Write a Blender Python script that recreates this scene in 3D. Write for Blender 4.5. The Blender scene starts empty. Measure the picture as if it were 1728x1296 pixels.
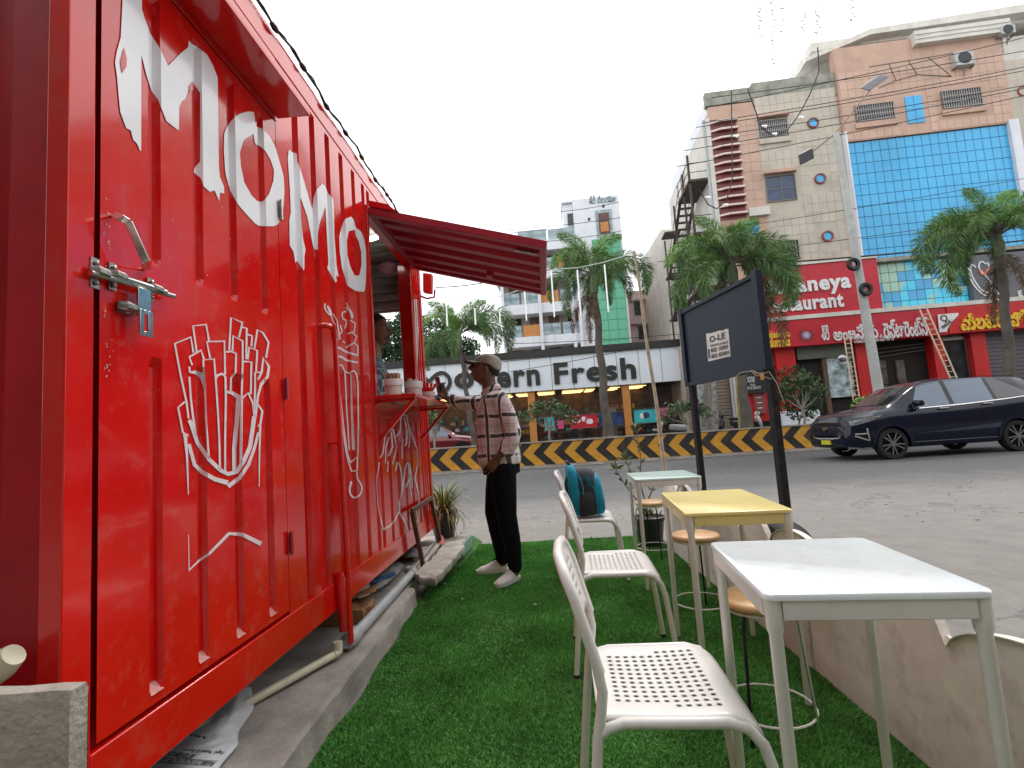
import bpy, bmesh, math, random
import numpy as np
from mathutils import Vector, Matrix, noise
from mathutils.geometry import tessellate_polygon
random.seed(7); np.random.seed(7)
sc = bpy.context.scene
COL = sc.collection
R_ = math.radians

# ------------------------------------------------------------------ camera
CF = 860.0                       # focal length in pixels of a 1728 px wide picture
_rho, _th = R_(3.72), math.atan(84.8/CF)
_az = math.pi/2 + math.atan(32.5/(CF/math.cos(_th)))
CC = Vector((0, 0, 1.10))
_Z = Vector((0, 0, 1))
CFW = Vector((math.cos(_az), math.sin(_az), 0))*math.cos(_th) + _Z*math.sin(_th)
_R0 = Vector((math.sin(_az), -math.cos(_az), 0)); _U0 = _R0.cross(CFW)
CR = math.cos(_rho)*_R0 - math.sin(_rho)*_U0
CU = math.sin(_rho)*_R0 + math.cos(_rho)*_U0
cam = bpy.data.cameras.new('camera'); camo = bpy.data.objects.new('camera', cam); COL.objects.link(camo)
camo.matrix_world = Matrix(((CR.x, CU.x, -CFW.x, CC.x), (CR.y, CU.y, -CFW.y, CC.y), (CR.z, CU.z, -CFW.z, CC.z), (0, 0, 0, 1)))
cam.sensor_width = 36; cam.lens = 36*CF/1728; cam.clip_start = .05; cam.clip_end = 600
sc.camera = camo

# ------------------------------------------------------------------ sky, sun, exposure
w = bpy.data.worlds.new('World'); sc.world = w; w.use_nodes = True
nt = w.node_tree; nt.nodes.clear()
sky = nt.nodes.new('ShaderNodeTexSky'); sky.sky_type = 'NISHITA'; sky.sun_disc = False
sky.sun_elevation = R_(52); sky.sun_rotation = R_(25); sky.dust_density = 6; sky.air_density = 1.2; sky.ozone_density = 1
mx = nt.nodes.new('ShaderNodeMix'); mx.data_type = 'RGBA'; mx.inputs[0].default_value = .92
mx.inputs[7].default_value = (11.2, 11.3, 11.5, 1)          # even white cloud cover over the sky
bg = nt.nodes.new('ShaderNodeBackground'); bg.inputs[1].default_value = .135
ow = nt.nodes.new('ShaderNodeOutputWorld')
nt.links.new(sky.outputs[0], mx.inputs[6]); nt.links.new(mx.outputs[2], bg.inputs[0]); nt.links.new(bg.outputs[0], ow.inputs[0])
sun = bpy.data.lights.new('sun', 'SUN'); sun.energy = 1.3; sun.angle = R_(14); sun.color = (1, .96, .9)
suno = bpy.data.objects.new('sun', sun); COL.objects.link(suno)
_sd = Vector((math.sin(R_(25))*math.cos(R_(52)), math.cos(R_(25))*math.cos(R_(52)), math.sin(R_(52))))
suno.rotation_euler = _sd.to_track_quat('Z', 'Y').to_euler()
sc.view_settings.view_transform = 'Standard'; sc.view_settings.look = 'None'
sc.view_settings.exposure = 0.22; sc.view_settings.gamma = 1; sc.view_settings.use_curve_mapping = False

# ------------------------------------------------------------------ helpers
def ray(x, y):
    return (CFW*CF + CR*(x-864) - CU*(y-648)).normalized()
def onplane(x, y, p0, n):
    d = ray(x, y); n = Vector(n); return CC + d*((Vector(p0)-CC).dot(n)/d.dot(n))
def onz(x, y, z=0): return onplane(x, y, (0, 0, z), (0, 0, 1))
def ony(x, y, Y): return onplane(x, y, (0, Y, 0), (0, 1, 0))

def tag(o, label=None, cat=None, group=None, kind=None):
    if label: o['label'] = label
    if cat: o['category'] = cat
    if group: o['group'] = group
    if kind: o['kind'] = kind
    return o
def link(o, parent=None):
    COL.objects.link(o)
    if parent is not None: o.parent = parent
    return o
def thing(name, label, cat, loc=(0, 0, 0), rz=0, group=None, mat=None):
    o = bpy.data.objects.new(name, None); o.empty_display_size = .1
    if mat is not None: o.matrix_world = mat
    else: o.location = loc; o.rotation_euler = (0, 0, rz)
    COL.objects.link(o)
    return tag(o, label, cat, group)
def copy_tree(root, loc=None, rz=None, label=None, scale=None):
    r = root.copy(); COL.objects.link(r)
    if loc is not None: r.location = loc
    if rz is not None: r.rotation_euler = (0, 0, rz)
    if scale is not None: r.scale = scale if hasattr(scale, '__len__') else (scale,)*3
    if label: r['label'] = label
    for ch in list(root.children):
        c = ch.copy(); COL.objects.link(c); c.parent = r
        for g in ch.children:
            d = g.copy(); COL.objects.link(d); d.parent = c
    return r

class G:
    """collects raw geometry"""
    def __init__(s): s.v = []; s.f = []; s.mi = []; s.cur = 0
    def add(s, vs, fs):
        b = len(s.v); s.v += [tuple(p) for p in vs]; s.f += [tuple(i+b for i in f) for f in fs]; s.mi += [s.cur]*len(fs); return s
    def box(s, x0, x1, y0, y1, z0, z1):
        return s.add([(x0,y0,z0),(x1,y0,z0),(x1,y1,z0),(x0,y1,z0),(x0,y0,z1),(x1,y0,z1),(x1,y1,z1),(x0,y1,z1)],
              [(0,3,2,1),(4,5,6,7),(0,1,5,4),(1,2,6,5),(2,3,7,6),(3,0,4,7)])
    def obox(s, c, ax, ay, az):
        c, ax, ay, az = map(Vector, (c, ax, ay, az))
        v = [c+i*ax+j*ay+k*az for k in (-1, 1) for i, j in ((-1,-1),(1,-1),(1,1),(-1,1))]
        return s.add(v, [(0,3,2,1),(4,5,6,7),(0,1,5,4),(1,2,6,5),(2,3,7,6),(3,0,4,7)])
    def beam(s, a, b, w, h, up=(0, 0, 1)):
        a, b = Vector(a), Vector(b); d = b-a; up = Vector(up)
        sd = d.cross(up)
        if sd.length < 1e-6: sd = d.cross(Vector((1, 0, 0)))
        sd.normalize(); u = sd.cross(d).normalized()
        return s.obox((a+b)/2, d/2, sd*w/2, u*h/2)
    def tube(s, pts, r, n=8, cap=True):
        pts = [Vector(p) for p in pts]; N = len(pts)
        rs = r if hasattr(r, '__len__') else [r]*N
        T = [(pts[min(i+1, N-1)]-pts[max(i-1, 0)]).normalized() for i in range(N)]
        u = T[0].orthogonal().normalized(); vs = []
        for i in range(N):
            u = (u - T[i]*u.dot(T[i])).normalized(); w_ = T[i].cross(u)
            for k in range(n):
                a = 2*math.pi*k/n; vs.append(pts[i]+(u*math.cos(a)+w_*math.sin(a))*rs[i])
        fs = [(i*n+k, i*n+(k+1) % n, (i+1)*n+(k+1) % n, (i+1)*n+k) for i in range(N-1) for k in range(n)]
        if cap: fs += [tuple(reversed(range(n))), tuple(range((N-1)*n, N*n))]
        return s.add(vs, fs)
    def lathe(s, prof, c=(0, 0, 0), n=24, axis='z', cap=True):
        c = Vector(c); vs = []
        for r, z in prof:
            for k in range(n):
                a = 2*math.pi*k/n; p = (r*math.cos(a), r*math.sin(a), z)
                if axis == 'y': p = (p[0], z, p[1])
                if axis == 'x': p = (z, p[0], p[1])
                vs.append(c+Vector(p))
        m = len(prof)
        fs = [(i*n+k, i*n+(k+1) % n, (i+1)*n+(k+1) % n, (i+1)*n+k) for i in range(m-1) for k in range(n)]
        if cap: fs += [tuple(reversed(range(n))), tuple(range((m-1)*n, m*n))]
        return s.add(vs, fs)
    def sph(s, c, r, n=12, m=8):
        rx, ry, rz = r if hasattr(r, '__len__') else (r, r, r); c = Vector(c); vs = [c+Vector((0, 0, -rz))]
        for i in range(1, m):
            ph = -math.pi/2+math.pi*i/m
            for k in range(n):
                a = 2*math.pi*k/n; vs.append(c+Vector((rx*math.cos(ph)*math.cos(a), ry*math.cos(ph)*math.sin(a), rz*math.sin(ph))))
        vs.append(c+Vector((0, 0, rz))); L = len(vs)-1
        fs = [(0, 1+(k+1) % n, 1+k) for k in range(n)]
        for i in range(m-2): fs += [(1+i*n+k, 1+i*n+(k+1) % n, 1+(i+1)*n+(k+1) % n, 1+(i+1)*n+k) for k in range(n)]
        fs += [(1+(m-2)*n+k, 1+(m-2)*n+(k+1) % n, L) for k in range(n)]
        return s.add(vs, fs)
    def prism(s, poly, a, b, f):
        """extrude a 2-D outline between depths a and b; f(u, v, d) -> 3-D"""
        n = len(poly); vs = [f(u, v, a) for u, v in poly]+[f(u, v, b) for u, v in poly]
        return s.add(vs, [tuple(range(n)), tuple(reversed(range(n, 2*n)))]+[(i, i+n, (i+1) % n+n, (i+1) % n) for i in range(n)])
    def loft(s, rings, cap=True, closed=True):
        n = len(rings[0]); vs = [p for r in rings for p in r]; m = len(rings); K = n if closed else n-1
        fs = [(i*n+k, i*n+(k+1) % n, (i+1)*n+(k+1) % n, (i+1)*n+k) for i in range(m-1) for k in range(K)]
        if cap and closed: fs += [tuple(reversed(range(n))), tuple(range((m-1)*n, m*n))]
        return s.add(vs, fs)
    def me(s, name='mesh', fix=True):
        m = bpy.data.meshes.new(name); m.from_pydata(s.v, [], s.f)
        if fix:
            bm = bmesh.new(); bm.from_mesh(m); bmesh.ops.recalc_face_normals(bm, faces=bm.faces); bm.to_mesh(m); bm.free()
        m.update(); return m
    def build(s, name, mat, parent=None, smooth=False, bevel=0, seg=2, sub=0, fix=True, angle=40):
        m = s.me(name, fix)
        for mm in (mat if isinstance(mat, (list, tuple)) else [mat]): m.materials.append(mm)
        if isinstance(mat, (list, tuple)):
            m.polygons.foreach_set('material_index', s.mi)
        o = bpy.data.objects.new(name, m); link(o, parent)
        if bevel:
            b = o.modifiers.new('b', 'BEVEL'); b.width = bevel; b.segments = seg; b.limit_method = 'ANGLE'; b.angle_limit = R_(35)
        if sub:
            b = o.modifiers.new('s', 'SUBSURF'); b.levels = sub; b.render_levels = sub
        if smooth or bevel: shade(m, angle)
        return o
def shade(m, angle=40):
    m.polygons.foreach_set('use_smooth', [True]*len(m.polygons))
    try: m.set_sharp_from_angle(angle=R_(angle))
    except Exception: pass
def inst(name, mesh, parent=None, loc=(0, 0, 0), rot=(0, 0, 0), scale=(1, 1, 1)):
    o = bpy.data.objects.new(name, mesh); o.location = loc; o.rotation_euler = rot; o.scale = scale
    return link(o, parent)
def evaluated(o, mats=None):
    """bake the modifiers of o into its mesh"""
    dg = bpy.context.evaluated_depsgraph_get(); dg.update()
    m = bpy.data.meshes.new_from_object(o.evaluated_get(dg)); o.modifiers.clear(); o.data = m
    return o
def text_me(txt, wid, hgt, ext=.02, bold=0., shear=0., spacing=1.):
    """lettering as a mesh in the x-z plane (front towards -y), its box 0..wid by 0..hgt"""
    c = bpy.data.curves.new('t', 'FONT'); c.body = txt; c.extrude = .5; c.offset = bold; c.shear = shear; c.space_character = spacing
    c.resolution_u = 3
    o = bpy.data.objects.new('t', c); COL.objects.link(o)
    dg = bpy.context.evaluated_depsgraph_get(); dg.update()
    m = bpy.data.meshes.new_from_object(o.evaluated_get(dg)); bpy.data.objects.remove(o)
    n = len(m.vertices)
    if n == 0: return m
    a = np.empty(n*3); m.vertices.foreach_get('co', a); a = a.reshape(-1, 3)
    lo, hi = a.min(0), a.max(0); sp = np.maximum(hi-lo, 1e-6)
    b = np.stack([(a[:, 0]-lo[0])/sp[0]*wid, -(a[:, 2]-lo[2])/sp[2]*ext, (a[:, 1]-lo[1])/sp[1]*hgt], 1)
    m.vertices.foreach_set('co', b.ravel()); m.update(); m.materials.clear()
    return m

# ------------------------------------------------------------------ materials
def _n(nt, t, **k):
    n = nt.nodes.new(t)
    for a, b in k.items(): setattr(n, a, b)
    return n
def mat(name, col, rough=.5, metal=0., var=.08, vs=6., bump=0., bs=60., coat=0., dirt=None, emit=None, trans=0., spec=.5, sub=0., alpha=1., coord='Object', vcol=None, streak=False):
    m = bpy.data.materials.new(name); m.use_nodes = True; nt = m.node_tree; b = nt.nodes['Principled BSDF']; L = nt.links.new
    tc = _n(nt, 'ShaderNodeTexCoord')
    b.inputs['Roughness'].default_value = rough; b.inputs['Metallic'].default_value = metal
    b.inputs['Specular IOR Level'].default_value = spec
    b.inputs['Coat Weight'].default_value = coat; b.inputs['Coat Roughness'].default_value = .06
    b.inputs['Transmission Weight'].default_value = trans; b.inputs['Alpha'].default_value = alpha
    if sub: b.inputs['Subsurface Weight'].default_value = sub; b.inputs['Subsurface Radius'].default_value = (.02, .01, .006)
    n1 = _n(nt, 'ShaderNodeTexNoise'); n1.inputs['Scale'].default_value = vs; n1.inputs['Detail'].default_value = 6; n1.inputs['Roughness'].default_value = .6
    L(tc.outputs[coord], n1.inputs['Vector'])
    r = _n(nt, 'ShaderNodeValToRGB'); e = r.color_ramp.elements
    c2 = vcol or tuple(max(0, c*(1-2.2*var)) for c in col)
    e[0].position = .3; e[0].color = (*c2, 1); e[1].position = .68; e[1].color = (*[min(1, c*(1+var)) for c in col], 1)
    L(n1.outputs[0], r.inputs[0]); out = r.outputs[0]
    if dirt:
        dc, da, ds = dirt
        n2 = _n(nt, 'ShaderNodeTexNoise'); n2.inputs['Scale'].default_value = ds; n2.inputs['Detail'].default_value = 8; n2.inputs['Roughness'].default_value = .7
        if streak:
            mp = _n(nt, 'ShaderNodeMapping'); mp.inputs['Scale'].default_value = (1.6, 1.6, .16); L(tc.outputs[coord], mp.inputs[0]); L(mp.outputs[0], n2.inputs['Vector'])
        else: L(tc.outputs[coord], n2.inputs['Vector'])
        rr = _n(nt, 'ShaderNodeValToRGB'); rr.color_ramp.elements[0].position = .52; rr.color_ramp.elements[1].position = .72
        rr.color_ramp.elements[1].color = (da, da, da, 1); rr.color_ramp.elements[0].color = (0, 0, 0, 1); L(n2.outputs[0], rr.inputs[0])
        mm = _n(nt, 'ShaderNodeMix', data_type='RGBA'); L(rr.outputs[0], mm.inputs[0]); L(out, mm.inputs[6]); mm.inputs[7].default_value = (*dc, 1); out = mm.outputs[2]
    L(out, b.inputs['Base Color'])
    rv = _n(nt, 'ShaderNodeMath', operation='MULTIPLY_ADD'); L(n1.outputs[0], rv.inputs[0]); rv.inputs[1].default_value = .25*rough; rv.inputs[2].default_value = rough*.88; L(rv.outputs[0], b.inputs['Roughness'])
    if bump:
        n3 = _n(nt, 'ShaderNodeTexNoise'); n3.inputs['Scale'].default_value = bs; n3.inputs['Detail'].default_value = 5
        L(tc.outputs[coord], n3.inputs['Vector'])
        bp = _n(nt, 'ShaderNodeBump'); bp.inputs['Strength'].default_value = min(1, bump); bp.inputs['Distance'].default_value = .01
        L(n3.outputs[0], bp.inputs['Height']); L(bp.outputs[0], b.inputs['Normal'])
    if emit: b.inputs['Emission Color'].default_value = (*emit[0], 1); b.inputs['Emission Strength'].default_value = emit[1]
    return m
MT = {}
def mk(k, *a, **kw): MT[k] = mat(k, *a, **kw); return MT[k]
mk('red', (.66, .006, .004), .15, coat=.5, var=.06, vs=1.5, bump=.12, bs=5, dirt=(((.42, .10, .08)), .4, 9))
mk('red_door', (.67, .006, .004), .15, coat=.5, var=.05, vs=1.5, bump=.14, bs=7, dirt=(((.5, .16, .13)), .3, 14))
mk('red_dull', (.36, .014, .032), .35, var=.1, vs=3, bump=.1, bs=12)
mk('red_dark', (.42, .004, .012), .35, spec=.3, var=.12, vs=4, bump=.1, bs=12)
mk('paint_white', (.88, .88, .92), .22, coat=.4, var=.04, vs=3, bump=.12, bs=9)
mk('line_white', (.80, .68, .72), .35, var=.08, vs=20)
mk('chip', (.62, .32, .30), .6, var=.2, vs=60)
mk('lip_highlight', (.55, .22, .2), .5, var=.2, vs=40)
mk('chrome', (.62, .62, .6), .18, 1., var=.1, vs=30)
mk('zinc', (.45, .45, .42), .35, 1., var=.25, vs=30)
mk('white_metal', (.78, .75, .72), .34, var=.03, vs=9, dirt=((.45, .40, .35), .22, 26), coat=.1)
mk('table_white', (.80, .86, .87), .22, var=.02, vs=4, coat=.15, dirt=((.45, .45, .42), .35, 11))
mk('table_green', (.55, .70, .66), .25, var=.03, vs=4, coat=.15, dirt=((.4, .45, .42), .3, 11))
mk('table_yellow', (.82, .68, .26), .3, var=.05, vs=5, coat=.15, dirt=((.6, .5, .2), .4, 14))
mk('wood', (.60, .36, .17), .4, var=.15, vs=8, coat=.1, bump=.05, bs=40)
mk('turf', (.055, .16, .035), .8, var=.35, vs=30, bump=.6, bs=300, spec=.2)
mk('blade', (.135, .36, .085), .65, var=.3, vs=3, spec=.2, vcol=(.075, .24, .048), dirt=((.16, .24, .08), .5, 2.2))
mk('concrete', (.44, .41, .36), .85, var=.2, vs=7, bump=.5, bs=40, dirt=((.16, .12, .1), .7, 6))
mk('concrete_top', (.37, .335, .30), .85, var=.2, vs=4, bump=.45, bs=50, dirt=((.17, .135, .115), .75, 3))
mk('block', (.38, .34, .29), .9, var=.12, vs=9, bump=.7, bs=60, dirt=((.26, .17, .14), .6, 3))
mk('ply', (.82, .74, .66), .7, var=.08, vs=5, bump=.15, bs=30, dirt=((.30, .22, .17), .5, 7))
mk('ply_edge', (.80, .74, .66), .7, var=.1, vs=20)
mk('navy', (.010, .017, .036), .6, var=.15, vs=10, bump=.1, bs=30, spec=.3)
mk('post', (.014, .014, .018), .75, spec=.25, var=.3, vs=20, bump=.3, bs=60, dirt=((.12, .05, .03), .5, 18))
mk('rust', (.13, .055, .035), .8, var=.3, vs=30, bump=.3, bs=80)
mk('pvc', (.42, .44, .46), .4, var=.08, vs=10)
mk('cream_pvc', (.62, .57, .42), .4, var=.08, vs=10)
mk('sack', (.62, .64, .66), .45, var=.06, vs=8, bump=.35, bs=20)
mk('ink', (.06, .06, .07), .6)
mk('card', (.35, .17, .07), .8, var=.1, vs=10)
mk('blue_plastic', (.02, .10, .30), .4)
mk('pink_cloth', (.55, .14, .12), .8)
mk('rag', (.36, .38, .36), .85, var=.2, vs=10)
mk('black', (.008, .008, .009), .6, spec=.3, var=.1)
mk('black_plastic', (.02, .02, .022), .4, var=.1)
mk('soil', (.06, .04, .03), .95, var=.4, vs=40, bump=.8, bs=40)
mk('leaf', (.05, .12, .025), .5, var=.35, vs=2.5, spec=.4, vcol=(.02, .055, .012))
mk('leaf_dark', (.03, .075, .022), .5, var=.4, vs=1.5, spec=.35, vcol=(.012, .034, .012))
mk('leaf_bush', (.075, .12, .045), .55, var=.35, vs=3, vcol=(.03, .06, .02))
mk('leaf_dry', (.30, .21, .09), .7, var=.3, vs=20, vcol=(.10, .10, .03))
mk('frond', (.13, .24, .07), .55, var=.35, vs=1.2, vcol=(.045, .11, .035))
mk('frond_bright', (.22, .38, .08), .55, var=.3, vs=1.2, vcol=(.09, .21, .04))
mk('frond_dry', (.20, .13, .07), .8, var=.35, vs=3)
mk('bark', (.20, .17, .14), .9, var=.25, vs=9, bump=.5, bs=30)
mk('bark_pale', (.30, .27, .23), .9, var=.2, vs=9, bump=.4, bs=30)
mk('bamboo', (.50, .40, .28), .6, var=.2, vs=8)
mk('cable', (.02, .02, .02), .6)
mk('led', (.75, .78, .75), .3)
mk('teal', (.0, .28, .44), .7, var=.12, vs=14, bump=.2, bs=60)
mk('bag_black', (.035, .035, .042), .75, var=.2, vs=30, bump=.2, bs=90)
mk('ceramic', (.72, .68, .66), .3)
mk('paper_brown', (.45, .28, .16), .8)
mk('steel', (.4, .4, .4), .25, 1.)
mk('spoon_red', (.75, .02, .015), .3)
mk('wall_in', (.42, .42, .40), .6, var=.08)
mk('tube_lit', (.9, .9, .9), .3, emit=((1, .98, .9), 6))
# ================================================================== ground
g = G(); g.add([(-70, -12, 0), (70, -12, 0), (70, 90, 0), (-70, 90, 0)], [(0, 1, 2, 3)])
def ground_mat():
    m = bpy.data.materials.new('road_surface'); m.use_nodes = True; nt = m.node_tree; b = nt.nodes['Principled BSDF']; L = nt.links.new
    tc = _n(nt, 'ShaderNodeTexCoord'); sx = _n(nt, 'ShaderNodeSeparateXYZ'); L(tc.outputs['Object'], sx.inputs[0])
    def noi(s, d=8, r=.65):
        n = _n(nt, 'ShaderNodeTexNoise'); n.inputs['Scale'].default_value = s; n.inputs['Detail'].default_value = d; n.inputs['Roughness'].default_value = r
        L(tc.outputs['Object'], n.inputs['Vector']); return n
    a = noi(.7); c = noi(90, 3); d = noi(5)
    # dusty concrete shoulder up to about y = 8.5, asphalt beyond
    ma = _n(nt, 'ShaderNodeMath', operation='MULTIPLY_ADD'); L(a.outputs[0], ma.inputs[0]); ma.inputs[1].default_value = 3.0; L(sx.outputs[1], ma.inputs[2])
    mr = _n(nt, 'ShaderNodeMapRange'); mr.inputs[1].default_value = 8.3; mr.inputs[2].default_value = 10.6; L(ma.outputs[0], mr.inputs[0])
    m1 = _n(nt, 'ShaderNodeMix', data_type='RGBA'); L(mr.outputs[0], m1.inputs[0]); m1.inputs[6].default_value = (.245, .23, .215, 1); m1.inputs[7].default_value = (.10, .102, .106, 1)
    m2 = _n(nt, 'ShaderNodeMix', data_type='RGBA', blend_type='MULTIPLY'); m2.inputs[0].default_value = .55
    r = _n(nt, 'ShaderNodeValToRGB'); r.color_ramp.elements[0].position = .3; r.color_ramp.elements[0].color = (.55, .55, .55, 1); r.color_ramp.elements[1].position = .7; r.color_ramp.elements[1].color = (1.15, 1.12, 1.1, 1)
    L(c.outputs[0], r.inputs[0]); L(m1.outputs[2], m2.inputs[6]); L(r.outputs[0], m2.inputs[7])
    m3 = _n(nt, 'ShaderNodeMix', data_type='RGBA', blend_type='MULTIPLY'); m3.inputs[0].default_value = .5
    r2 = _n(nt, 'ShaderNodeValToRGB'); r2.color_ramp.elements[0].position = .35; r2.color_ramp.elements[0].color = (.7, .7, .7, 1); r2.color_ramp.elements[1].position = .65; r2.color_ramp.elements[1].color = (1.1, 1.1, 1.1, 1)
    L(d.outputs[0], r2.inputs[0]); L(m2.outputs[2], m3.inputs[6]); L(r2.outputs[0], m3.inputs[7])
    e_ = noi(1.6, 10, .75); r3 = _n(nt, 'ShaderNodeValToRGB'); r3.color_ramp.elements[0].position = .54; r3.color_ramp.elements[0].color = (1, 1, 1, 1); r3.color_ramp.elements[1].position = .66; r3.color_ramp.elements[1].color = (.78, .77, .76, 1)
    L(e_.outputs[0], r3.inputs[0]); m4 = _n(nt, 'ShaderNodeMix', data_type='RGBA', blend_type='MULTIPLY'); m4.inputs[0].default_value = .8; L(m3.outputs[2], m4.inputs[6]); L(r3.outputs[0], m4.inputs[7])
    vo = _n(nt, 'ShaderNodeTexVoronoi', feature='DISTANCE_TO_EDGE'); vo.inputs['Scale'].default_value = .42; wp = _n(nt, 'ShaderNodeVectorMath', operation='ADD'); ws = _n(nt, 'ShaderNodeVectorMath', operation='SCALE'); wn_ = noi(2.5, 6); L(wn_.outputs['Color'], ws.inputs[0]); ws.inputs['Scale'].default_value = .9
    L(tc.outputs['Object'], wp.inputs[0]); L(ws.outputs[0], wp.inputs[1]); L(wp.outputs[0], vo.inputs['Vector'])
    cr = _n(nt, 'ShaderNodeMath', operation='LESS_THAN'); L(vo.outputs['Distance'], cr.inputs[0]); cr.inputs[1].default_value = .006
    ck = _n(nt, 'ShaderNodeMath', operation='MULTIPLY'); L(cr.outputs[0], ck.inputs[0]); cm2 = _n(nt, 'ShaderNodeMath', operation='GREATER_THAN'); L(a.outputs[0], cm2.inputs[0]); cm2.inputs[1].default_value = .5; L(cm2.outputs[0], ck.inputs[1])
    m5 = _n(nt, 'ShaderNodeMix', data_type='RGBA'); L(ck.outputs[0], m5.inputs[0]); L(m4.outputs[2], m5.inputs[6]); m5.inputs[7].default_value = (.13, .125, .118, 1)
    L(m5.outputs[2], b.inputs['Base Color']); b.inputs['Roughness'].default_value = .85
    bp = _n(nt, 'ShaderNodeBump'); bp.inputs['Strength'].default_value = .5; bp.inputs['Distance'].default_value = .006; L(c.outputs[0], bp.inputs['Height']); L(bp.outputs[0], b.inputs['Normal'])
    return m
tag(g.build('road', ground_mat()), kind='structure')
# far carriageway and footpath, raised a little behind the median
g = G(); g.box(-70, 70, 18.6, 25.2, .02, .2)
tag(g.build('far_carriageway', mk('asphalt_far', (.11, .11, .112), .85, var=.15, vs=.5, bump=.3, bs=40)), kind='structure')
g = G(); g.box(-70, 70, 25.2, 60, .02, .34)
tag(g.build('pavement', mk('pave', (.26, .24, .22), .85, var=.15, vs=2, bump=.3, bs=30)), kind='structure')
# unseen building added behind the viewer to block sky light and darken reflections
bh = thing('rear_sky_blocker', 'plain brown building behind the viewer on the near side of the road', 'building')
g = G(); g.box(-26, 74, -15, -5.5, 0, 10.5); g.build('wall', mk('rear_wall', (.16, .13, .11), .85, var=.2, vs=.6), bh)
g = G(); g.box(-26.2, 74.2, -15, -5.2, 10.5, 10.9); g.build('parapet', MT['concrete'], bh)
_w = G(); _w.box(-.8, .8, -.06, 0, -.7, .7); _w = _w.me('window'); _w.materials.append(mk('rear_window', (.03, .035, .04), .2))
for _i in range(28):
    for _j in range(3): inst('window', _w, bh, (-23.5+_i*3.5, -5.5, 2.2+_j*3.2))
# painted edge line and the small gutter strip at the barrier foot
BA = math.atan(32.5/(CF/math.cos(_th)))                    # the barrier runs at this azimuth
BX = Vector((math.cos(BA), math.sin(BA), 0)); BY = Vector((-math.sin(BA), math.cos(BA), 0))
B0 = Vector((0, 16.42, 0))
def bar(u, d, z): return B0+BX*u+BY*d+_Z*z
g = G(); g.add([bar(-40, -.20, .004), bar(60, -.20, .004), bar(60, -.06, .004), bar(-40, -.06, .004)], [(0, 1, 2, 3)])
tag(g.build('road_edge_line', mk('road_paint', (.55, .54, .50), .7, var=.25, vs=6)), kind='structure')

# grit and small stones along the roadside
g = G(); _r = random.Random(12)
for _k in range(420):
    x = _r.uniform(-3, 9); y = _r.choice([_r.uniform(5.05, 8), _r.uniform(5.3, 16)]); s_ = _r.uniform(.003, .010)
    g.obox((x, y, s_*.5), (s_*_r.uniform(.6, 1.3), s_*_r.uniform(-.5, .5), 0), (s_*_r.uniform(-.4, .4), s_, 0), (0, 0, s_*.6))
tag(g.build('road_grit', MT['concrete']), 'grey grit and small stones scattered on the road surface', 'grit', kind='stuff')

# ================================================================== artificial turf
def edge_l(y): return -.862+.02*math.sin(y*3.1)+.012*math.sin(y*9)
g = G(); ys = [-.3+i*.1 for i in range(57)]
vs = []
for y in ys: vs += [(edge_l(y), y, .006), (1.16, y, .006)]
yb = ys[-1]
g.add(vs, [(2*i, 2*i+1, 2*i+3, 2*i+2) for i in range(len(ys)-1)])
turf = tag(g.build('artificial_turf_mat', MT['turf']), kind='structure')
N = 330000
px_ = np.random.uniform(-.87, 1.15, N); py_ = 1.2+(np.random.uniform(0, 1, N)**1.15)*(5.3-1.2)
# mown lanes, seams and worn patches
patch = np.sin(px_*7+np.sin(py_*3))*np.sin(py_*5+px_*2)
h = (.008+.006*np.random.rand(N))*(1+.25*patch); h[np.abs(py_-3.98) < .006] *= .3
ang = np.random.uniform(0, 2*np.pi, N); wd = .0014+.0010*np.random.rand(N)*(.6+py_/3)
lean = np.random.normal(0, .006, (N, 2))+np.array([.002, -.003])
co = np.empty((N, 3, 3), np.float32)
co[:, 0] = np.stack([px_-np.cos(ang)*wd, py_-np.sin(ang)*wd, np.full(N, .006)], 1)
co[:, 1] = np.stack([px_+np.cos(ang)*wd, py_+np.sin(ang)*wd, np.full(N, .006)], 1)
co[:, 2] = np.stack([px_+lean[:, 0], py_+lean[:, 1], .006+h], 1)
keep = px_ > (-.862+.02*np.sin(py_*3.1)+.012*np.sin(py_*9))+.004
co = co[keep]; N = len(co)
m = bpy.data.meshes.new('turf_blades'); m.vertices.add(3*N); m.vertices.foreach_set('co', co.ravel())
m.loops.add(3*N); m.loops.foreach_set('vertex_index', np.arange(3*N, dtype=np.int32))
m.polygons.add(N); m.polygons.foreach_set('loop_start', np.arange(0, 3*N, 3, dtype=np.int32)); m.update(calc_edges=True)
m.materials.append(MT['blade'])
o = bpy.data.objects.new('turf_blades', m); link(o); tag(o, 'short green artificial grass pile beside the red container', 'turf', kind='stuff')
# scattered litter on the turf
for i, (x, y, l, a, c) in enumerate([(745, 1075, .045, .3, 'leaf_dry'), (925, 985, .0, 0, ''), (1000, 830, 0, 0, '')][:1]):
    pass
lit = []
for (x, y) in [(752, 985), (780, 1010), (722, 1060), (905, 1020)]:
    p = onz(x, y, .02); gg = G(); gg.beam(p, p+Vector((random.uniform(-.02, .02), random.uniform(-.02, .03), .002)), .006, .003)
    lit.append(gg)
for gg, lb in zip(lit, ['pale paper scrap on the turf by the broken slab', 'tiny white scrap on the turf right of the kerb', 'pale straw bit on the turf close to the plinth edge', 'small straw bit on the turf in front of the white shoes']):
    tag(gg.build('litter', MT['ply_edge']), lb, 'litter', 'litter scraps on the turf')

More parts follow.
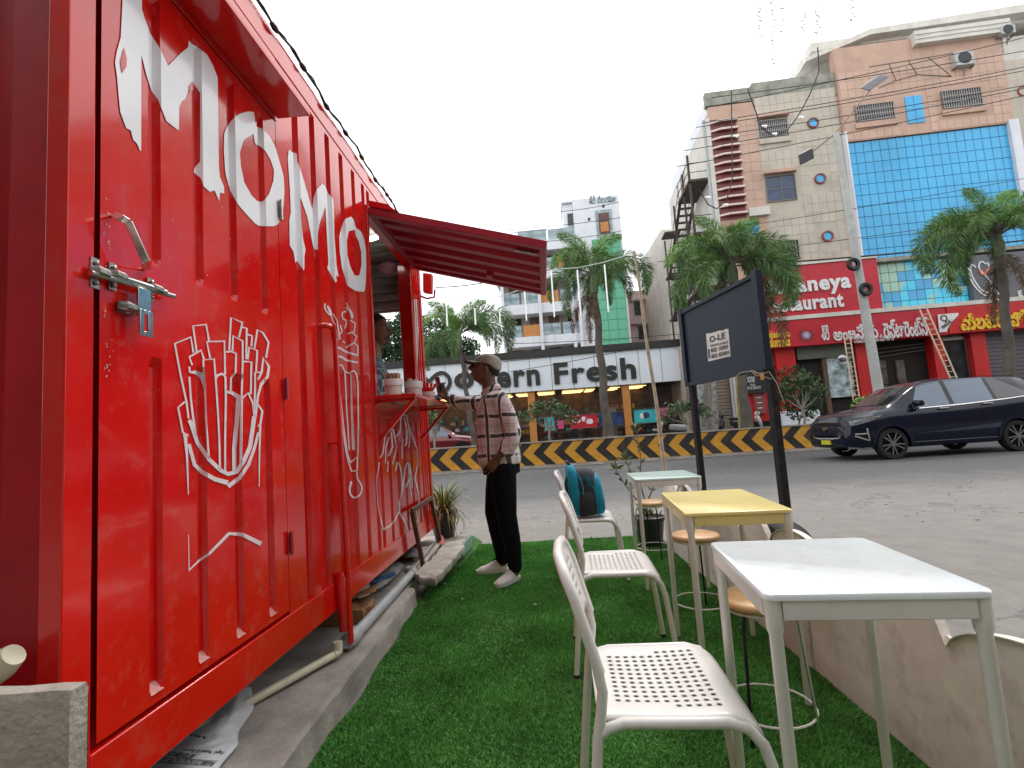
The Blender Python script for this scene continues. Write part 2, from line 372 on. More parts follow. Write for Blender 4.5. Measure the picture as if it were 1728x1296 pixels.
# ================================================================== plinth under the container
g = G()
yy = [-1+i*.09 for i in range(51)]
rng = random.Random(3)
rings = []
for y in yy:
    e = -.868+rng.uniform(-.007, .007); z = .120+rng.uniform(-.003, .003)
    rings.append([(-4.2, y, 0), (-4.2, y, z), (e-.014, y, z+.002), (e, y, z-.012-rng.uniform(0, .008)), (e+.004+rng.uniform(-.004, .004), y, .06), (e+.010, y, 0)])
g.loft(rings)
plinth = tag(g.build('concrete_plinth', [MT['concrete_top']], smooth=True, angle=30), 'long grey concrete plinth running under the red container', 'plinth')
g = G(); g.box(-4.2, -.93, 3.5, 5.3, 0, .115); g.box(-4.2, -.80, 4.9, 5.3, .0, .10)
g.build('far_end', MT['concrete'], plinth)
# broken slabs lying on the far part
def slab(name, pts, z0, z1, mt, label, jag=.012):
    P = [onz(x, y, z1) for x, y in pts]; out = []
    for i, p in enumerate(P):
        q = P[(i+1) % len(P)]; n = max(1, int((q-p).length/.05))
        for k in range(n):
            t = p.lerp(q, k/n); out.append((t.x+rng.uniform(-jag, jag)*(k > 0), t.y+rng.uniform(-jag, jag)*(k > 0)))
    cx = sum(p[0] for p in out)/len(out); cy = sum(p[1] for p in out)/len(out)
    r = [[(cx+(x-cx)*s, cy+(y-cy)*s, z) for x, y in out] for s, z in ((.93, z0), (.985+0*1, z0+.02), (1.0, z1-.015), (.985, z1))]
    g = G(); g.loft(r); o = g.build(name, mt, bevel=.003); return tag(o, label, 'slab')
slab('broken_slab', [(712, 976), (735, 977), (760, 950), (783, 922), (778, 912), (748, 915), (735, 936), (700, 965)], .115, .175, MT['concrete'], 'broken grey concrete slab jutting over the turf edge')
slab('broken_slab', [(783, 903), (789, 901), (781, 917), (772, 921), (738, 921), (742, 908), (757, 902)], .03, .16, MT['concrete'], 'pale concrete slab beside the pot plant at the container corner', .006)
g = G(); a, b_ = onz(775, 921, .16), onz(790, 903, .15)
g.obox((a+b_)/2+Vector((.02, 0, -.05)), (b_-a)/2, Vector((.012, 0, 0)), Vector((0, 0, .05)))
tag(g.build('green_board', mk('green_board', (.16, .27, .22), .7)), 'faded green board edge against the pale slab', 'board')
# raised turf lip
g = G(); rr = [[onz(728, 990, 0)+Vector((0, 0, .01)), onz(728, 990, 0)+Vector((.05, 0, .03)), onz(728, 990, 0)+Vector((.1, 0, .0))]]
for (x, y, h_) in ((760, 960, .05), (785, 935, .08), (800, 915, .07)):
    p = onz(x, y, 0); rr.append([p+Vector((-.10, 0, .0)), p+Vector((-.01, 0, h_)), p+Vector((.09, 0, .002))])
g.loft(rr, closed=False)
tag(g.build('turf_fold', MT['turf'], smooth=True, angle=80), 'raised fold of green turf beside the broken slab', 'turf')
# rough block at the near left
g = G(); xs = [-2.2+i*.075 for i in range(20)]
rings = []
for i, x in enumerate(xs):
    t = .680+rng.uniform(-.004, .004)-(.012 if i == len(xs)-1 else 0); x = min(x, -.884)
    if i == len(xs)-1: x = -.885
    rings.append([(x, .95, .0), (x, .948+rng.uniform(-.003, .003), .35), (x, .95, t-.012), (x, .957, t), (x, .985, t+.002), (x, .99, t-.01), (x, .99, 0)])
g.loft(rings); tag(g.build('concrete_block', MT['block'], smooth=True, angle=35), 'rough grey concrete block at the near corner of the container', 'block')
g = G(); g.tube([(-1.22, 1.01, .60), (-1.15, 1.012, .672), (-1.085, 1.014, .712), (-1.06, 1.014, .730)], [.03, .03, .03, .022], 14)  # cream tube end put in place of a mostly unseen chair back
tag(g.build('chair_back_stub', MT['cream_pvc'], smooth=True), 'rounded cream pipe end poking up behind the rough block', 'pipe')

# ================================================================== red container
CO = Vector((-1.042, 0, .338))
CM = (Matrix.Translation(CO) @ Matrix.Rotation(-.01864, 4, 'Z') @ Matrix.Rotation(-.0054, 4, 'X') @ Matrix.Rotation(-.01305, 4, 'Y'))
CMI = CM.inverted()
cn = thing('shipping_container', 'glossy red corrugated container turned into a food stall, hand painted white', 'container', mat=CM)
def wl(x, y, X=0.):
    """photo pixel -> (s, t) on the container side, X metres outside it"""
    n = (CM.to_3x3() @ Vector((1, 0, 0))); p = onplane(x, y, CM @ Vector((X, 0, 0)), n); q = CMI @ p
    return (q.y, q.z)
DG = [(c, .024, .020, 1.305+.0*i, 2.15) for i, c in enumerate((1.345, 1.53, 1.715, 1.915))] + [(c, .024, .020, .165, 1.045) for c in (1.345, 1.53, 1.715, 1.915)]
WG = [(c, .031, .026, .09, 2.475) for c in (2.22, 2.405, 2.59, 2.78, 2.97, 3.145)] + \
     [(c, .031, .026, .09, .95) for c in (3.24, 3.43, 3.62, 3.81, 4.0, 4.19)] + [(c, .031, .026, 2.36, 2.475) for c in (3.24, 3.43, 3.62, 3.81, 4.0, 4.19)] + \
     [(c, .024, .026, .09, 2.475) for c in (4.345, 4.42, 4.50, 4.58)]
FL, HE = .010, .026
def prof(s, t, gs):
    d = 0
    for c, hw, dp, t0, t1 in gs:
        a = (hw-abs(s-c))/FL; e = min((t-t0), (t1-t))/HE
        k = max(0, min(1, a, e)); d = min(d, -dp*k)
    return d
def sheet(s0, s1, t0, t1, gs, hole=None, extra_t=()):
    S = {s0, s1}; T = {t0, t1, *extra_t}
    for c, hw, dp, a, b in gs:
        if c+hw > s0 and c-hw < s1:
            S |= {c-hw, c-hw+FL, c+hw-FL, c+hw}; T |= {a, a+HE, b-HE, b}
    if hole: S |= {hole[0], hole[1]}; T |= {hole[2], hole[3]}
    S = sorted(x for x in S if s0 <= x <= s1); T = sorted(x for x in T if t0 <= x <= t1)
    g = G(); n = len(T); g.v = [(prof(s, t, gs), s, t) for s in S for t in T]
    for i in range(len(S)-1):
        for j in range(n-1):
            cs, ct = (S[i]+S[i+1])/2, (T[j]+T[j+1])/2
            if hole and hole[0] < cs < hole[1] and hole[2] < ct < hole[3]: continue
            g.f.append((i*n+j, (i+1)*n+j, (i+1)*n+j+1, i*n+j+1)); g.mi.append(0)
    return g
WIN = (3.19, 4.27, 1.05, 2.30)
sheet(2.052, 4.60, .075, 2.50, WG, WIN).build('side_wall', MT['red'], cn, fix=False)
door = sheet(1.166, 2.036, .142, 2.188, DG).build('door', MT['red_door'], cn, fix=False)
# frame members round the door, rails and posts
g = G(); g.box(-.05, .004, 1.073, 1.148, 0, 2.6); g.build('corner_post', MT['red'], cn, bevel=.004)
g = G(); g.box(-.05, .006, 4.60, 4.655, 0, 2.6); g.build('corner_post', MT['red'], cn, bevel=.004)
g = G(); g.box(-.05, .004, 1.1485, 4.599, 0, .128); g.build('bottom_rail', MT['red'], cn, bevel=.003)
g = G(); g.box(-.05, .004, 1.1485, 4.599, 2.5, 2.6); g.build('top_rail', MT['red'], cn, bevel=.003)
g = G(); g.box(-.05, .002, 1.1485, 2.051, 2.198, 2.499); g.build('door_header', MT['red'], cn, bevel=.002)
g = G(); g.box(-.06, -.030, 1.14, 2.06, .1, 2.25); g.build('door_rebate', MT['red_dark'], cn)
g = G(); g.box(-.05, 0.0, 2.036+.004, 2.052, .1285, 2.197); g.build('door_jamb', MT['red'], cn)
# pale lips at the groove ends, the slope's highlight painted as colour
g = G(); g.add([(.003, -.022, .002), (.003, .022, .002), (-.017, .014, .026), (-.017, -.012, .026)], [(0, 1, 2, 3)])
sl = g.me('groove_end', fix=False); sl.materials.append(MT['lip_highlight'])
for c, t0 in [(x[0], x[3]) for x in DG[4:]]+[(x[0], x[3]) for x in WG if x[3] < .2]: inst('lit_groove_end', sl, cn, (0, c, t0))
# hinges
for t in (1.02, 1.79, .40):
    g = G(); g.tube([(.012, 2.044, t-.045), (.012, 2.044, t+.045)], .008, 8); g.box(.001, .006, 2.028, 2.060, t-.035, t+.035)
    g.build('hinge', MT['red_dull'] if t < 1.5 else MT['zinc'], cn)
# near end wall, corrugated, its shade put into a darker red
g = G(); ex = []
x = -.05
while x > -2.40:
    ex += [(x, 0), (x-.10, 0), (x-.135, .035), (x-.205, .035), (x-.24, 0)]; x -= .24
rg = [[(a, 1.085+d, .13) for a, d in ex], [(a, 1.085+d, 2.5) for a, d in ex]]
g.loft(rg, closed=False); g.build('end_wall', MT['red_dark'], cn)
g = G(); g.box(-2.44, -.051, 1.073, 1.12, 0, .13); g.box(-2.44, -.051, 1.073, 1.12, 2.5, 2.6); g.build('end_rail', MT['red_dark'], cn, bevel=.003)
g = G(); g.box(-2.44, -.0, 1.074, 4.654, 2.601, 2.62); g.build('roof', MT['red'], cn)
g = G(); g.box(-2.44, -.052, 1.13, 4.59, .02, .10); g.build('floor', MT['black'], cn)
# interior lining
g = G(); g.box(-2.42, -2.40, 1.13, 4.55, .1, 2.5)
x = 1.2
g.build('back_wall', MT['wall_in'], cn)
g = G(); g.box(-2.39, -.06, 1.13, 4.55, 2.46, 2.495)
y = 1.3
while y < 4.5: g.box(-2.38, -.07, y, y+.05, 2.44, 2.459); y += .2
g.build('ceiling', MT['wall_in'], cn)
# far end wall with its open hatch
fw = G(); fw.box(-2.40, -.055, 4.57, 4.60, .1, 1.02); fw.box(-2.40, -.055, 4.57, 4.60, 1.99, 2.5); fw.box(-2.40, -2.2, 4.57, 4.60, 1.02, 1.99)
fw.build('far_end_wall', MT['wall_in'], cn)
for k in range(6):
    g = G(); g.box(-2.3, -.06, 4.545, 4.569, 2.01+k*.078, 2.055+k*.078); g.build('wall_batten', MT['wall_in'], cn, bevel=.004)
g = G(); g.box(-2.40, -.0525, 4.602, 4.63, 0, 1.0); g.box(-2.40, -.0525, 4.602, 4.63, 2.0, 2.6); g.build('far_end_skin', MT['red'], cn)
# window frame
g = G(); g.box(-.05, .012, WIN[0]-.012, WIN[0]+.022, WIN[2], WIN[3]); g.build('window_frame', MT['red'], cn, bevel=.002)
g = G(); g.box(-.09, .014, WIN[1]-.045, WIN[1]+.012, WIN[2], WIN[3]); g.build('window_frame', MT['red'], cn, bevel=.002)
g = G(); g.box(-.05, .016, WIN[0]-.012, WIN[1]+.012, WIN[3], WIN[3]+.05); g.build('window_head', MT['red'], cn, bevel=.002)
g = G(); g.box(-.09, .010, WIN[0], WIN[1], WIN[2]-.03, WIN[2]); g.build('window_sill', MT['red'], cn)
# propped shutter over the hatch, underside corrugated along its length
def shp(a, b, c=0):      # a 0..1 outwards, b along the wall, c up
    return (.018+a*1.155+c*.27, b, 2.335-a*.352+c)
g = G(); bs = []; y0, y1 = 3.20, 4.33
n = 5; wv = (y1-y0-.10)/n
for k in range(n):
    s_ = y0+.05+k*wv; bs += [(s_, 0), (s_+wv*.45, 0), (s_+wv*.55, -.028), (s_+wv*.90, -.028)]
bs += [(y1-.05, 0)]
g.loft([[shp(.03, b, d) for b, d in bs], [shp(.97, b, d) for b, d in bs]], closed=False)
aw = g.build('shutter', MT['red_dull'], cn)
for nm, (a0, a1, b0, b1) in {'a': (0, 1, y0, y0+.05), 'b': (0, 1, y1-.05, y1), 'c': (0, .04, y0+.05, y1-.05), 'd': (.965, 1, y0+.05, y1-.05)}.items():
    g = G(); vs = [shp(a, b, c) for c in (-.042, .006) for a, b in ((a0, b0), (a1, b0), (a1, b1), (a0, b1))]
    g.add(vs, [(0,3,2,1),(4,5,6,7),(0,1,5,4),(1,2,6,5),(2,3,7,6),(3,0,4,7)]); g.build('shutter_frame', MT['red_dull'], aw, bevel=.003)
g = G(); g.loft([[shp(a, y0+.05, .008), shp(a, y1-.05, .008)] for a in (.02, .98)], closed=False); g.build('shutter_skin', MT['red'], aw)
g = G(); vs = [shp(.0, y0-.005, .01), shp(.16, y0-.005, .01), shp(.10, y0-.005, .045), (.02, y0-.005, 2.385)]
g.add(vs+[(a, b+.04, c) for a, b, c in vs], [(0, 1, 2, 3), (7, 6, 5, 4), (0, 4, 5, 1), (1, 5, 6, 2), (2, 6, 7, 3), (3, 7, 4, 0)]); g.build('shutter_hinge_plate', MT['red'], aw)
g = G(); vs = [shp(a, b, c) for c in (-.046, -.040) for a, b in ((.82, 3.33), (.95, 3.33), (.95, 3.36), (.82, 3.36))]
g.add(vs, [(0,3,2,1),(4,5,6,7),(0,1,5,4),(1,2,6,5),(2,3,7,6),(3,0,4,7)]); g.build('shutter_bolt', MT['zinc'], aw)
g = G(); vs = [shp(a, b, c) for c in (-.065, -.028) for a, b in ((.60, 3.98), (.64, 3.98), (.64, 4.06), (.60, 4.06))]
g.add(vs, [(0,3,2,1),(4,5,6,7),(0,1,5,4),(1,2,6,5),(2,3,7,6),(3,0,4,7)]); g.build('shutter_catch', MT['red_dull'], aw)
# rain ledge over the door
g = G(); g.prism([(.006, 2.21), (.152, 2.205), (.153, 2.226), (.006, 2.236)], 1.0, 2.05, lambda u, v, d: (u, d, v))
g.build('rain_ledge', MT['red'], cn, bevel=.003)
# serving shelf
sh = G(); sh.box(.012, .262, 3.185, 4.37, 1.055, 1.077); sh = sh.build('serving_shelf', MT['red'], cn, bevel=.002)
for s in (3.215, 4.33):
    g = G(); g.beam((.25, s, 1.05), (.01, s, .80), .022, .022, up=(0, 1, 0)); g.build('shelf_bracket', MT['red'], sh, bevel=.002)
    g = G(); g.beam((.01, s, 1.043), (.25, s, 1.043), .022, .02, up=(0, 0, 1)); g.build('shelf_bracket', MT['red'], sh, bevel=.002)
_a, _b = [CMI @ onz(x, y, 2.72) for x, y in ((619, 405), (636, 400))]
g = G(); g.tube([_a, _b], .020, 10); g.build('tube_light', MT['tube_lit'], cn)
g = G(); g.sph(CMI @ onz(656, 452, 2.62), (.09, .09, .05)); g.build('pink_bag', mk('pinkbag', (.45, .18, .25), .5), cn, smooth=True)
# side pipes
g = G(); g.tube([(.0, 2.40, 1.362), (.035, 2.405, 1.362), (.05, 2.43, 1.362), (.052, 2.455, 1.35), (.053, 2.46, 1.32), (.056, 2.475, .72), (.060, 2.486, -.155)], .013, 10)
g.tube([(.052, 2.425, 1.362), (.052, 2.452, 1.355), (.053, 2.46, 1.335), (.053, 2.46, 1.31)], .018, 10); g.tube([(.055, 2.472, .80), (.055, 2.473, .775)], .017, 10)
g.box(0, .058, 2.45, 2.49, .783, .792)
g.build('side_pipe', MT['red'], cn, smooth=True)
# container feet
for (x, y) in ((-.25, 1.3), (-.25, 4.45), (-2.2, 1.3), (-2.2, 4.45), (-.25, 3.2)):
    g = G(); g.box(x-.12, x+.12, y-.1, y+.1, -.235, -.002); g.build('support_block', MT['concrete'] if y != 4.45 else MT['red_dark'], cn)

# ---- painted lettering and line drawings that follow the grooves
def _clip(P, k, lim, sgn):
    out = []; n = len(P)
    for i in range(n):
        a, b = P[i], P[(i+1) % n]; da, db = (a[k]-lim)*sgn, (b[k]-lim)*sgn
        if da >= 0: out.append(a)
        if (da > 0 and db < 0) or (da < 0 and db > 0):
            t = da/(da-db); out.append((a[0]+(b[0]-a[0])*t, a[1]+(b[1]-a[1])*t))
    return out
_LO = CMI @ CC; _LR = CMI.to_3x3()
def decal(name, polys, mt, off=.0025, gs=None, parent=None):
    """paint outlines (pixels of the photo) laid on every facet of the grooved steel"""
    gs = (DG if gs == 'd' else WG if gs == 'w' else DG+WG); g = G()
    tris = []
    for P in polys:
        if len(P) <= 4: tris.append(P); continue
        for T in tessellate_polygon([[Vector((x, y, 0)) for x, y in P]]): tris.append([P[i] for i in T])
    allp = [wl(x, y) for T in tris for x, y in T]; s0 = min(p[0] for p in allp)-.05; s1 = max(p[0] for p in allp)+.05; t0 = min(p[1] for p in allp)-.05; t1 = max(p[1] for p in allp)+.05
    S, T_ = {s0, s1}, {t0, t1}
    for c, hw, dp, a, b in gs:
        if b < t0 or a > t1 or c+hw < s0 or c-hw > s1: continue
        S |= {c-hw, c-hw+FL, c+hw-FL, c+hw}; T_ |= {a, a+HE, b-HE, b}
    S = sorted(x for x in S if s0 <= x <= s1); T_ = sorted(x for x in T_ if t0 <= x <= t1)
    rays = {}
    def lr(p):
        if p not in rays: rays[p] = _LR @ ray(*p)
        return rays[p]
    for i in range(len(S)-1):
        for j in range(len(T_)-1):
            a, b, c, d = S[i], S[i+1], T_[j], T_[j+1]; e = 1e-4
            xs = [prof(s, t, gs) for s, t in ((a+e, c+e), (b-e, c+e), (a+e, d-e))]
            bs, ct = (xs[1]-xs[0])/(b-a), (xs[2]-xs[0])/(d-c); n = Vector((1, -bs, -ct)); x0 = xs[0]-bs*a-ct*c
            facing = n.dot(_LO-Vector((xs[0], a, c))) > .02
            for P in tris:
                Q = []
                for p in P:
                    dr = lr(p)
                    if facing: k = (x0-n.dot(_LO))/n.dot(dr)
                    else: k = -_LO.x/dr.x
                    q = _LO+dr*k; Q.append((q.y, q.z))
                if max(q[0] for q in Q) < a or min(q[0] for q in Q) > b or max(q[1] for q in Q) < c or min(q[1] for q in Q) > d: continue
                for kk, lim, sg in ((0, a, 1), (0, b, -1), (1, c, 1), (1, d, -1)):
                    Q = _clip(Q, kk, lim, sg)
                    if len(Q) < 3: break
                if len(Q) >= 3: g.add([(x0+bs*q[0]+ct*q[1]+off, q[0], q[1]) for q in Q], [tuple(range(len(Q)))])
    m = bpy.data.meshes.new(name); m.from_pydata(g.v, [], g.f)
    bm = bmesh.new(); bm.from_mesh(m); bmesh.ops.remove_doubles(bm, verts=bm.verts, dist=.0002)
    for f in bm.faces:
        f.normal_update()
        if f.normal.x < 0: f.normal_flip()
    bm.to_mesh(m); bm.free(); m.materials.append(mt)
    o = bpy.data.objects.new(name, m); return link(o, parent or cn)
def zpts(pts, ox, oy, k): return [(ox+x/k, oy+y/k) for x, y in pts]
def ring(outer, inner, n=56):
    def rs(P):
        L = [0]
        for i in range(len(P)): L.append(L[-1]+math.dist(P[i], P[(i+1) % len(P)]))
        out = []
        for k in range(n):
            d = L[-1]*k/n; i = max(j for j in range(len(P)) if L[j] <= d+1e-9); a, b = P[i], P[(i+1) % len(P)]; t = (d-L[i])/max(1e-9, L[i+1]-L[i])
            out.append((a[0]+(b[0]-a[0])*t, a[1]+(b[1]-a[1])*t))
        return out
    A, B = rs(outer), rs(inner)
    return [[A[i], A[(i+1) % n], B[(i+1) % n], B[i]] for i in range(n)]
def smooth(P, closed=False, it=1):
    for _ in range(it):
        Q = []; n = len(P)
        rngi = range(n if closed else n-1)
        if not closed: Q.append(P[0])
        for i in rngi:
            a, b = P[i], P[(i+1) % n]; Q += [(a[0]*.75+b[0]*.25, a[1]*.75+b[1]*.25), (a[0]*.25+b[0]*.75, a[1]*.25+b[1]*.75)]
        if not closed: Q.append(P[-1])
        P = Q
    return P
def ribbon(P, w0, w1=None):
    w1 = w1 or w0; out = []; n = len(P)
    nr = []
    for i in range(n):
        a, b = P[max(0, i-1)], P[min(n-1, i+1)]; d = (b[0]-a[0], b[1]-a[1]); l = math.hypot(*d) or 1; nr.append((-d[1]/l, d[0]/l))
    for i in range(n-1):
        wa = (w0+(w1-w0)*i/(n-1))/2; wb = (w0+(w1-w0)*(i+1)/(n-1))/2; a, b = P[i], P[i+1]; na, nb = nr[i], nr[i+1]
        out.append([(a[0]-na[0]*wa, a[1]-na[1]*wa), (b[0]-nb[0]*wb, b[1]-nb[1]*wb), (b[0]+nb[0]*wb, b[1]+nb[1]*wb), (a[0]+na[0]*wa, a[1]+na[1]*wa)])
    return out
M1 = [(110,-130),(222,-130),(222,60),(240,120),(275,215),(330,300),(370,380),(390,425),(430,385),(470,345),(520,305),(523,262),(545,285),(575,300),(640,350),(680,420),(710,500),(718,1080),(725,1140),(750,1200),(752,1245),(725,1240),(720,1295),(690,1225),(660,1235),(620,1200),(600,1145),(555,1110),(560,1080),(597,1040),(597,600),(560,545),(522,580),(500,640),(480,650),(462,690),(460,830),(455,838),(380,780),(325,640),(285,590),(250,480),(218,350),(216,970),(210,970),(190,925),(165,900),(150,840),(120,825),(82,720),(70,600),(62,500),(48,400),(60,330),(85,240),(97,0)]
decal('painted_letter', [zpts(M1, 180, 0, 3.8136)], MT['paint_white'], gs='d')
decal('letter_counter', [zpts([(103,305),(120,380),(118,430),(90,472),(78,400)], 180, 0, 3.8136), zpts([(520,560),(545,525),(566,560),(530,600)], 180, 0, 3.8136)], MT['red'], .0045, 'd')
O1 = [(265,75),(220,70),(150,95),(100,150),(68,210),(65,330),(75,480),(105,590),(160,690),(240,780),(268,805),(275,825),(330,832),(418,832),(440,790),(462,700),(468,600),(462,500),(440,420),(405,300),(360,220),(310,180),(275,170),(270,100)]
I1 = [(262,220),(200,255),(172,340),(178,430),(200,540),(250,630),(295,672),(330,665),(365,620),(395,530),(398,460),(375,390),(340,330),(300,298),(272,290)]
def rot_start(P, ref):
    k = min(range(len(P)), key=lambda i: math.dist(P[i], ref)); return P[k:]+P[:k]
I1 = rot_start(I1, (262, 220))
decal('painted_letter', ring(zpts(O1, 360, 170, 3.9286), zpts(I1, 360, 170, 3.9286)), MT['paint_white'])
M2 = [(497,325),(490,380),(505,600),(510,740),(500,790),(503,960),(528,1000),(540,1075),(552,1062),(592,1122),(600,1120),(600,1030),(608,985),(592,920),(580,800),(572,660),(575,640),(620,770),(655,950),(665,985),(690,988),(690,890),(700,820),(740,700),(750,900),(760,1080),(752,1110),(775,1150),(805,1205),(815,1200),(812,1160),(828,1165),(815,1100),(800,900),(795,680),(790,650),(755,610),(740,570),(720,548),(680,590),(660,650),(652,720),(640,680),(600,540),(570,440),(553,405),(550,350),(520,342)]
decal('painted_letter', [zpts(M2, 360, 170, 3.9286)], MT['paint_white'], gs='w')
O2 = [(910,768),(868,785),(850,830),(832,900),(835,1000),(850,1110),(870,1170),(885,1225),(940,1262),(1000,1268),(1008,1200),(1012,1100),(1010,1000),(998,920),(980,870),(940,840),(930,790)]
I2 = rot_start([(935,855),(895,865),(882,930),(885,1020),(905,1100),(935,1160),(965,1160),(980,1090),(978,1000),(960,930),(940,890)], (925, 855))
decal('painted_letter', ring(zpts(O2, 360, 170, 3.9286), zpts(I2, 360, 170, 3.9286)), MT['paint_white'], gs='w')
def lines(name, L, ox, oy, k, gs, base, sm=True):
    polys = []
    for e in L:
        w0, w1, P = e[0], e[1], e[2:]; P = [(ox+x/k, oy+y/k) for x, y in P]
        if len(P) > 4 and w0 > 0 and sm: P = smooth(P, it=2)
        polys += ribbon(P, abs(w0)*base, w1*base)
    return decal(name, polys, MT['line_white'], gs=gs)
F = [(1,1,(150,755),(135,640),(95,460),(55,243),(165,198),(183,305)),(1,1,(205,300),(180,122),(270,112),(290,225)),(1,1,(298,345),(275,230),(395,226),(398,360),(400,455)),(1,1,(175,390),(155,335),(235,288),(255,350)),
(1,1,(290,1040),(270,780),(262,560),(250,355),(325,348),(335,480),(350,700),(360,900),(365,1115)),(1,2.6,(160,440),(195,438),(235,460)),(2.6,1,(235,440),(258,520),(262,560)),(1,1,(155,400),(158,440)),(1,1.2,(155,470),(165,620),(182,760),(200,880)),
(2.0,2.2,(155,765),(180,830),(210,920),(290,1035),(370,1110),(420,1135),(480,1120),(530,1040),(570,950),(600,740)),(1.2,1,(340,480),(345,462),(380,448),(402,470),(405,620),(400,900),(400,1115)),(1,1,(408,300),(440,295),(475,310),(472,440),(440,480),(437,575)),
(1.2,2.4,(410,572),(450,580),(492,610)),(2.4,2.0,(492,600),(480,780),(462,960),(462,1110)),(1,1,(428,285),(440,65),(518,98),(495,200)),(1,1,(450,290),(455,190),(520,225),(520,400),(512,620)),(1.4,1.4,(512,620),(508,1060)),(1,1,(512,130),(548,138),(545,350)),(1,1,(550,180),(585,190),(580,260)),
(1,1,(525,365),(580,368),(575,590)),(1,1,(515,620),(558,580),(590,650),(600,740)),(1,1,(555,350),(565,268),(620,290),(612,435)),(1,1,(600,275),(622,148),(660,170),(698,235),(680,340)),(1,1,(645,440),(605,440),(605,560),(600,700)),(1,1.6,(625,490),(650,440),(662,340),(700,400),(690,470),(650,520)),(1.4,1,(650,510),(625,600),(608,740),(600,740)),
(1,1,(125,640),(78,680),(110,850),(148,872)),(2,.5,(125,860),(138,1000),(148,1275)),(1.8,2.4,(152,930),(190,1070),(240,1120),(330,1170),(420,1195)),(2.2,1.2,(420,1220),(500,1160),(560,1070),(600,960),(628,850)),(1,1.2,(625,660),(655,705),(640,800),(625,805)),(1.2,.4,(640,800),(635,1000),(633,1220))]
lines('fries_drawing', F, 280, 520, 4.0526, 'd', 3.3, False)
lines('drawing_base', [(-1,3.4,(858,395),(905,350),(950,320),(1040,228),(1100,232),(1187,275)),(-.5,.8,(855,232),(857,330),(858,400))], 0, 816, 2.7, 'd', 2.2)
S = [(1,1,(200,40),(212,75),(240,110),(235,150),(225,95),(195,70)),(1,1,(65,45),(62,80),(110,135),(72,45),(105,95),(108,135)),(1,2,(108,135),(130,190),(150,250)),(1,1,(115,110),(140,150),(160,270)),(1,1,(200,95),(170,100),(175,145),(205,150),(190,200)),(1,1,(225,150),(255,170),(248,220),(205,235)),(1,1,(235,225),(262,250),(250,290),(195,320)),(1,1,(245,290),(270,310),(270,370)),(1,1,(160,180),(175,225),(150,240),(140,290),(132,310)),(1,1,(175,280),(190,290)),
(1.8,1.5,(132,318),(160,325),(190,345),(270,370)),(1.8,1.5,(135,370),(170,380),(200,400),(270,415)),(2,1.4,(128,325),(125,380),(140,450)),(1.4,1,(145,432),(170,430),(190,470),(225,485)),(1.2,1,(225,480),(240,460),(270,490),(273,700),(275,880),(265,1090)),(1,1,(190,470),(200,700),(217,960)),(1,2.4,(228,490),(232,700),(243,960)),(1,1,(142,450),(160,640),(180,850),(200,1000),(230,1090)),(1,1,(155,560),(180,800),(205,980),(222,1035)),(1,1,(222,1040),(270,1000),(272,820)),(1,1,(228,1092),(266,1090)),(1,1.6,(265,1095),(265,1140),(298,1180),(290,1240),(243,1265),(215,1220),(230,1155))]
lines('milkshake_drawing', S, 530, 500, 3.7, 'w', 2.1)
Dm = [(1,1.2,(107,540),(80,700),(95,950),(140,1155)),(2,1.6,(140,1155),(200,1120),(240,1080),(290,980)),(1.4,2.4,(290,1000),(330,1070),(370,1170),(410,1165)),(1,1.3,(440,1110),(470,1000),(470,850),(430,690)),(1.2,1,(430,690),(455,560),(450,420),(400,290)),(2,1.2,(400,290),(375,220),(350,110),(320,110)),(1,1.6,(160,280),(140,450),(110,505)),(1.4,1,(190,240),(230,240),(265,400),(225,560)),(1.4,.8,(195,310),(165,400),(160,550)),(1,2,(215,260),(225,400),(190,485)),(1.2,2,(305,110),(295,260),(260,310)),(1,2,(330,125),(360,260),(350,380),(335,390)),(1,1,(355,130),(385,300),(375,405)),(1,1,(325,330),(312,400),(316,510)),
(1.2,1,(255,620),(270,520),(305,600),(315,800),(290,900)),(2.2,1.4,(290,900),(290,990)),(1.6,1,(315,810),(345,560),(375,540),(400,640),(405,780)),(1,1.8,(370,560),(380,680),(350,770)),(1.5,1,(385,560),(385,750),(398,865)),(1,1,(185,530),(180,630))]
lines('dumpling_drawing', Dm, 620, 680, 5.4, 'w', 1.7)
chips = []
_r = random.Random(8)
for _k in range(95):
    if _k < 55: cx_, cy_ = _r.choice([172, 176, 181])+_r.gauss(0, 3), _r.uniform(330, 640)
    elif _k < 75: cx_, cy_ = _r.uniform(120, 160), _r.uniform(440, 470)
    else: cx_, cy_ = _r.uniform(180, 460), _r.uniform(300, 700)
    rr_ = _r.uniform(.6, 2.0) if _k < 75 else _r.uniform(.5, 1.3)
    chips.append([(cx_+rr_*math.cos(a)*_r.uniform(.4, 1.2), cy_+rr_*1.6*math.sin(a)*_r.uniform(.4, 1.2)) for a in (0, 1.1, 2.2, 3.3, 4.4, 5.4)])
decal('paint_chips', [c for c in chips if c[0][0] > 175], MT['chip'], .0018, 'd')['kind'] = 'stuff'
# stray splashes by the far post
decal('paint_mark', [[(698, 505), (703, 505), (706, 560), (703, 640), (700, 640)]], MT['line_white'], gs='w')

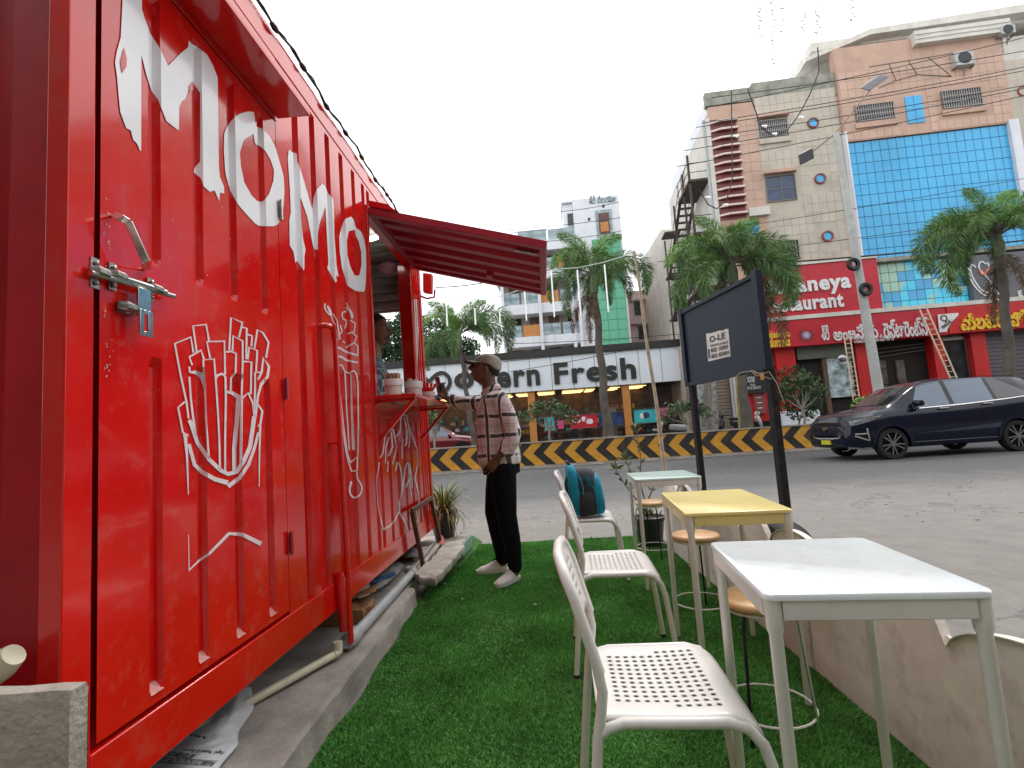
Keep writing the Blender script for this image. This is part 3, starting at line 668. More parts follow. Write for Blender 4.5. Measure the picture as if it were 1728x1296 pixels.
# ---- door furniture
g = G()
def P3(x, y, X): s, t = wl(x, y, X); return Vector((X, s, t))
a = P3(192, 362, .004); b = P3(205, 368, .05); c = P3(216, 374, .055); d = P3(246, 440, .055); e = P3(247, 455, .004)
for p, q in ((a, b), (b, c), (c, d), (d, e)): g.beam(p, q, .006, .020, up=(1, 0, .3))
g.build('pull_handle', MT['chrome'], door, bevel=.002)
g = G(); g.tube([P3(152, 460, .022), P3(293, 500, .022)], .0075, 10)
g.tube([P3(193, 466, .022), P3(278, 494, .022)], .0105, 10)
bolt = g.build('slide_bolt', MT['chrome'], door, smooth=True)
def plate(px, py, w_, h_, X=.003, mt='zinc'):
    s, t = wl(px, py, X); g = G(); g.box(X, X+.004, s-w_/2, s+w_/2, t-h_/2, t+h_/2)
    for k in (-.33, .33): g.sph((X+.008, s, t+h_*k), (.006, .006, .006), 8, 6)
    g.tube([(X+.01, s-w_/2, t), (X+.02, s-w_/2+.002, t), (X+.02, s+w_/2, t), (X+.01, s+w_/2, t)], .013, 8)
    return g.build('bolt_plate', MT[mt], door, smooth=True)
plate(158, 461, .024, .075); plate(188, 467, .022, .070); plate(252, 489, .022, .065); plate(211, 521, .050, .03)
g = G(); s, t = wl(241, 490, .03); g.box(.03, .036, s-.022, s+.022, t-.055, t+.004); g.box(.036, .041, s-.022, s-.008, t-.125, t-.055); g.box(.036, .041, s+.006, s+.022, t-.125, t-.055); g.box(.036, .041, s-.008, s+.006, t-.066, t-.055); g.box(.036, .041, s-.008, s+.006, t-.125, t-.112)
g.build('hasp', MT['chrome'], door, bevel=.001)

# lamp box on the far corner, festoon cable along the roof edge
lb = thing('flood_lamp', 'red flood lamp box hung on the far top corner of the container', 'lamp', mat=CM.copy())
g = G(); g.prism([(.02, 2.18), (.105, 2.16), (.12, 2.35), (.03, 2.37)], 4.66, 4.73, lambda u, v, d: (u, d, v)); g.build('lamp_body', MT['spoon_red'], lb, bevel=.012)
g = G(); g.tube([(.0, 4.66, 2.14), (.05, 4.69, 2.12), (.12, 4.70, 2.13), (.13, 4.70, 2.2)], .010, 8); g.build('lamp_bracket', MT['red_dark'], lb, smooth=True)
fc = thing('festoon_cable', 'dark cable with small bulbs strung along the container roof edge', 'string lights', mat=CM.copy())
g = G(); pts = []; 
for i in range(41):
    y = 1.3+i*.09; pts.append((.02, y, 2.635+.012*math.sin(y*9)+.012*math.cos(y*23)))
g.tube(pts, .006, 6); g.tube([(p[0]+.008*math.sin(i*1.7), p[1], p[2]+.008*math.cos(i*2.1)) for i, p in enumerate(pts)], .004, 6); g.build('cable', MT['cable'], fc)
bm_ = G(); bm_.sph((0, 0, 0), (.014, .035, .013), 8, 6); bm_ = bm_.me('bulb'); bm_.materials.append(MT['cable'])
for i in range(2, 40, 3): inst('bulb', bm_, fc, pts[i])

# ================================================================== things on and under the shelf
def cw(s, t, X): return CM @ Vector((X, s, t))
def cup(s, X, r, h, band, label, group=None, fill=None):
    p = cw(s, 1.078, X); t = thing('cup', label, 'cup', p, group=group)
    g = G(); g.lathe([(r*.80, 0), (r*.86, h*.1), (r*.9, h*.55), (r*.92, h*.58), (r*1.0, h*.60), (r*1.02, h*.95), (r*.98, h), (r*.92, h), (r*.88, h*.7), (r*.8, h*.68)], n=24)
    g.build('cup_body', MT['ceramic'], t, smooth=True); return t
c1 = cup(3.26, .10, .062, .105, 1, 'white two tier cup holding brown paper napkins, nearest on the shelf', 'cups on the serving shelf')
g = G()
for k in range(5): g.obox((-.035+k*.018, random.uniform(-.01, .01), .11), (.004, 0, 0), (0, .035, 0), (0, .004*k-.006, .035))
tag(g.build('paper_napkins', MT['paper_brown']), 'brown paper napkins standing in the nearest cup', 'napkins').location = c1.location
c2 = cup(3.52, .17, .062, .11, 1, 'white two tier cup with crumpled tissues, middle of the shelf', 'cups on the serving shelf')
g = G()
for k in range(5): g.sph((random.uniform(-.03, .03), random.uniform(-.03, .03), .108+random.uniform(0, .012)), (.02, .016, .018), 7, 5)
tag(g.build('tissues', mk('tissue', (.66, .5, .45), .8)), 'crumpled pinkish tissues in the middle cup', 'tissues').location = c2.location
c3 = cup(3.9, .18, .058, .07, 1, 'low white cup crowded with red spoons, farthest on the shelf', 'cups on the serving shelf')
c3sp = thing('plastic_spoons', 'bunch of red plastic spoons fanned out in the low cup', 'spoons', c3.location)
for k in range(14):
    a = k*2*math.pi/14; g = G(); b0 = Vector((.03*math.cos(a), .03*math.sin(a), .06)); b1 = Vector((.075*math.cos(a), .075*math.sin(a), .135+random.uniform(-.012, .012)))
    g.beam(b0, b1, .012+.01, .004, up=(math.cos(a), math.sin(a), 0)); g.build('spoon', MT['spoon_red'], c3sp, bevel=.002)
p = cw(3.42, 1.078, .06); g = G(); g.lathe([(.028, 0), (.03, .05), (.03, .10), (.012, .12), (.01, .15)], n=12)
tag(g.build('sauce_bottle', mk('bottle', (.55, .58, .62), .2)), 'pale squeeze bottle standing between the two tall cups', 'bottle').location = p
# steel pot inside
p = cw(4.05, 1.03, -.42); t = thing('steel_pot', 'wide steel pot with a dark rim inside the hatch', 'pot', p)
g = G(); g.lathe([(.20, 0), (.23, .17), (.25, .18), (.255, .19), (.22, .19), (.21, .03)], n=32); g.build('pot_body', MT['steel'], t, smooth=True)
g = G(); g.box(-.5, .3, -.5, .4, -.06, -.002); tag(g.build('inner_counter', MT['black']), 'dark worktop inside the hatch under the steel pot', 'counter').location = p

# grey drain pipe, red stub and elbow; cream pipe
t = thing('drain_pipe', 'grey plastic drain pipe on the plinth with a red painted riser', 'pipe')
A = Vector((-.955, 2.55, .165)); Bp = Vector((-.945, 3.77, .155))
g = G(); g.tube([A, Bp], .028, 14); g.build('pipe_run', MT['pvc'], t, smooth=True)
g = G(); g.tube([(-.962, 2.50, .175), (-.96, 2.515, .165), A, A+Vector((0, .07, 0))], .036, 14); g.build('elbow', MT['pvc'], t, smooth=True)
g = G(); g.tube([Bp+Vector((0, -.06, 0)), Bp, Bp+Vector((-.05, .05, 0))], .034, 14); g.build('elbow', MT['pvc'], t, smooth=True)
g = G(); g.tube([(-.963, 2.497, .225), (-.972, 2.482, .47), (-.973, 2.48, .50)], [.030, .030, .018], 14); g.build('riser', MT['red'], t, smooth=True)
g = G(); g.tube([(-.975, 2.42, .19), (-.972, 2.42, .155), (-.985, 2.39, .152), (-1.16, 2.0, .150), (-1.3, 1.7, .148)], .017, 12); g.tube([(-.974, 2.424, .20), (-.973, 2.422, .155), (-.985, 2.395, .152)], .022, 12)
tag(g.build('water_pipe', MT['cream_pvc'], smooth=True), 'thin cream water pipe lying on the plinth under the container', 'pipe')
# white woven sack half under the container
rowsL = [(392, 1160), (352, 1216), (320, 1234), (272, 1266), (225, 1302), (150, 1370)]
rowsR = [(424, 1158), (429, 1196), (402, 1236), (402, 1257), (372, 1292), (320, 1372)]
g = G(); NX = 14; rings = []; rs_ = []
for i in range(26):
    q = i/25*5; k = min(4, int(q)); f_ = q-k
    L_ = Vector(rowsL[k]).lerp(Vector(rowsL[k+1]), f_); R2 = Vector(rowsR[k]).lerp(Vector(rowsR[k+1]), f_)
    row = []
    for j in range(NX):
        u = j/(NX-1); p = L_.lerp(R2, u); z = .135+.055*math.sin(math.pi*min(1, u*.9+.1))*min(1, .25+q)+.012*noise.noise(Vector((u*5, q*2.5, 3)))
        row.append(onz(p.x, p.y, z))
    rings.append(row)
g.loft(rings, closed=False)
sk = thing('woven_sack', 'crumpled white woven sack with upside down printing half under the container', 'sack')
o = g.build('sack_body', MT['sack'], sk, smooth=True, sub=1, angle=180)
md = o.modifiers.new('s', 'SOLIDIFY'); md.thickness = .004
def sack_text(txt, a, b, h_, ):
    A_ = onz(*a, .20); B_ = onz(*b, .20); d = (B_-A_); wdt = d.length; d.normalize(); up = Vector((0, 0, 1)).cross(d).normalized()
    m = text_me(txt, wdt, h_, .001, .01); m.materials.append(MT['ink'])
    o = bpy.data.objects.new('printed_text', m); link(o, sk)
    o.matrix_world = Matrix(((d.x, 0, up.x, A_.x), (d.y, 0, up.y, A_.y), (0, -1, 0, .205), (0, 0, 0, 1))); return o
sack_text('PHARMACOLOGICALLY ACTIVE SUBSTANCES', (368, 1287), (258, 1279), .027)
sack_text('NOT FOR HUMAN CONSUMPTION', (332, 1276), (272, 1268), .023)
sack_text('Regd. Patent & Export', (382, 1270), (314, 1265), .019)
sack_text('Pkg. Batch No.', (352, 1246), (322, 1240), .014)
# cardboard box, blue handle, cloths, plank, rusty frame
t = thing('cardboard_box', 'open brown cardboard box under the container edge', 'box')
for nm, pts_, z in (('flap', [(592, 1010), (596, 1003), (637, 985), (634, 997)], .24), ('flap', [(602, 1012), (627, 1002), (629, 1020), (607, 1030)], .20)):
    P = [onz(x, y, z) for x, y in pts_]; g = G(); g.add(P+[p+Vector((0, .0, -.004)) for p in P], [(0, 1, 2, 3), (7, 6, 5, 4), (0, 4, 5, 1), (1, 5, 6, 2), (2, 6, 7, 3), (3, 7, 4, 0)]); g.build(nm, MT['card'], t)
g = G(); g.box(-1.25, -1.0, 2.85, 3.05, .125, .20); g.build('box_body', MT['card'], t)
g = G(); g.tube([onz(628, 982, .2), onz(665, 968, .2)], [.008, .013], 8); tag(g.build('blue_handle', MT['blue_plastic'], smooth=True), 'blue plastic handle lying on the crumpled plastic sheet', 'handle')
def cloth(name, pts_, z, mt, label, cat, h_=.04, seed=1):
    P = [onz(x, y, z) for x, y in pts_]; c = sum(P, Vector())/len(P); g = G(); rings = []
    for k in range(8):
        s = 1-k/7.5; rings.append([c+(p-c)*s*(1+.10*noise.noise(Vector((i*1.3, k, seed))))+Vector((0, 0, h_*(1-s**2)+.02*noise.noise(Vector((i*.9, k*.8, seed+5))))) for i, p in enumerate(P)])
    g.loft(rings); o = g.build(name, mt, smooth=True, sub=1, angle=180); return tag(o, label, cat)
cloth('plastic_sheet', [(610, 1005), (640, 965), (672, 947), (692, 950), (668, 975), (640, 1000)], .16, MT['rag'], 'crumpled grey plastic sheet under the container beside the box', 'sheet', .05, 2)
cloth('rag', [(672, 945), (684, 925), (712, 928), (714, 938), (695, 945)], .16, MT['rag'], 'bundled grey rag near the rusty frame foot', 'rag', .05, 4)
cloth('pink_cloth', [(738, 922), (738, 906), (746, 905), (756, 918), (744, 924)], .17, MT['pink_cloth'], 'faded pink cloth tucked by the pot plant', 'cloth', .06, 7)
t = thing('rusty_frame', 'rusty square tube frame leaning on the container wall', 'frame')
fp = [Vector((-.93, 3.75, .594)), Vector((-.93, 4.43, .60)), Vector((-.90, 4.64, .15)), Vector((-.90, 3.93, .12))]
for a, b in ((0, 1), (1, 2), (0, 3)):
    g = G(); g.beam(fp[a], fp[b], .03, .03, up=(1, 0, 0)); g.build('tube', MT['rust'], t, bevel=.002)
g = G(); g.beam(onz(700, 920, .2), onz(730, 915, .2), .1, .03); tag(g.build('plank', MT['concrete']), 'short grey plank under the container far corner', 'plank')
g = G(); g.beam((-.93, 3.75, .135), (-.90, 4.5, .19), .03, .02); g.beam((-.96, 3.75, .135), (-.94, 4.5, .19), .012, .05); tag(g.build('angle_iron', MT['concrete']), 'dusty angle iron lying along the broken slab', 'angle iron')
# ================================================================== tables
def table(cx, cy, w_, d_, rz, topm, label, H=.74, leg0=.015):
    t = thing('table', label, 'table', (cx, cy, .012), rz, 'small steel tables in a row on the turf')
    def rr(w, d, r, n=5):
        P = []
        for (sx, sy, a0) in ((1, 1, 0), (-1, 1, 90), (-1, -1, 180), (1, -1, 270)):
            for k in range(n+1):
                a = R_(a0+90*k/n); P.append((sx*(w/2-r)+r*math.cos(a), sy*(d/2-r)+r*math.sin(a)))
        return P
    H -= .012
    g = G(); P = rr(w_, d_, .022); P2 = rr(w_-.004, d_-.004, .022)
    g.loft([[(x, y, H-.012) for x, y in P], [(x, y, H-.003) for x, y in P], [(x, y, H) for x, y in P2]]); g.build('tabletop', topm, t, smooth=True, angle=50)
    am = topm if 'yellow' in label else MT['white_metal']
    for (x0, x1, y0, y1) in ((-w_/2+.036, w_/2-.036, -d_/2+.003, -d_/2+.015), (-w_/2+.036, w_/2-.036, d_/2-.015, d_/2-.003), (-w_/2+.003, -w_/2+.015, -d_/2+.036, d_/2-.036), (w_/2-.015, w_/2-.003, -d_/2+.036, d_/2-.036)):
        g = G(); g.box(x0, x1, y0, y1, H-.052, H-.0125); g.build('apron', am, t, bevel=.002)
    for sx in (-1, 1):
        for sy in (-1, 1):
            x, y = sx*(w_/2-.021), sy*(d_/2-.021); g = G()
            g.lathe([(.0115, 0), (.0128, .004), (.0128, .35), (.0134, .352), (.0134, H-.085), (.0165, H-.075), (.0175, H-.055), (.0185, H-.0125)], (x, y, 0), 14)
            g.build('leg', MT['white_metal'], t, smooth=True)
    return t
table(.684, 1.324, .425, .50, R_(-6.5), MT['table_white'], 'nearest white table with a scuffed pale top')
table(.816, 2.43, .41, .70, R_(-6), MT['table_yellow'], 'yellow topped table in the middle of the row')
table(.897, 3.796, .44, .56, R_(-4), MT['table_green'], 'pale green topped table farthest along the turf')

# ================================================================== perforated steel chair
def make_chair(label):
    t = thing('chair', label, 'chair', (0, 0, .012), 0, 'white perforated chairs on the turf')
    W = .215; SH = .437
    def perf(NC, NR, x0, x1, y0, y1, fn, skip=None, name='seat', rim=.03):
        g = G(); dx, dy = (x1-x0)/NC, (y1-y0)/NR; idx = {}
        def V(x, y):
            k = (round(x, 5), round(y, 5))
            if k not in idx: idx[k] = len(g.v); g.v.append(tuple(fn(x, y)))
            return idx[k]
        for i in range(NC):
            for j in range(NR):
                cx, cy = x0+(i+.5)*dx, y0+(j+.5)*dy
                O = [(cx-dx/2, cy-dy/2), (cx, cy-dy/2), (cx+dx/2, cy-dy/2), (cx+dx/2, cy), (cx+dx/2, cy+dy/2), (cx, cy+dy/2), (cx-dx/2, cy+dy/2), (cx-dx/2, cy)]
                if skip and skip(i, j): g.f.append(tuple(V(*p) for p in O)); g.mi.append(0); continue
                r = min(dx, dy)*.30
                I = [(cx+r*math.cos(a), cy+r*math.sin(a)) for a in (R_(225+45*k) for k in range(8))]
                for k in range(8): g.f.append((V(*O[k]), V(*O[(k+1) % 8]), V(*I[(k+1) % 8]), V(*I[k]))); g.mi.append(0)
        # plain border with the same vertices
        def strip(A, B):
            for k in range(len(A)-1): g.f.append((V(*A[k]), V(*A[k+1]), V(*B[k+1]), V(*B[k]))); g.mi.append(0)
        X = [x0+k*dx/2 for k in range(2*NC+1)]; Y = [y0+k*dy/2 for k in range(2*NR+1)]
        ext = rim
        for (ya, yb) in ((y0, y0-ext), (y1, y1+ext)):
            yc = ya+(yb-ya)*.5; strip([(x, ya) for x in X], [(x, yc) for x in X]); strip([(x, yc) for x in X], [(x, yb) for x in X])
        for (xa, xb) in ((x0, x0-ext), (x1, x1+ext*1.5)):
            YY = [y0-ext, y0-ext*.5]+Y+[y1+ext*.5, y1+ext]
            for q in range(4):
                a = xa+(xb-xa)*q/4; b = xa+(xb-xa)*(q+1)/4; strip([(a, y) for y in YY], [(b, y) for y in YY])
        return g
    # seat: waterfall front (+x), rolled sides
    def sf(x, y):
        z = SH+.008
        if x > .125: u = (x-.125)/.05; z -= .022*u*u
        e = max(0, abs(y)-.165)/.045; z -= .012*e*e
        z -= .010*(1-(x/.17)**2)*(1-(y/.2)**2)
        yy = y*(1+.02*(x/.17))
        return (x, yy, z)
    g = perf(11, 13, -.125, .125, -.155, .155, sf, skip=lambda i, j: (j in (0, 12) and i < 6), rim=.042)
    o = g.build('seat', MT['white_metal'], t, smooth=True, fix=True, angle=60); m_ = o.modifiers.new('s', 'SOLIDIFY'); m_.thickness = .004; m_.offset = -1
    # backrest sheet between the posts
    def bx(z): return -.150-.27*(z-.52) if z > .52 else -.150
    def bf(y, z): return (bx(z)-.018*(1-(y/.2)**2), y, z)
    g = perf(13, 5, -.15, .15, .60, .725, bf, rim=.03)
    o = g.build('backrest', MT['white_metal'], t, smooth=True, angle=60); m_ = o.modifiers.new('s', 'SOLIDIFY'); m_.thickness = .004
    # legs and posts
    for sy in (-1, 1):
        y = sy*W*.93
        g = G(); g.tube([(.235, y*1.03, 0), (.215, y*1.02, .20), (.198, y, .34), (.185, y, .385), (.155, y, .42), (.115, y, SH-.006), (-.11, y*.98, SH-.006), (-.145, y*.99, SH-.015), (-.17, y, SH-.03)], .0125, 12)
        g.build('front_leg', MT['white_metal'], t, smooth=True)
        g = G(); g.tube([(-.218, y*1.03, 0), (-.192, y*1.01, .22), (-.170, y, .40), (-.158, y, .46), (-.152, y, .50), (bx(.56), y, .56)], .0125, 12); g.build('rear_leg', MT['white_metal'], t, smooth=True)
    P = [(bx(.54), -W*.93, .54), (bx(.62), -W*.93, .62), (bx(.70), -W*.93, .70), (bx(.745)-.005, -W*.86, .745), (bx(.765)-.008, -W*.70, .765), (bx(.77)-.016, -W*.3, .772)]
    P = P+[(x, -y, z) for x, y, z in reversed(P)]
    g = G(); g.tube(P, .0132, 12); g.build('back_frame', MT['white_metal'], t, smooth=True)
    g = G()
    for x, y in ((.235, W*.957), (.235, -W*.957), (-.218, W*.957), (-.218, -W*.957)): g.lathe([(.014, 0), (.014, .012)], (x, y, 0), 10)
    g.build('foot_cap', MT['black_plastic'], t)
    return t
ch = make_chair('nearest white perforated chair drawn up to the white table')
ch.location = (.275, 1.405, .012); ch.rotation_euler.z = R_(-3)
copy_tree(ch, (.345, 2.585, .012), R_(-4), 'white perforated chair between the near and far chairs, at the yellow table', (1, 1.05, 1))
copy_tree(ch, (.375, 4.0, .012), R_(-4), 'far white perforated chair with a backpack on its seat', (1, 1.1, 1))

# ================================================================== stools
def make_stool(label):
    t = thing('stool', label, 'stool', (0, 0, .012), 0, 'round wooden stools at the tables')
    g = G(); g.lathe([(.05, .418), (.118, .418), (.130, .424), (.135, .436), (.131, .447), (.120, .452), (.0, .4525)], n=40, cap=False); g.f.append(tuple(range(40))); g.mi.append(0)
    g.build('seat', MT['wood'], t, smooth=True, angle=60)
    g = G(); g.tube([(.118*math.cos(a), .118*math.sin(a), .412) for a in [R_(10*k) for k in range(37)]], .004, 6, cap=False); g.build('seat_ring', MT['white_metal'], t, smooth=True)
    for k in range(4):
        a = R_(45+90*k); c, s = math.cos(a), math.sin(a); g = G()
        g.tube([(.09*c, .09*s, .414), (.122*c, .122*s, .405), (.132*c, .132*s, .38), (.160*c, .160*s, .0)], .0055, 8); g.build('leg', MT['chrome'] if k % 2 else MT['post'], t, smooth=True)
    g = G(); g.tube([(.150*math.cos(a), .150*math.sin(a), .075) for a in [R_(10*k) for k in range(37)]], .004, 6, cap=False); g.build('foot_ring', MT['white_metal'], t, smooth=True)
    return t
st = make_stool('nearest round wooden stool, under the white table'); st.location = (.765, 1.95, .012)
copy_tree(st, (.885, 3.06, .012), R_(20), 'round wooden stool between the yellow and white tables')
copy_tree(st, (.945, 4.45, .012), R_(50), 'farthest round wooden stool, behind the pale green table')

# ================================================================== scalloped plywood fence
cusps = [.2, .88, 1.572, 2.12, 2.655, 3.02, 3.42, 3.86, 4.29, 4.75]; peaks = [.50, .53, .63, .585, .60, .62, .60, .62, .63, .6]; cz = [.38, .39, .393, .44, .45, .45, .45, .48, .5, .5]
def ftop(y):
    for i in range(len(cusps)-1):
        if cusps[i] <= y <= cusps[i+1]:
            u = (y-cusps[i])/(cusps[i+1]-cusps[i]); lo = cz[i]+(cz[i+1]-cz[i])*u
            return lo+(peaks[i]-lo)*math.sqrt(max(0, 1-(2*u-1)**2))
    return .5
fe = thing('plywood_fence', 'low beige plywood fence with a scalloped top along the turf', 'fence')
def fx(y): return 1.135-.02*(y-2.2)*(y < 2.2)*-1-.01*math.sin(y)
def board(y0, y1, off=0.0):
    g = G(); n = max(4, int((y1-y0)/.03)); ring = []
    for i in range(n+1):
        y = y0+(y1-y0)*i/n; x = 1.128+off; zt = ftop(y)
        ring.append([(x, y, .0), (x, y, zt-.002), (x+.001, y, zt), (x+.011, y, zt), (x+.012, y, zt-.002), (x+.012, y, 0)])
    g.loft(ring); o = g.build('board', [MT['ply']], fe); return o
for i, (a, b) in enumerate(((.2, 1.3), (1.302, 2.352), (2.366, 3.02), (3.024, 3.86), (3.864, 4.74))): board(a, b, .006*(i % 2))
g = G(); n = 220; ring = []
for i in range(n+1):
    y = .21+(4.73-.21)*i/n; z = ftop(y)+.0015; ring.append([(1.122, y, z), (1.150, y, z), (1.150, y, z+.003), (1.122, y, z+.003)])
g.loft(ring); g.build('painted_edge', MT['ply_edge'], fe)
for y in (1.25, 2.36, 3.45, 4.6):
    g = G(); g.box(1.148, 1.185, y-.02, y+.02, 0, .42); g.build('post', MT['ply'], fe, bevel=.002)
t = thing('tyre', 'black tyre standing behind the plywood fence', 'tyre', (1.245, 2.74, .285)); t.rotation_euler = (0, 0, R_(90)); t.scale = (.87, .87, .87)
g = G(); g.lathe([(.20, -.06), (.25, -.085), (.30, -.08), (.322, -.05), (.326, 0), (.322, .05), (.30, .08), (.25, .085), (.20, .06)], n=40, axis='y', cap=False); g.build('tread', MT['black'], t, smooth=True)

# ================================================================== sign board
sb = thing('sign_board', 'dark navy sign board on two black posts with one paper notice', 'sign')
A = Vector((1.665, 5.43, 0)); Bq = Vector((1.905, 4.15, 0)); D = (Bq-A).normalized(); Nn = Vector((D.y, -D.x, 0))
if Nn.dot(CC-A) < 0: Nn = -Nn
def bp(u, z, n=0): return A+D*u+Nn*n+_Z*z
Lb = (Bq-A).length
g = G(); g.obox(bp(Lb/2, 1.885), D*(Lb/2-.03), Nn*.012, _Z*.37); g.build('panel', MT['navy'], sb)
for z in (1.50, 2.268):
    g = G(); g.obox(bp(Lb/2, z, .010), D*(Lb/2-.035), Nn*.022, _Z*.018); g.build('frame_rail', MT['navy'], sb, bevel=.003)
for u in (0, Lb):
    g = G(); g.obox(bp(u, 1.895, .008), D*.035, Nn*.03, _Z*.41); g.build('frame_stile', MT['navy'], sb, bevel=.004)
g = G(); g.obox(bp(.02, .745, -.02), D*.032, Nn*.028, _Z*.745); g.build('post', MT['post'], sb, bevel=.004)
g = G(); g.obox(bp(Lb-.01, .745, -.02), D*.034, Nn*.028, _Z*.745); g.build('post', MT['post'], sb, bevel=.004)
P = [onplane(x, y, bp(0, 0, .014), Nn) for x, y in ((1191.5, 564), (1229, 555), (1233, 601), (1195, 610))]
nt_ = thing('paper_notice', 'torn white paper notice with black print on the navy sign board', 'notice')
g = G(); ed = []
for i in range(4):
    p, q = P[i], P[(i+1) % 4]; n = 9
    for k in range(n): ed.append(p.lerp(q, k/n)+_Z*random.uniform(-.006, .006)*(i == 0))
c = sum(P, Vector())/4; g.add(ed+[p-Nn*.001 for p in ed], [tuple(range(len(ed))), tuple(range(2*len(ed)-1, len(ed)-1, -1))]); g.build('paper', mk('paper', (.62, .58, .55), .8), nt_)
def onboard(txt, a, b, h_, mt='ink', bold=.02, parent=nt_, off=.002, plane_n=None, p0=None):
    A_, B_ = [onplane(x, y, bp(0, 0, .015), Nn) for x, y in (a, b)]; d = B_-A_; wd = d.length; d.normalize(); up = Nn.cross(d); up = up if up.z > 0 else -up
    m = text_me(txt, wd, h_, .001, bold); m.materials.append(MT[mt]); o = bpy.data.objects.new('printed_text', m); link(o, parent)
    nn = d.cross(up); o.matrix_world = Matrix(((d.x, -Nn.x, up.x, A_.x+Nn.x*off), (d.y, -Nn.y, up.y, A_.y+Nn.y*off), (d.z, -Nn.z, up.z, A_.z+Nn.z*off), (0, 0, 0, 1)))
onboard('O-LE', (1198, 578.5), (1224, 571.5), .060, bold=.03)
onboard('SERVICES & RENT', (1199, 585.5), (1229, 579), .020)
onboard('852 15001', (1200, 595), (1229, 588), .038, bold=.03)
onboard('852 83491', (1201, 605), (1231, 598), .038, bold=.03)
g = G(); g.obox(onplane(1196.5, 597, bp(0, 0, .016), Nn), D*.016, Nn*.0006, _Z*.045); g.build('printed_bar', MT['ink'], nt_)
g = G(); pts = [bp(Lb-.45, 1.46, .03), bp(Lb-.30, 1.50, .05), bp(Lb-.1, 1.49, .06), bp(Lb+.02, 1.43, .06), bp(Lb+.06, 1.40, .02)]
g.tube(pts, .003, 5); g.tube([bp(Lb-.15, 1.50, .05), bp(Lb-.05, 1.44, .07), bp(Lb+.08, 1.46, .05), bp(Lb+.13, 1.36, .03), bp(Lb+.15, 1.20, .0)], .003, 5)
g.build('loose_wire', MT['bamboo'], sb)

# bamboo pole, potted plants
g = G(); a, b = ony(1070, 425, 6.0), ony(1124, 800, 6.0); b2 = a+(b-a)*((a.z)/(a.z-b.z)); pts = [a.lerp(b2, k/14)+Vector((.006*math.sin(k), 0, 0)) for k in range(15)]
g.tube(pts, [.014+.012*k/14+.002*(k % 3 == 0) for k in range(15)], 10)
tag(g.build('bamboo_pole', MT['bamboo'], smooth=True), 'thin pale bamboo pole standing by the road', 'pole')

def pot(name, x, y, r, h, label, z0=0.0, n=28):
    t = thing(name, label, 'pot plant', (x, y, z0))
    g = G(); g.lathe([(r*.68, 0), (r*.90, h*.86), (r*1.0, h*.87), (r*1.03, h*.98), (r*.98, h), (r*.9, h), (r*.86, h*.9)], n=n, cap=False); g.build('pot', MT['black_plastic'], t, smooth=True)
    g = G(); g.lathe([(0.001, h*.93), (r*.5, h*.93), (r*.87, h*.90)], n=n, cap=False); g.build('soil', MT['soil'], t)
    return t
def blade_leaf(g, p, az, L, wdt, el0, droop, n=6, fold=.0):
    """an arching strap leaf"""
    d = Vector((math.cos(az), math.sin(az), 0)); s = Vector((-d.y, d.x, 0)); pt = Vector(p); e = el0; vs = []
    for i in range(n+1):
        u = i/n; ww = wdt*(1-u**2.2)*(.6+.8*min(1, u*3))*.6+.0006
        vs += [pt-s*ww, pt+s*ww]; st = L/n; pt = pt+(d*math.cos(e)+_Z*math.sin(e))*st; e -= droop/n*(1+u)
    b = len(g.v); g.add(vs, [(2*i, 2*i+1, 2*i+3, 2*i+2) for i in range(n)])
pp = pot('spiky_pot_plant', -.93, 5.0, .13, .30, 'spiky yellow green pot plant in a black pot at the container corner', .115)
for nm, mt_, n_, e0, e1, Lr, dr in (('green_leaves', MT['leaf_straw'] if 'leaf_straw' in MT else mk('leaf_straw', (.26, .26, .07), .6, var=.35, vs=9, vcol=(.10, .12, .03)), 90, 50, 85, (.34, .50), (.6, 1.9)), ('dry_leaves', MT['leaf_dry'], 110, -10, 60, (.22, .42), (1.2, 2.8)), ('mid_leaves', MT['leaf'], 26, 55, 85, (.3, .42), (.5, 1.3))):
    g = G()
    for k in range(n_):
        a = random.uniform(0, 2*math.pi); r = random.uniform(0, .05); blade_leaf(g, (r*math.cos(a), r*math.sin(a), .28), a, random.uniform(*Lr), random.uniform(.005, .010), R_(random.uniform(e0, e1)), random.uniform(*dr))
    g.build(nm, mt_, pp, fix=False)
pq = pot('leafy_pot_plant', 1.0, 4.86, .150, .27, 'wispy leafy shrub in a round black pot beyond the stool')
def leafm(g, p, d, L, wdt, n_=None):
    d = Vector(d).normalized(); s = d.cross(Vector((random.uniform(-1, 1), random.uniform(-1, 1), random.uniform(.2, 1)))).normalized()
    p = Vector(p); up = s.cross(d)*L*.08
    g.add([p, p+d*L*.35+s*wdt-up, p+d*L*.75+s*wdt*.7, p+d*L, p+d*L*.75-s*wdt*.7, p+d*L*.35-s*wdt-up], [(0, 1, 2, 3), (0, 3, 4, 5)])
g = G(); lf = G()
for (pts) in ([(0, 0, .24), (-.02, 0, .40), (-.05, .02, .58), (-.02, .02, .80), (-.03, .03, .95), (-.04, .03, 1.08)], [(-.01, 0, .3), (-.10, -.02, .42), (-.20, -.02, .58), (-.27, -.03, .72)], [(0, 0, .4), (.06, .02, .5), (.10, .02, .62)], [(-.05, .02, .58), (-.12, .0, .66), (-.17, 0, .80)]):
    g.tube(pts, [.009-.006*i/(len(pts)-1) for i in range(len(pts))], 6)
    for i in range(len(pts)-1):
        for k in range(5):
            p = Vector(pts[i]).lerp(Vector(pts[i+1]), random.random())
            if p.z > .45: leafm(lf, p, (random.uniform(-1, 1), random.uniform(-1, 1), random.uniform(.1, 1.2)), random.uniform(.05, .085), .012)
    for k in range(12): leafm(lf, pts[-1], (random.uniform(-1, 1), random.uniform(-1, 1), random.uniform(-.1, .8)), random.uniform(.06, .11), .014)
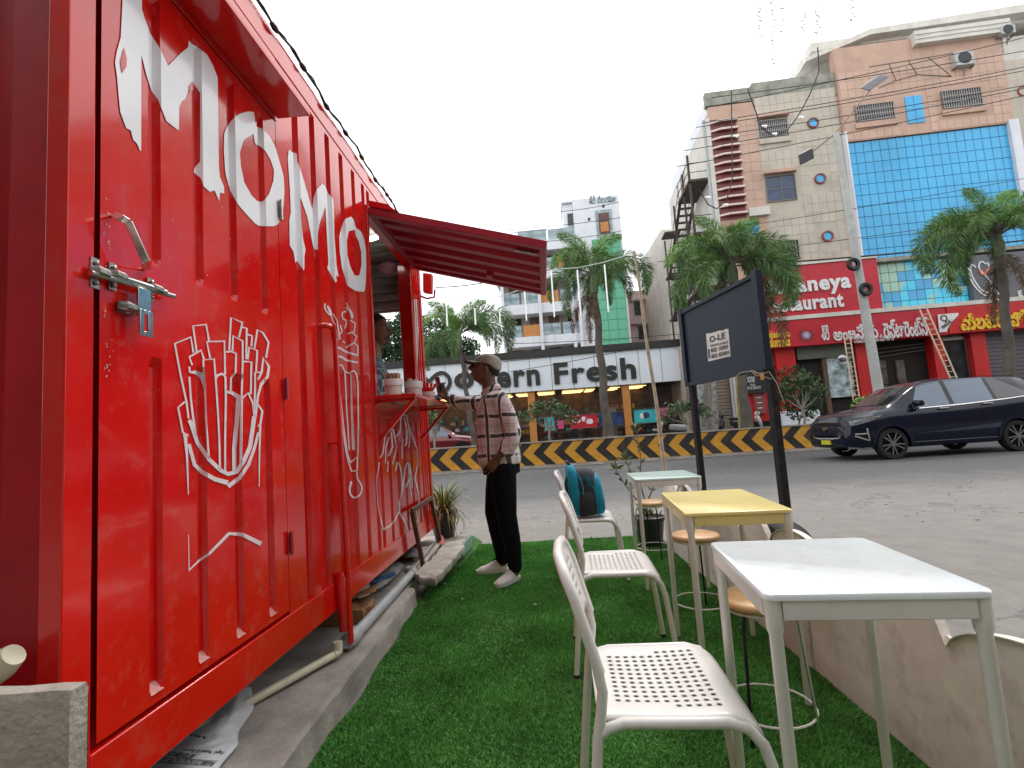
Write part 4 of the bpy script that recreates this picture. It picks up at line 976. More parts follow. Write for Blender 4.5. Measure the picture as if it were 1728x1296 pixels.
for k in range(30): leafm(lf, (random.uniform(-.08, .08), random.uniform(-.08, .08), .27), (random.uniform(-1, 1), random.uniform(-1, 1), 1), random.uniform(.06, .12), .008)
g.build('stem', MT['bark'], pq, smooth=True); lf.build('foliage', mk('leaf_olive', (.16, .19, .08), .6, var=.3, vs=9, vcol=(.08, .10, .04)), pq, fix=False)

# ================================================================== backpack on the far chair
def rbox(c, s, rz=0, r=.25, n=10, tilt=0.):
    """rounded box as a list of verts/faces (superellipsoid)"""
    g = G(); g.sph((0, 0, 0), 1, 2*n, n); out = []
    for v in g.v:
        v = Vector(v); k = (abs(v.x)**4+abs(v.y)**4+abs(v.z)**4)**.25 or 1; v = v/k; out.append(Vector((v.x*s[0], v.y*s[1], v.z*s[2])))
    M = Matrix.Translation(c) @ Matrix.Rotation(rz, 4, 'Z') @ Matrix.Rotation(tilt, 4, 'Y'); g.v = [tuple(M @ v) for v in out]; return g
bk = thing('backpack', 'teal and black backpack leaning on the seat of the far chair', 'backpack', (.345, 3.95, .462))
rbox((0, 0, .175), (.105, .15, .178), 0, tilt=-.10).build('bag_body', MT['bag_black'], bk, smooth=True)
rbox((-.075, 0, .195), (.045, .155, .19), 0, tilt=-.12).build('back_panel', MT['teal'], bk, smooth=True)
rbox((.085, -.005, .155), (.05, .14, .150), 0, tilt=-.12).build('front_panel', MT['teal'], bk, smooth=True)
rbox((.0, -.13, .10), (.055, .035, .085), 0).build('side_pocket', MT['bag_black'], bk, smooth=True)
rbox((-.0, -.118, .215), (.060, .030, .065), 0, tilt=.4).build('upper_pocket', MT['bag_black'], bk, smooth=True)
g = G(); g.tube([(-.06, -.157, .33), (-.035, -.170, .28), (-.02, -.168, .22), (-.025, -.168, .17)], .005, 6); g.build('zip', MT['teal'], bk, smooth=True)
g = G(); g.tube([(-.085, -.06, .36), (-.11, -.04, .40), (-.12, 0, .405), (-.11, .04, .40), (-.09, .06, .36)], .012, 8); g.tube([(-.10, -.08, .36), (-.14, -.10, .25), (-.13, -.11, .1), (-.10, -.10, .02)], .012, 6); g.build('strap', MT['bag_black'], bk, smooth=True)
g = G(); g.beam((.02, -.150, .30), (.055, -.145, .21), .010, .004, up=(0, -1, 0)); g.beam((.0, -.155, .31), (.03, -.152, .22), .006, .004, up=(0, -1, 0)); g.build('trim', MT['teal'], bk)
# ================================================================== chevron barrier and median
br = thing('median_barrier', 'concrete median wall painted with yellow and black chevrons', 'barrier')
TZ = .775
g = G(); prof_ = [(0, .10), (-.0, .62), (.01, TZ), (.20, TZ)]
mk('barrier_black', (.022, .021, .020), .6, var=.3, vs=3, bump=.2, bs=30, dirt=((.10, .075, .05), .6, 1.6))
mk('barrier_yellow', (.62, .30, .03), .55, var=.12, vs=3, bump=.2, bs=30, dirt=((.25, .15, .07), .5, 1.5))
mk('kerb', (.34, .30, .25), .85, var=.2, vs=3)
g.add([bar(u, d, z) for u in (-40, 60) for d, z in ((0, .0), (0, TZ), (.22, TZ), (.22, 0))], [(0, 1, 5, 4), (1, 2, 6, 5), (2, 3, 7, 6)])
g.build('wall', MT['barrier_black'], br)
g = G(); g.add([bar(u, d, z) for u in (-40, 60) for d, z in ((-.03, TZ-.0), (-.03, TZ+.045), (.25, TZ+.045), (.25, TZ))], [(0, 1, 5, 4), (1, 2, 6, 5), (2, 3, 7, 6), (0, 4, 7, 3)]); g.build('coping', MT['kerb'], br)
g = G(); g.add([bar(u, d, z) for u in (-40, 60) for d, z in ((-.05, .0), (-.05, .07), (0, .07))], [(0, 1, 4, 3), (1, 2, 5, 4)]); g.build('foot', MT['kerb'], br)
# one chevron, copied along the wall
u0 = (onplane(820+295/4.8, 760, B0, BY)-B0).dot(BX); u1 = (onplane(820+1470/4.8, 735, B0, BY)-B0).dot(BX); pit = (u1-u0)/7
zt, zb, zm = TZ-.002, .075, .45; sh_, ww_ = .33, .33
g = G(); P = [(0, zm), (sh_, zt), (sh_+ww_, zt), (ww_, zm), (sh_+ww_+.05, zb), (sh_+.05, zb)]
g.prism(P, -.004, -.0045+.0025, lambda u, v, d: (u, d, v)); cm_ = g.me('chevron'); cm_.materials.append(MT['barrier_yellow'])
k = -6
while True:
    u = u0+pit*(k)
    if u > 17.5: break
    p = bar(u, 0, 0); inst('chevron', cm_, br, p, (0, 0, BA+random.uniform(-.001, .001)), (1+random.uniform(-.03, .03), 1, 1)); k += 1
g = G(); g.add([bar(u, d, TZ-.03) for u in (-40, 60) for d in (.22, 2.0)], [(0, 1, 3, 2)]); g.add([bar(u, 2.0, z) for u in (-40, 60) for z in (0, TZ-.03)], [(0, 1, 3, 2)])
tag(g.build('median_soil', mk('median_soil', (.27, .235, .19), .95, var=.25, vs=2, bump=.5, bs=20)), kind='structure')

# ================================================================== vehicles
def car(label, name, spec, paint, mat_):
    t = thing(name, label, 'car', mat=mat_)
    S = spec; L_ = S['L']
    def it(tab, x):
        for i in range(len(tab)-1):
            if x <= tab[i+1][0]:
                a, b = tab[i], tab[i+1]; u = (x-a[0])/(b[0]-a[0]) if b[0] > a[0] else 0; u = max(0, min(1, u)); return a[1]+(b[1]-a[1])*u
        return tab[-1][1]
    def sec(x):
        zr = it(S['roof'], x); zb = min(it(S['belt'], x), zr-.015); hw = it(S['plan'], x); tw = it(S['top'], x); z0 = it(S['sill'], x)
        return [(0, z0), (hw*.80, z0), (hw*.955, z0+.03), (hw*.985, z0+.16), (hw, (z0+zb)*.5), (hw*.995, zb-.16), (hw*.955, zb-.035), (hw*.93, zb), (hw*.93+(tw-hw*.93)*.52, zb+(zr-.06-zb)*.52 if zr-zb > .12 else zb+(zr-zb)*.4), (tw, zr-.06 if zr-zb > .12 else zb+(zr-zb)*.7), (tw*.90, zr-.012 if zr-zb > .12 else zb+(zr-zb)*.85), (tw*.5, zr), (0, zr+.008)]
    def pt(x, v, side=-1, off=0.):
        s = sec(x); i = min(int(v), len(s)-2); f = v-i; a, b = s[i], s[i+1]; y, z = a[0]+(b[0]-a[0])*f, a[1]+(b[1]-a[1])*f
        if off:
            ny, nz = (b[1]-a[1]), -(b[0]-a[0]); l = math.hypot(ny, nz) or 1; y += ny/l*off; z += nz/l*off
        return Vector((x, side*y, z))
    xs = sorted(set([0, .03, .08, .16, .28, .42, L_-.02, L_-.08, L_-.2, L_]+[round(.42+k*.10, 3) for k in range(int((L_-.62)/.10)+1)]+[a for a, b in S['roof']]))
    g = G(); rings = []
    for x in xs:
        s = sec(x); rings.append([(x, -y, z) for y, z in s]+[(x, y, z) for y, z in reversed(s[1:-1])])
    g.loft(rings); body = g.build('body', paint, t, smooth=True, angle=28)
    cut = []
    for wx in S['wheels']:
        for sy in (-1, 1):
            c = G(); c.lathe([(S['R']+.055, -.16), (S['R']+.055, .16)], (wx, sy*(S['hw']-.08), S['R']), 36, 'y'); co_ = c.build('cut', paint); co_.matrix_world = mat_; cut.append(co_)
    for c in cut:
        md = body.modifiers.new('b', 'BOOLEAN'); md.object = c; md.operation = 'DIFFERENCE'; md.solver = 'EXACT'
    bpy.context.view_layer.update(); evaluated(body); shade(body.data, 28)
    for c in cut: bpy.data.objects.remove(c)
    def patch(name, x0, x1, v0, v1, mt, off=.006, nx=14, nv=5, f0=None, f1=None, sides=(-1, 1), parent=t):
        for sd in sides:
            g = G(); rings = []
            for i in range(nx+1):
                x = x0+(x1-x0)*i/nx; a = f0(x) if f0 else v0; b = f1(x) if f1 else v1
                rings.append([pt(x, a+(b-a)*j/nv, sd, off) for j in range(nv+1)])
            g.loft(rings, closed=False); g.build(name, mt, parent, smooth=True, angle=50)
    S['pt'] = pt; S['patch'] = patch
    # wheels
    R0_ = S['R']
    for wx in S['wheels']:
        for sy in (-1, 1):
            wh = G(); y = sy*(S['hw']-.115)
            wh.lathe([(R0_-.10, -.10), (R0_-.02, -.105), (R0_, -.075), (R0_, .075), (R0_-.02, .105), (R0_-.10, .10)], (wx, y, R0_), 36, 'y', cap=False); w_ = wh.build('wheel', MT['tyre'], t, smooth=True)
            g = G(); g.lathe([(.02, .02*sy), (R0_-.13, .03*sy)], (wx, y, R0_), 30, 'y', cap=False); g.build('brake_disc', MT['black'], w_)
            g = G(); g.lathe([(R0_-.115, -.02*sy), (R0_-.10, .10*sy), (R0_-.085, .10*sy), (R0_-.10, .08*sy)], (wx, y, R0_), 36, 'y', cap=False)
            for k in range(10):
                a = R_(36*k+(8 if k % 2 else -4)); c, s = math.cos(a), math.sin(a)
                g.beam((wx+.04*c, y+.085*sy, R0_+.04*s), (wx+(R0_-.095)*c, y+.095*sy, R0_+(R0_-.095)*s), .028, .02, up=(0, 1, 0))
            g.lathe([(.001, .10*sy), (.055, .10*sy), (.06, .07*sy)], (wx, y, R0_), 16, 'y', cap=False); g.build('rim', MT['alloy'], w_)
            g = G(); aa = [R_(d) for d in range(-5, 186, 8)]; ro, ri = R0_+.115, R0_+.045; hy = S['hw']
            ring = []
            for a in aa:
                c, s = math.cos(a), math.sin(a); x1_, z1_ = wx+ro*c, R0_+ro*s; x2_, z2_ = wx+ri*c, R0_+ri*s; yo = sy*(it(S['plan'], x1_)+.008)
                ring.append([(x2_, yo-.06*sy, z2_), (x2_, yo, z2_), (x1_, yo, z1_), (x1_, yo-.06*sy, z1_)])
            g.loft(ring); g.build('arch_trim', S['cladding'], t, smooth=True)
    return t, S, body
mk('tyre', (.016, .016, .016), .8, var=.2, vs=30); mk('alloy', (.38, .39, .40), .25, 1.); mk('glass_dark', (.012, .016, .02), .04, var=.05, coat=.3, spec=.9)
mk('glass_blue', (.10, .15, .22), .05, var=.1, vs=1.2, coat=.4, spec=.8); mk('car_navy', (.003, .006, .020), .2, metal=.0, coat=.25, spec=.28, var=.05); mk('car_red', (.16, .006, .012), .18, metal=.2, coat=1., var=.05)
mk('lamp_glass', (.30, .33, .36), .08, coat=1.); mk('plate_yellow', (.55, .55, .03), .4); mk('seam', (.004, .004, .006), .6)
mk('grille', (.008, .008, .01), .4, var=.1, bump=.8, bs=40)
SP = dict(L=4.72, hw=.915, R=.345, wheels=(.93, 3.74), cladding=MT['car_navy'],
  roof=[(0, .74), (.03, .88), (.10, 1.00), (.22, 1.06), (.6, 1.12), (1.0, 1.17), (1.12, 1.21), (1.45, 1.45), (1.75, 1.62), (2.05, 1.70), (2.6, 1.745), (3.3, 1.745), (4.1, 1.70), (4.35, 1.64), (4.62, 1.18), (4.70, 1.0), (4.72, .8)],
  belt=[(0, .66), (.10, .86), (.3, .95), (1.0, 1.06), (1.5, 1.08), (2.6, 1.11), (3.6, 1.17), (4.2, 1.22), (4.6, 1.10), (4.72, .78)],
  plan=[(0, .66), (.03, .74), (.10, .81), (.25, .87), (.5, .905), (1.0, .915), (4.0, .915), (4.5, .87), (4.66, .80), (4.72, .70)],
  top=[(0, .5), (.3, .70), (1.1, .74), (1.7, .63), (2.5, .62), (4.0, .60), (4.5, .58), (4.72, .55)],
  sill=[(0, .42), (.05, .30), (.4, .24), (4.3, .24), (4.72, .40)])
ca = ony(1509, 750, 11.72)
# the car faces left; its local +x runs from nose to tail
Mc = Matrix.Translation(Vector((ca.x-.95, 12.62, 0))) @ Matrix.Rotation(R_(2.5), 4, 'Z')
mpv, SP, body = car('dark navy people carrier with a yellow number plate driving past', 'people_carrier', SP, MT['car_navy'], Mc)
pt, patch = SP['pt'], SP['patch']
GL = MT['glass_blue']
patch('side_window', 1.52, 2.36, 7.12, 9.2, GL, f1=lambda x: 7.2+2.0*min(1, max(0, (x-1.48)/.36)), sides=(-1, 1))
patch('side_window', 2.46, 3.36, 7.12, 9.2, GL)
patch('quarter_window', 3.44, 4.20, 7.15, 9.1, MT['glass_dark'], f1=lambda x: 9.1-1.85*max(0, (x-3.5)/.72)**1.5)
patch('window_pillar', 2.36, 2.46, 7.10, 9.25, MT['black_plastic'], off=.008); patch('window_pillar', 3.36, 3.44, 7.10, 9.2, MT['black_plastic'], off=.008)
patch('belt_chrome', 1.40, 4.25, 6.92, 7.08, MT['chrome'], off=.010, nx=30, nv=1)
patch('roof_rail', 1.9, 4.2, 10.0, 10.35, MT['black_plastic'], off=.035, nx=20, nv=2)
g = G(); rings = [[pt(x, v, 1, .006) for v in (9.3, 10.2, 11, 11.9)]+[pt(x, v, -1, .006) for v in (11.9, 11, 10.2, 9.3)] for x in [1.14+.62*i/10 for i in range(11)]]
g.loft(rings, closed=False); g.build('windscreen', MT['glass_dark'], mpv, smooth=True, angle=60)
for a, b in ((1.62, 1.62), (2.41, 2.41), (3.40, 3.40)):
    g = G(); rings = [[pt(a+dx, v, -1, .003) for v in (2.6, 3.5, 4.5, 5.5, 6.5)] for dx in (-.004, .004)]; g.loft(rings, closed=False); g.build('door_seam', MT['seam'], mpv)
g = G(); rings = [[pt(x, v, -1, .0035) for v in (2.62, 2.72)] for x in [1.35+2.0*i/20 for i in range(21)]]; g.loft(rings, closed=False); g.build('sill_chrome', MT['chrome'], mpv)
patch('crease_highlight', 1.5, 3.4, 3.4, 3.9, mk('car_navy_light', (.03, .05, .09), .3, metal=.3, coat=.6), off=.004, nx=16, nv=1, f0=lambda x: 3.55, f1=lambda x: 3.56+.35*((x-1.5)/1.9), sides=(-1,))  # lighter navy patch paints the light caught on the door crease
for x in (2.16, 3.16):
    g = G(); p = pt(x, 5.9, -1, .03); g.beam(p-Vector((.11, 0, 0)), p+Vector((.11, 0, .006)), .03, .028); g.build('door_handle', MT['chrome'], mpv, bevel=.006)
mr = rbox(pt(1.56, 7.4, -1)+Vector((.02, -.12, .05)), (.075, .12, .07)).build('wing_mirror', MT['car_navy'], mpv, smooth=True)
g = G(); p = pt(1.55, 7.1, -1); g.beam(p, p+Vector((.02, -.08, .0)), .06, .03); g.build('mirror_foot', MT['black_plastic'], mr)
rbox(pt(1.56, 7.4, 1)+Vector((.02, .12, .05)), (.075, .12, .07)).build('wing_mirror', MT['car_navy'], mpv, smooth=True)
def nose(name, poly, mt, d=.012, both=False):
    """parts wrapped on the front: (y, z) outline pushed onto the nose"""
    for sd in ((-1, 1) if both else (1,)):
        P = [(y*sd, z) for y, z in poly]; g = G(); vs = []
        def fx_(y): a = abs(y); return .0+.02+.50*max(0, (a-.45))**1.6
        g.add([(fx_(y)-d, y, z) for y, z in P]+[(fx_(y)+.06, y, z) for y, z in P], [tuple(range(len(P))), tuple(range(2*len(P)-1, len(P)-1, -1))]+[(i, (i+1) % len(P), (i+1) % len(P)+len(P), i+len(P)) for i in range(len(P))])
        g.build(name, mt, mpv)
nose('grille', [(-.55, .84), (-.3, .86), (0, .865), (.3, .86), (.55, .84), (.62, .72), (.5, .58), (.25, .56), (0, .555), (-.25, .56), (-.5, .58), (-.62, .72)], MT['grille'], .02)
nose('grille_chrome', [(.66, .74), (.62, .73), (.49, .555), (.25, .53), (0, .53), (-.25, .53), (-.49, .555), (-.62, .73), (-.66, .74), (-.53, .52), (-.25, .50), (0, .495), (.25, .50), (.53, .52)], MT['chrome'], .03)
nose('grille_chrome', [(-.5, .885), (0, .90), (.5, .885), (.5, .87), (0, .885), (-.5, .87)], MT['chrome'], .028)
nose('bumper_intake', [(-.62, .46), (.62, .46), (.58, .34), (-.58, .34)], MT['grille'], .02)
nose('number_plate', [(-.17, .47), (.17, .47), (.17, .37), (-.17, .37)], MT['plate_yellow'], .045)
nose('front_badge', [(.07*math.cos(R_(a)), .74+.045*math.sin(R_(a))) for a in range(0, 360, 30)], MT['chrome'], .045)
g = G(); vs = []
for (x, z) in ((.10, .89), (.30, .93), (.55, .965), (.75, .99), (.70, .955), (.45, .86), (.22, .81), (.10, .80)):
    y = it_ = None
    for a, b in zip(SP['plan'][:-1], SP['plan'][1:]):
        if a[0] <= x <= b[0]: it_ = a[1]+(b[1]-a[1])*(x-a[0])/(b[0]-a[0])
    vs.append((x, -(it_*.995+.006), z))
n = len(vs); g.add(vs+[(x, y+.08, z) for x, y, z in vs], [tuple(range(n)), tuple(range(2*n-1, n-1, -1))]+[(i, (i+1) % n, (i+1) % n+n, i+n) for i in range(n)])
hl = g.build('headlight', MT['lamp_glass'], mpv, bevel=.004)
g = G(); g.beam((.16, -.846, .855), (.66, -.928, .965), .012, .02); g.beam((.22, -.872, .83), (.5, -.922, .895), .012, .012); g.build('headlight_trim', MT['chrome'], hl)
g = G(); g.beam((.14, -.836, .60), (.38, -.902, .605), .03, .03); g.beam((.38, -.905, .72), (.40, -.907, .45), .03, .03); g.beam((.14, -.836, .56), (.39, -.907, .45), .02, .03)
g.build('fog_lamp_trim', MT['chrome'], mpv, bevel=.004)
g = G(); g.beam((.05, -.70, .30), (.45, -.89, .27), .03, .04); g.build('splitter', MT['zinc'], mpv)

S2 = dict(L=4.3, hw=.85, R=.31, wheels=(.80, 3.35), cladding=MT['black'],
  roof=[(0, .65), (.1, .85), (.3, .92), (.95, 1.0), (1.05, 1.02), (1.7, 1.40), (2.2, 1.48), (2.8, 1.46), (3.3, 1.30), (3.8, 1.02), (4.2, .95), (4.3, .7)],
  belt=[(0, .6), (.2, .82), (1.0, .93), (3.3, .98), (4.2, .90), (4.3, .66)], plan=[(0, .55), (.1, .72), (.4, .82), (.9, .85), (3.7, .85), (4.2, .75), (4.3, .6)],
  top=[(0, .5), (1.0, .68), (1.7, .58), (2.8, .56), (3.6, .62), (4.3, .5)], sill=[(0, .35), (.4, .22), (3.9, .22), (4.3, .36)])
pr = ony(700, 750, 21.5)
Mr = Matrix.Translation(Vector((ony(797, 740, 21.5).x, 21.6, .22))) @ Matrix.Rotation(R_(180+2), 4, 'Z')
Mr = Matrix.Translation(Vector((ony(815, 740, 21.5).x, 21.6, .22))) @ Matrix.Rotation(R_(180+2), 4, 'Z')
rc, S2, b2 = car('dark red saloon beyond the median, seen past the container corner', 'saloon_car', S2, MT['car_red'], Mr)
for nm, x0, x1, f in (('side_window', 1.25, 2.15, lambda x: 7.2+2.0*min(1, max(0, (x-1.15)/.5))), ('side_window', 2.25, 3.2, lambda x: 9.1-1.8*max(0, (x-2.5)/.75)**1.3)):
    S2['patch'](nm, x0, x1, 7.15, 9.1, MT['glass_blue'], f1=f)
g = G(); g.loft([[S2['pt'](x, v, 1, .006) for v in (9.3, 10.2, 11, 11.9)]+[S2['pt'](x, v, -1, .006) for v in (11.9, 11, 10.2, 9.3)] for x in [1.08+.6*i/8 for i in range(9)]], closed=False); g.build('windscreen', MT['glass_dark'], rc, smooth=True, angle=60)
for x in (1.95, 2.95):
    g = G(); p = S2['pt'](x, 5.7, 1, .03); g.beam(p-Vector((.1, 0, 0)), p+Vector((.1, 0, 0)), .03, .03); g.build('door_handle', MT['chrome'], rc)
rbox(S2['pt'](1.3, 7.3, 1)+Vector((0, .1, .05)), (.07, .10, .06)).build('wing_mirror', MT['car_red'], rc, smooth=True)

# scooters on the far side
def scooter(loc, rz, label, pm):
    t = thing('scooter', label, 'scooter', loc, rz, 'scooters parked by the shops')
    for nm, x in (('front_wheel', -.62), ('rear_wheel', .62)):
        g = G(); g.lathe([(.14, -.04), (.23, -.045), (.26, 0), (.23, .045), (.14, .04)], (x, 0, .26), 20, 'y', cap=False); g.lathe([(.01, -.03), (.15, -.03)], (x, 0, .26), 12, 'y', cap=False); g.build(nm, MT['tyre'], t, smooth=True)
    rbox((.42, 0, .58), (.42, .14, .17), tilt=.12).build('tail_body', pm, t, smooth=True)
    rbox((-.05, 0, .30), (.30, .15, .06)).build('footboard', MT['black_plastic'], t, smooth=True)
    rbox((-.42, 0, .62), (.07, .19, .30), tilt=.28).build('front_shield', pm, t, smooth=True)
    rbox((-.62, 0, .50), (.20, .07, .06), tilt=.2).build('mudguard', pm, t, smooth=True)
    rbox((.35, 0, .80), (.38, .13, .06), tilt=.05).build('seat', MT['black'], t, smooth=True)
    g = G(); g.tube([(-.62, 0, .26), (-.45, 0, .65), (-.33, 0, .98)], .03, 8); g.tube([(-.25, -.32, 1.0), (-.33, -.1, 1.03), (-.33, .1, 1.03), (-.25, .32, 1.0)], .018, 8); g.build('handlebar', MT['black_plastic'], t, smooth=True)
    rbox((-.40, 0, 1.0), (.10, .12, .09)).build('headlamp', pm, t, smooth=True)
    for s in (-1, 1):
        g = G(); g.tube([(-.3, .2*s, 1.02), (-.3, .26*s, 1.15)], .008, 6); g.sph((-.3, .28*s, 1.19), (.02, .06, .04), 8, 6); g.build('mirror', MT['black_plastic'], t, smooth=True)
    return t
mk('scoot_silver', (.35, .36, .37), .3, metal=.3, coat=.4); mk('scoot_black', (.02, .02, .025), .25, coat=.6); mk('scoot_white', (.6, .6, .6), .3, coat=.4)
z0 = .34
p = ony(1133, 735, 24.6); scooter((p.x, 24.9, z0), R_(5), 'silver scooter parked left of the left sign post', MT['scoot_silver'])
p = ony(1232, 722, 24.6); scooter((p.x-.0, 24.5, z0), R_(8), 'black scooter parked left of the yellow banded post', MT['scoot_black'])
p = ony(1268, 722, 24.6); scooter((p.x+.1, 24.9, z0), R_(190), 'white and black scooter parked right of the yellow banded post', MT['scoot_white'])
# ================================================================== buildings
class Fr:
    def __init__(s, p, az):
        s.M = Matrix.Translation(Vector(p)) @ Matrix.Rotation(R_(az), 4, 'Z'); s.I = s.M.inverted(); s.n = s.M.to_3x3() @ Vector((0, 1, 0))
    def uz(s, x, y, d=0.):
        q = s.I @ onplane(x, y, s.M @ Vector((0, d, 0)), s.n); return (q.x, q.z)
    def rect(s, pts, d=0.):
        """four photo corners TL TR BR BL -> u0 u1 z0 z1"""
        q = [s.uz(x, y, d) for x, y in pts]
        return ((q[0][0]+q[3][0])/2, (q[1][0]+q[2][0])/2, (q[2][1]+q[3][1])/2, (q[0][1]+q[1][1])/2)
def fbox(name, u0, u1, z0, z1, d0, d1, m, par, bevel=0):
    g = G(); g.box(u0, u1, min(d0, d1), max(d0, d1), z0, z1); return g.build(name, m, par, bevel=bevel)
_boxm = {}
def unit(m):
    if m.name not in _boxm:
        g = G(); g.box(0, 1, -1, 0, 0, 1); me = g.me('unit_box'); me.materials.append(m); _boxm[m.name] = me
    return _boxm[m.name]
def ubox(name, u0, u1, z0, z1, d, dep, m, par):
    return inst(name, unit(m), par, (u0, d, z0), (0, 0, 0), (u1-u0, dep, z1-z0))
mk('cream', (.52, .475, .395), .7, var=.07, vs=1.2, dirt=((.26, .22, .17), .4, 1.1), coord='Object', streak=True); mk('peach', (.54, .36, .275), .7, var=.08, vs=1.2, dirt=((.33, .21, .15), .35, 1.3), streak=True)
mk('tile_cream', (.53, .48, .40), .5, var=.10, vs=.7); mk('tile_peach', (.57, .385, .295), .5, var=.09, vs=.7)
mk('conc_old', (.33, .33, .28), .9, var=.2, vs=2, bump=.3, bs=20, dirt=((.12, .12, .10), .6, 1.5)); mk('maroon', (.25, .075, .07), .6, var=.12, vs=3); mk('maroon_edge', (.74, .62, .56), .6)
mk('white_wall', (.76, .79, .84), .6, var=.04, vs=1.5, dirt=((.40, .42, .45), .4, 1.2), streak=True); mk('offwhite', (.66, .64, .58), .7, var=.08, vs=1.5, dirt=((.40, .38, .32), .4, 1.5), streak=True)
mk('glass_cyan', (.055, .44, .80), .10, var=.10, vs=.22, coat=.2, spec=.5); mk('mullion', (.03, .12, .25), .5); mk('glass_teal', (.04, .42, .60), .12, var=.5, vs=.42, coat=.2, vcol=(.36, .58, .46))
mk('glass_green', (.10, .46, .28), .2, var=.06, vs=1, coat=.2); mk('green_joint', (.03, .25, .14), .5); mk('win_dark', (.03, .035, .045), .15, var=.4, vs=2, coat=.3); mk('win_blue', (.03, .06, .13), .15, var=.2, vs=2, coat=.3)
mk('grillework', (.20, .17, .15), .6); mk('sign_red', (.50, .012, .03), .45, var=.05, vs=2); mk('shop_red', (.55, .012, .012), .5, var=.08, vs=2); mk('letter_white', (.75, .75, .75), .4)
mk('letter_yellow', (.80, .52, .03), .4); mk('letter_black', (.022, .022, .022), .5); mk('dark_room', (.016, .013, .012), .8); mk('shutter_grey', (.13, .12, .13), .5, metal=.2); mk('shutter_tan', (.24, .19, .15), .6)
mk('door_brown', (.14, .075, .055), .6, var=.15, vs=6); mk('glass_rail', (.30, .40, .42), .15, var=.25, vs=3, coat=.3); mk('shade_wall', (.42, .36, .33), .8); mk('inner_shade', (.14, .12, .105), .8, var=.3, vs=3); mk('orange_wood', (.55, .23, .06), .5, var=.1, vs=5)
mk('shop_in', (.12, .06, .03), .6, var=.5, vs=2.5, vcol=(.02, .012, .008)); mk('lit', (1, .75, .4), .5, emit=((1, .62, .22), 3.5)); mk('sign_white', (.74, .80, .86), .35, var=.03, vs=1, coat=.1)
mk('sign_grey', (.12, .125, .14), .5, var=.08, vs=2); mk('pink_wall', (.55, .44, .42), .8, var=.08, vs=2); mk('steel_rust', (.10, .075, .065), .8, var=.3, vs=8); mk('ladder_wood', (.62, .47, .33), .7, var=.1)
mk('poster_red', (.50, .02, .03), .4); mk('poster_blue', (.03, .05, .16), .4, var=.4, vs=2); mk('poster_cyan', (.05, .45, .50), .4, var=.2, vs=2); mk('poster_pink', (.60, .08, .20), .4)
mk('foliage_photo', (.35, .42, .44), .6, var=.9, vs=3, vcol=(.02, .05, .05)); mk('ac', (.45, .46, .45), .5, var=.1); mk('shutter_olive', (.12, .13, .10), .6)

FB = Fr((10, 25.4, 0), -4.0)
rb = thing('restaurant_building', 'five storey cream and peach building with a blue glass front and red restaurant signs', 'building', mat=FB.M.copy())
uL = FB.uz(1203, 260)[0]; uC = FB.uz(1287, 300)[0]; uP = FB.uz(1416, 190)[0]; uG0 = FB.uz(1437, 330)[0]; uG1 = FB.uz(1700, 250)[0]; uR = uG1+8
z_par = FB.uz(1300, 138)[1]; z_sign = FB.uz(1400, 442)[1]; z_can = FB.uz(1500, 528)[1]
zt_pe = FB.uz(1550, 68)[1]
DP = 9.5
fbox('rear_mass', uL+.02, uR, .34, z_par-.3, .30, DP, MT['white_wall'], rb)
fbox('wall', uL, uC-.012, 3.6, FB.uz(1220, 178)[1], 0, .28, MT['peach'], rb)
fbox('wall', uC-.01, uP-.01, 3.6, FB.uz(1350, 170)[1], 0, .29, MT['cream'], rb)
fbox('parapet', uL-.1, uC-.02, FB.uz(1220, 176)[1], FB.uz(1230, 152)[1], -.02, .3, MT['conc_old'], rb)
fbox('parapet', uC-.02, uP-.01, FB.uz(1350, 168)[1], z_par+.05, -.01, .3, MT['conc_old'], rb)
zb0 = FB.uz(1560, 228)[1]
fbox('wall', uP, uG1+.3, zb0, zt_pe, -.22, .28, MT['peach'], rb)
fbox('wall', uG1+.3, uR, 3.6, FB.uz(1720, 100)[1], -.05, .29, MT['cream'], rb)
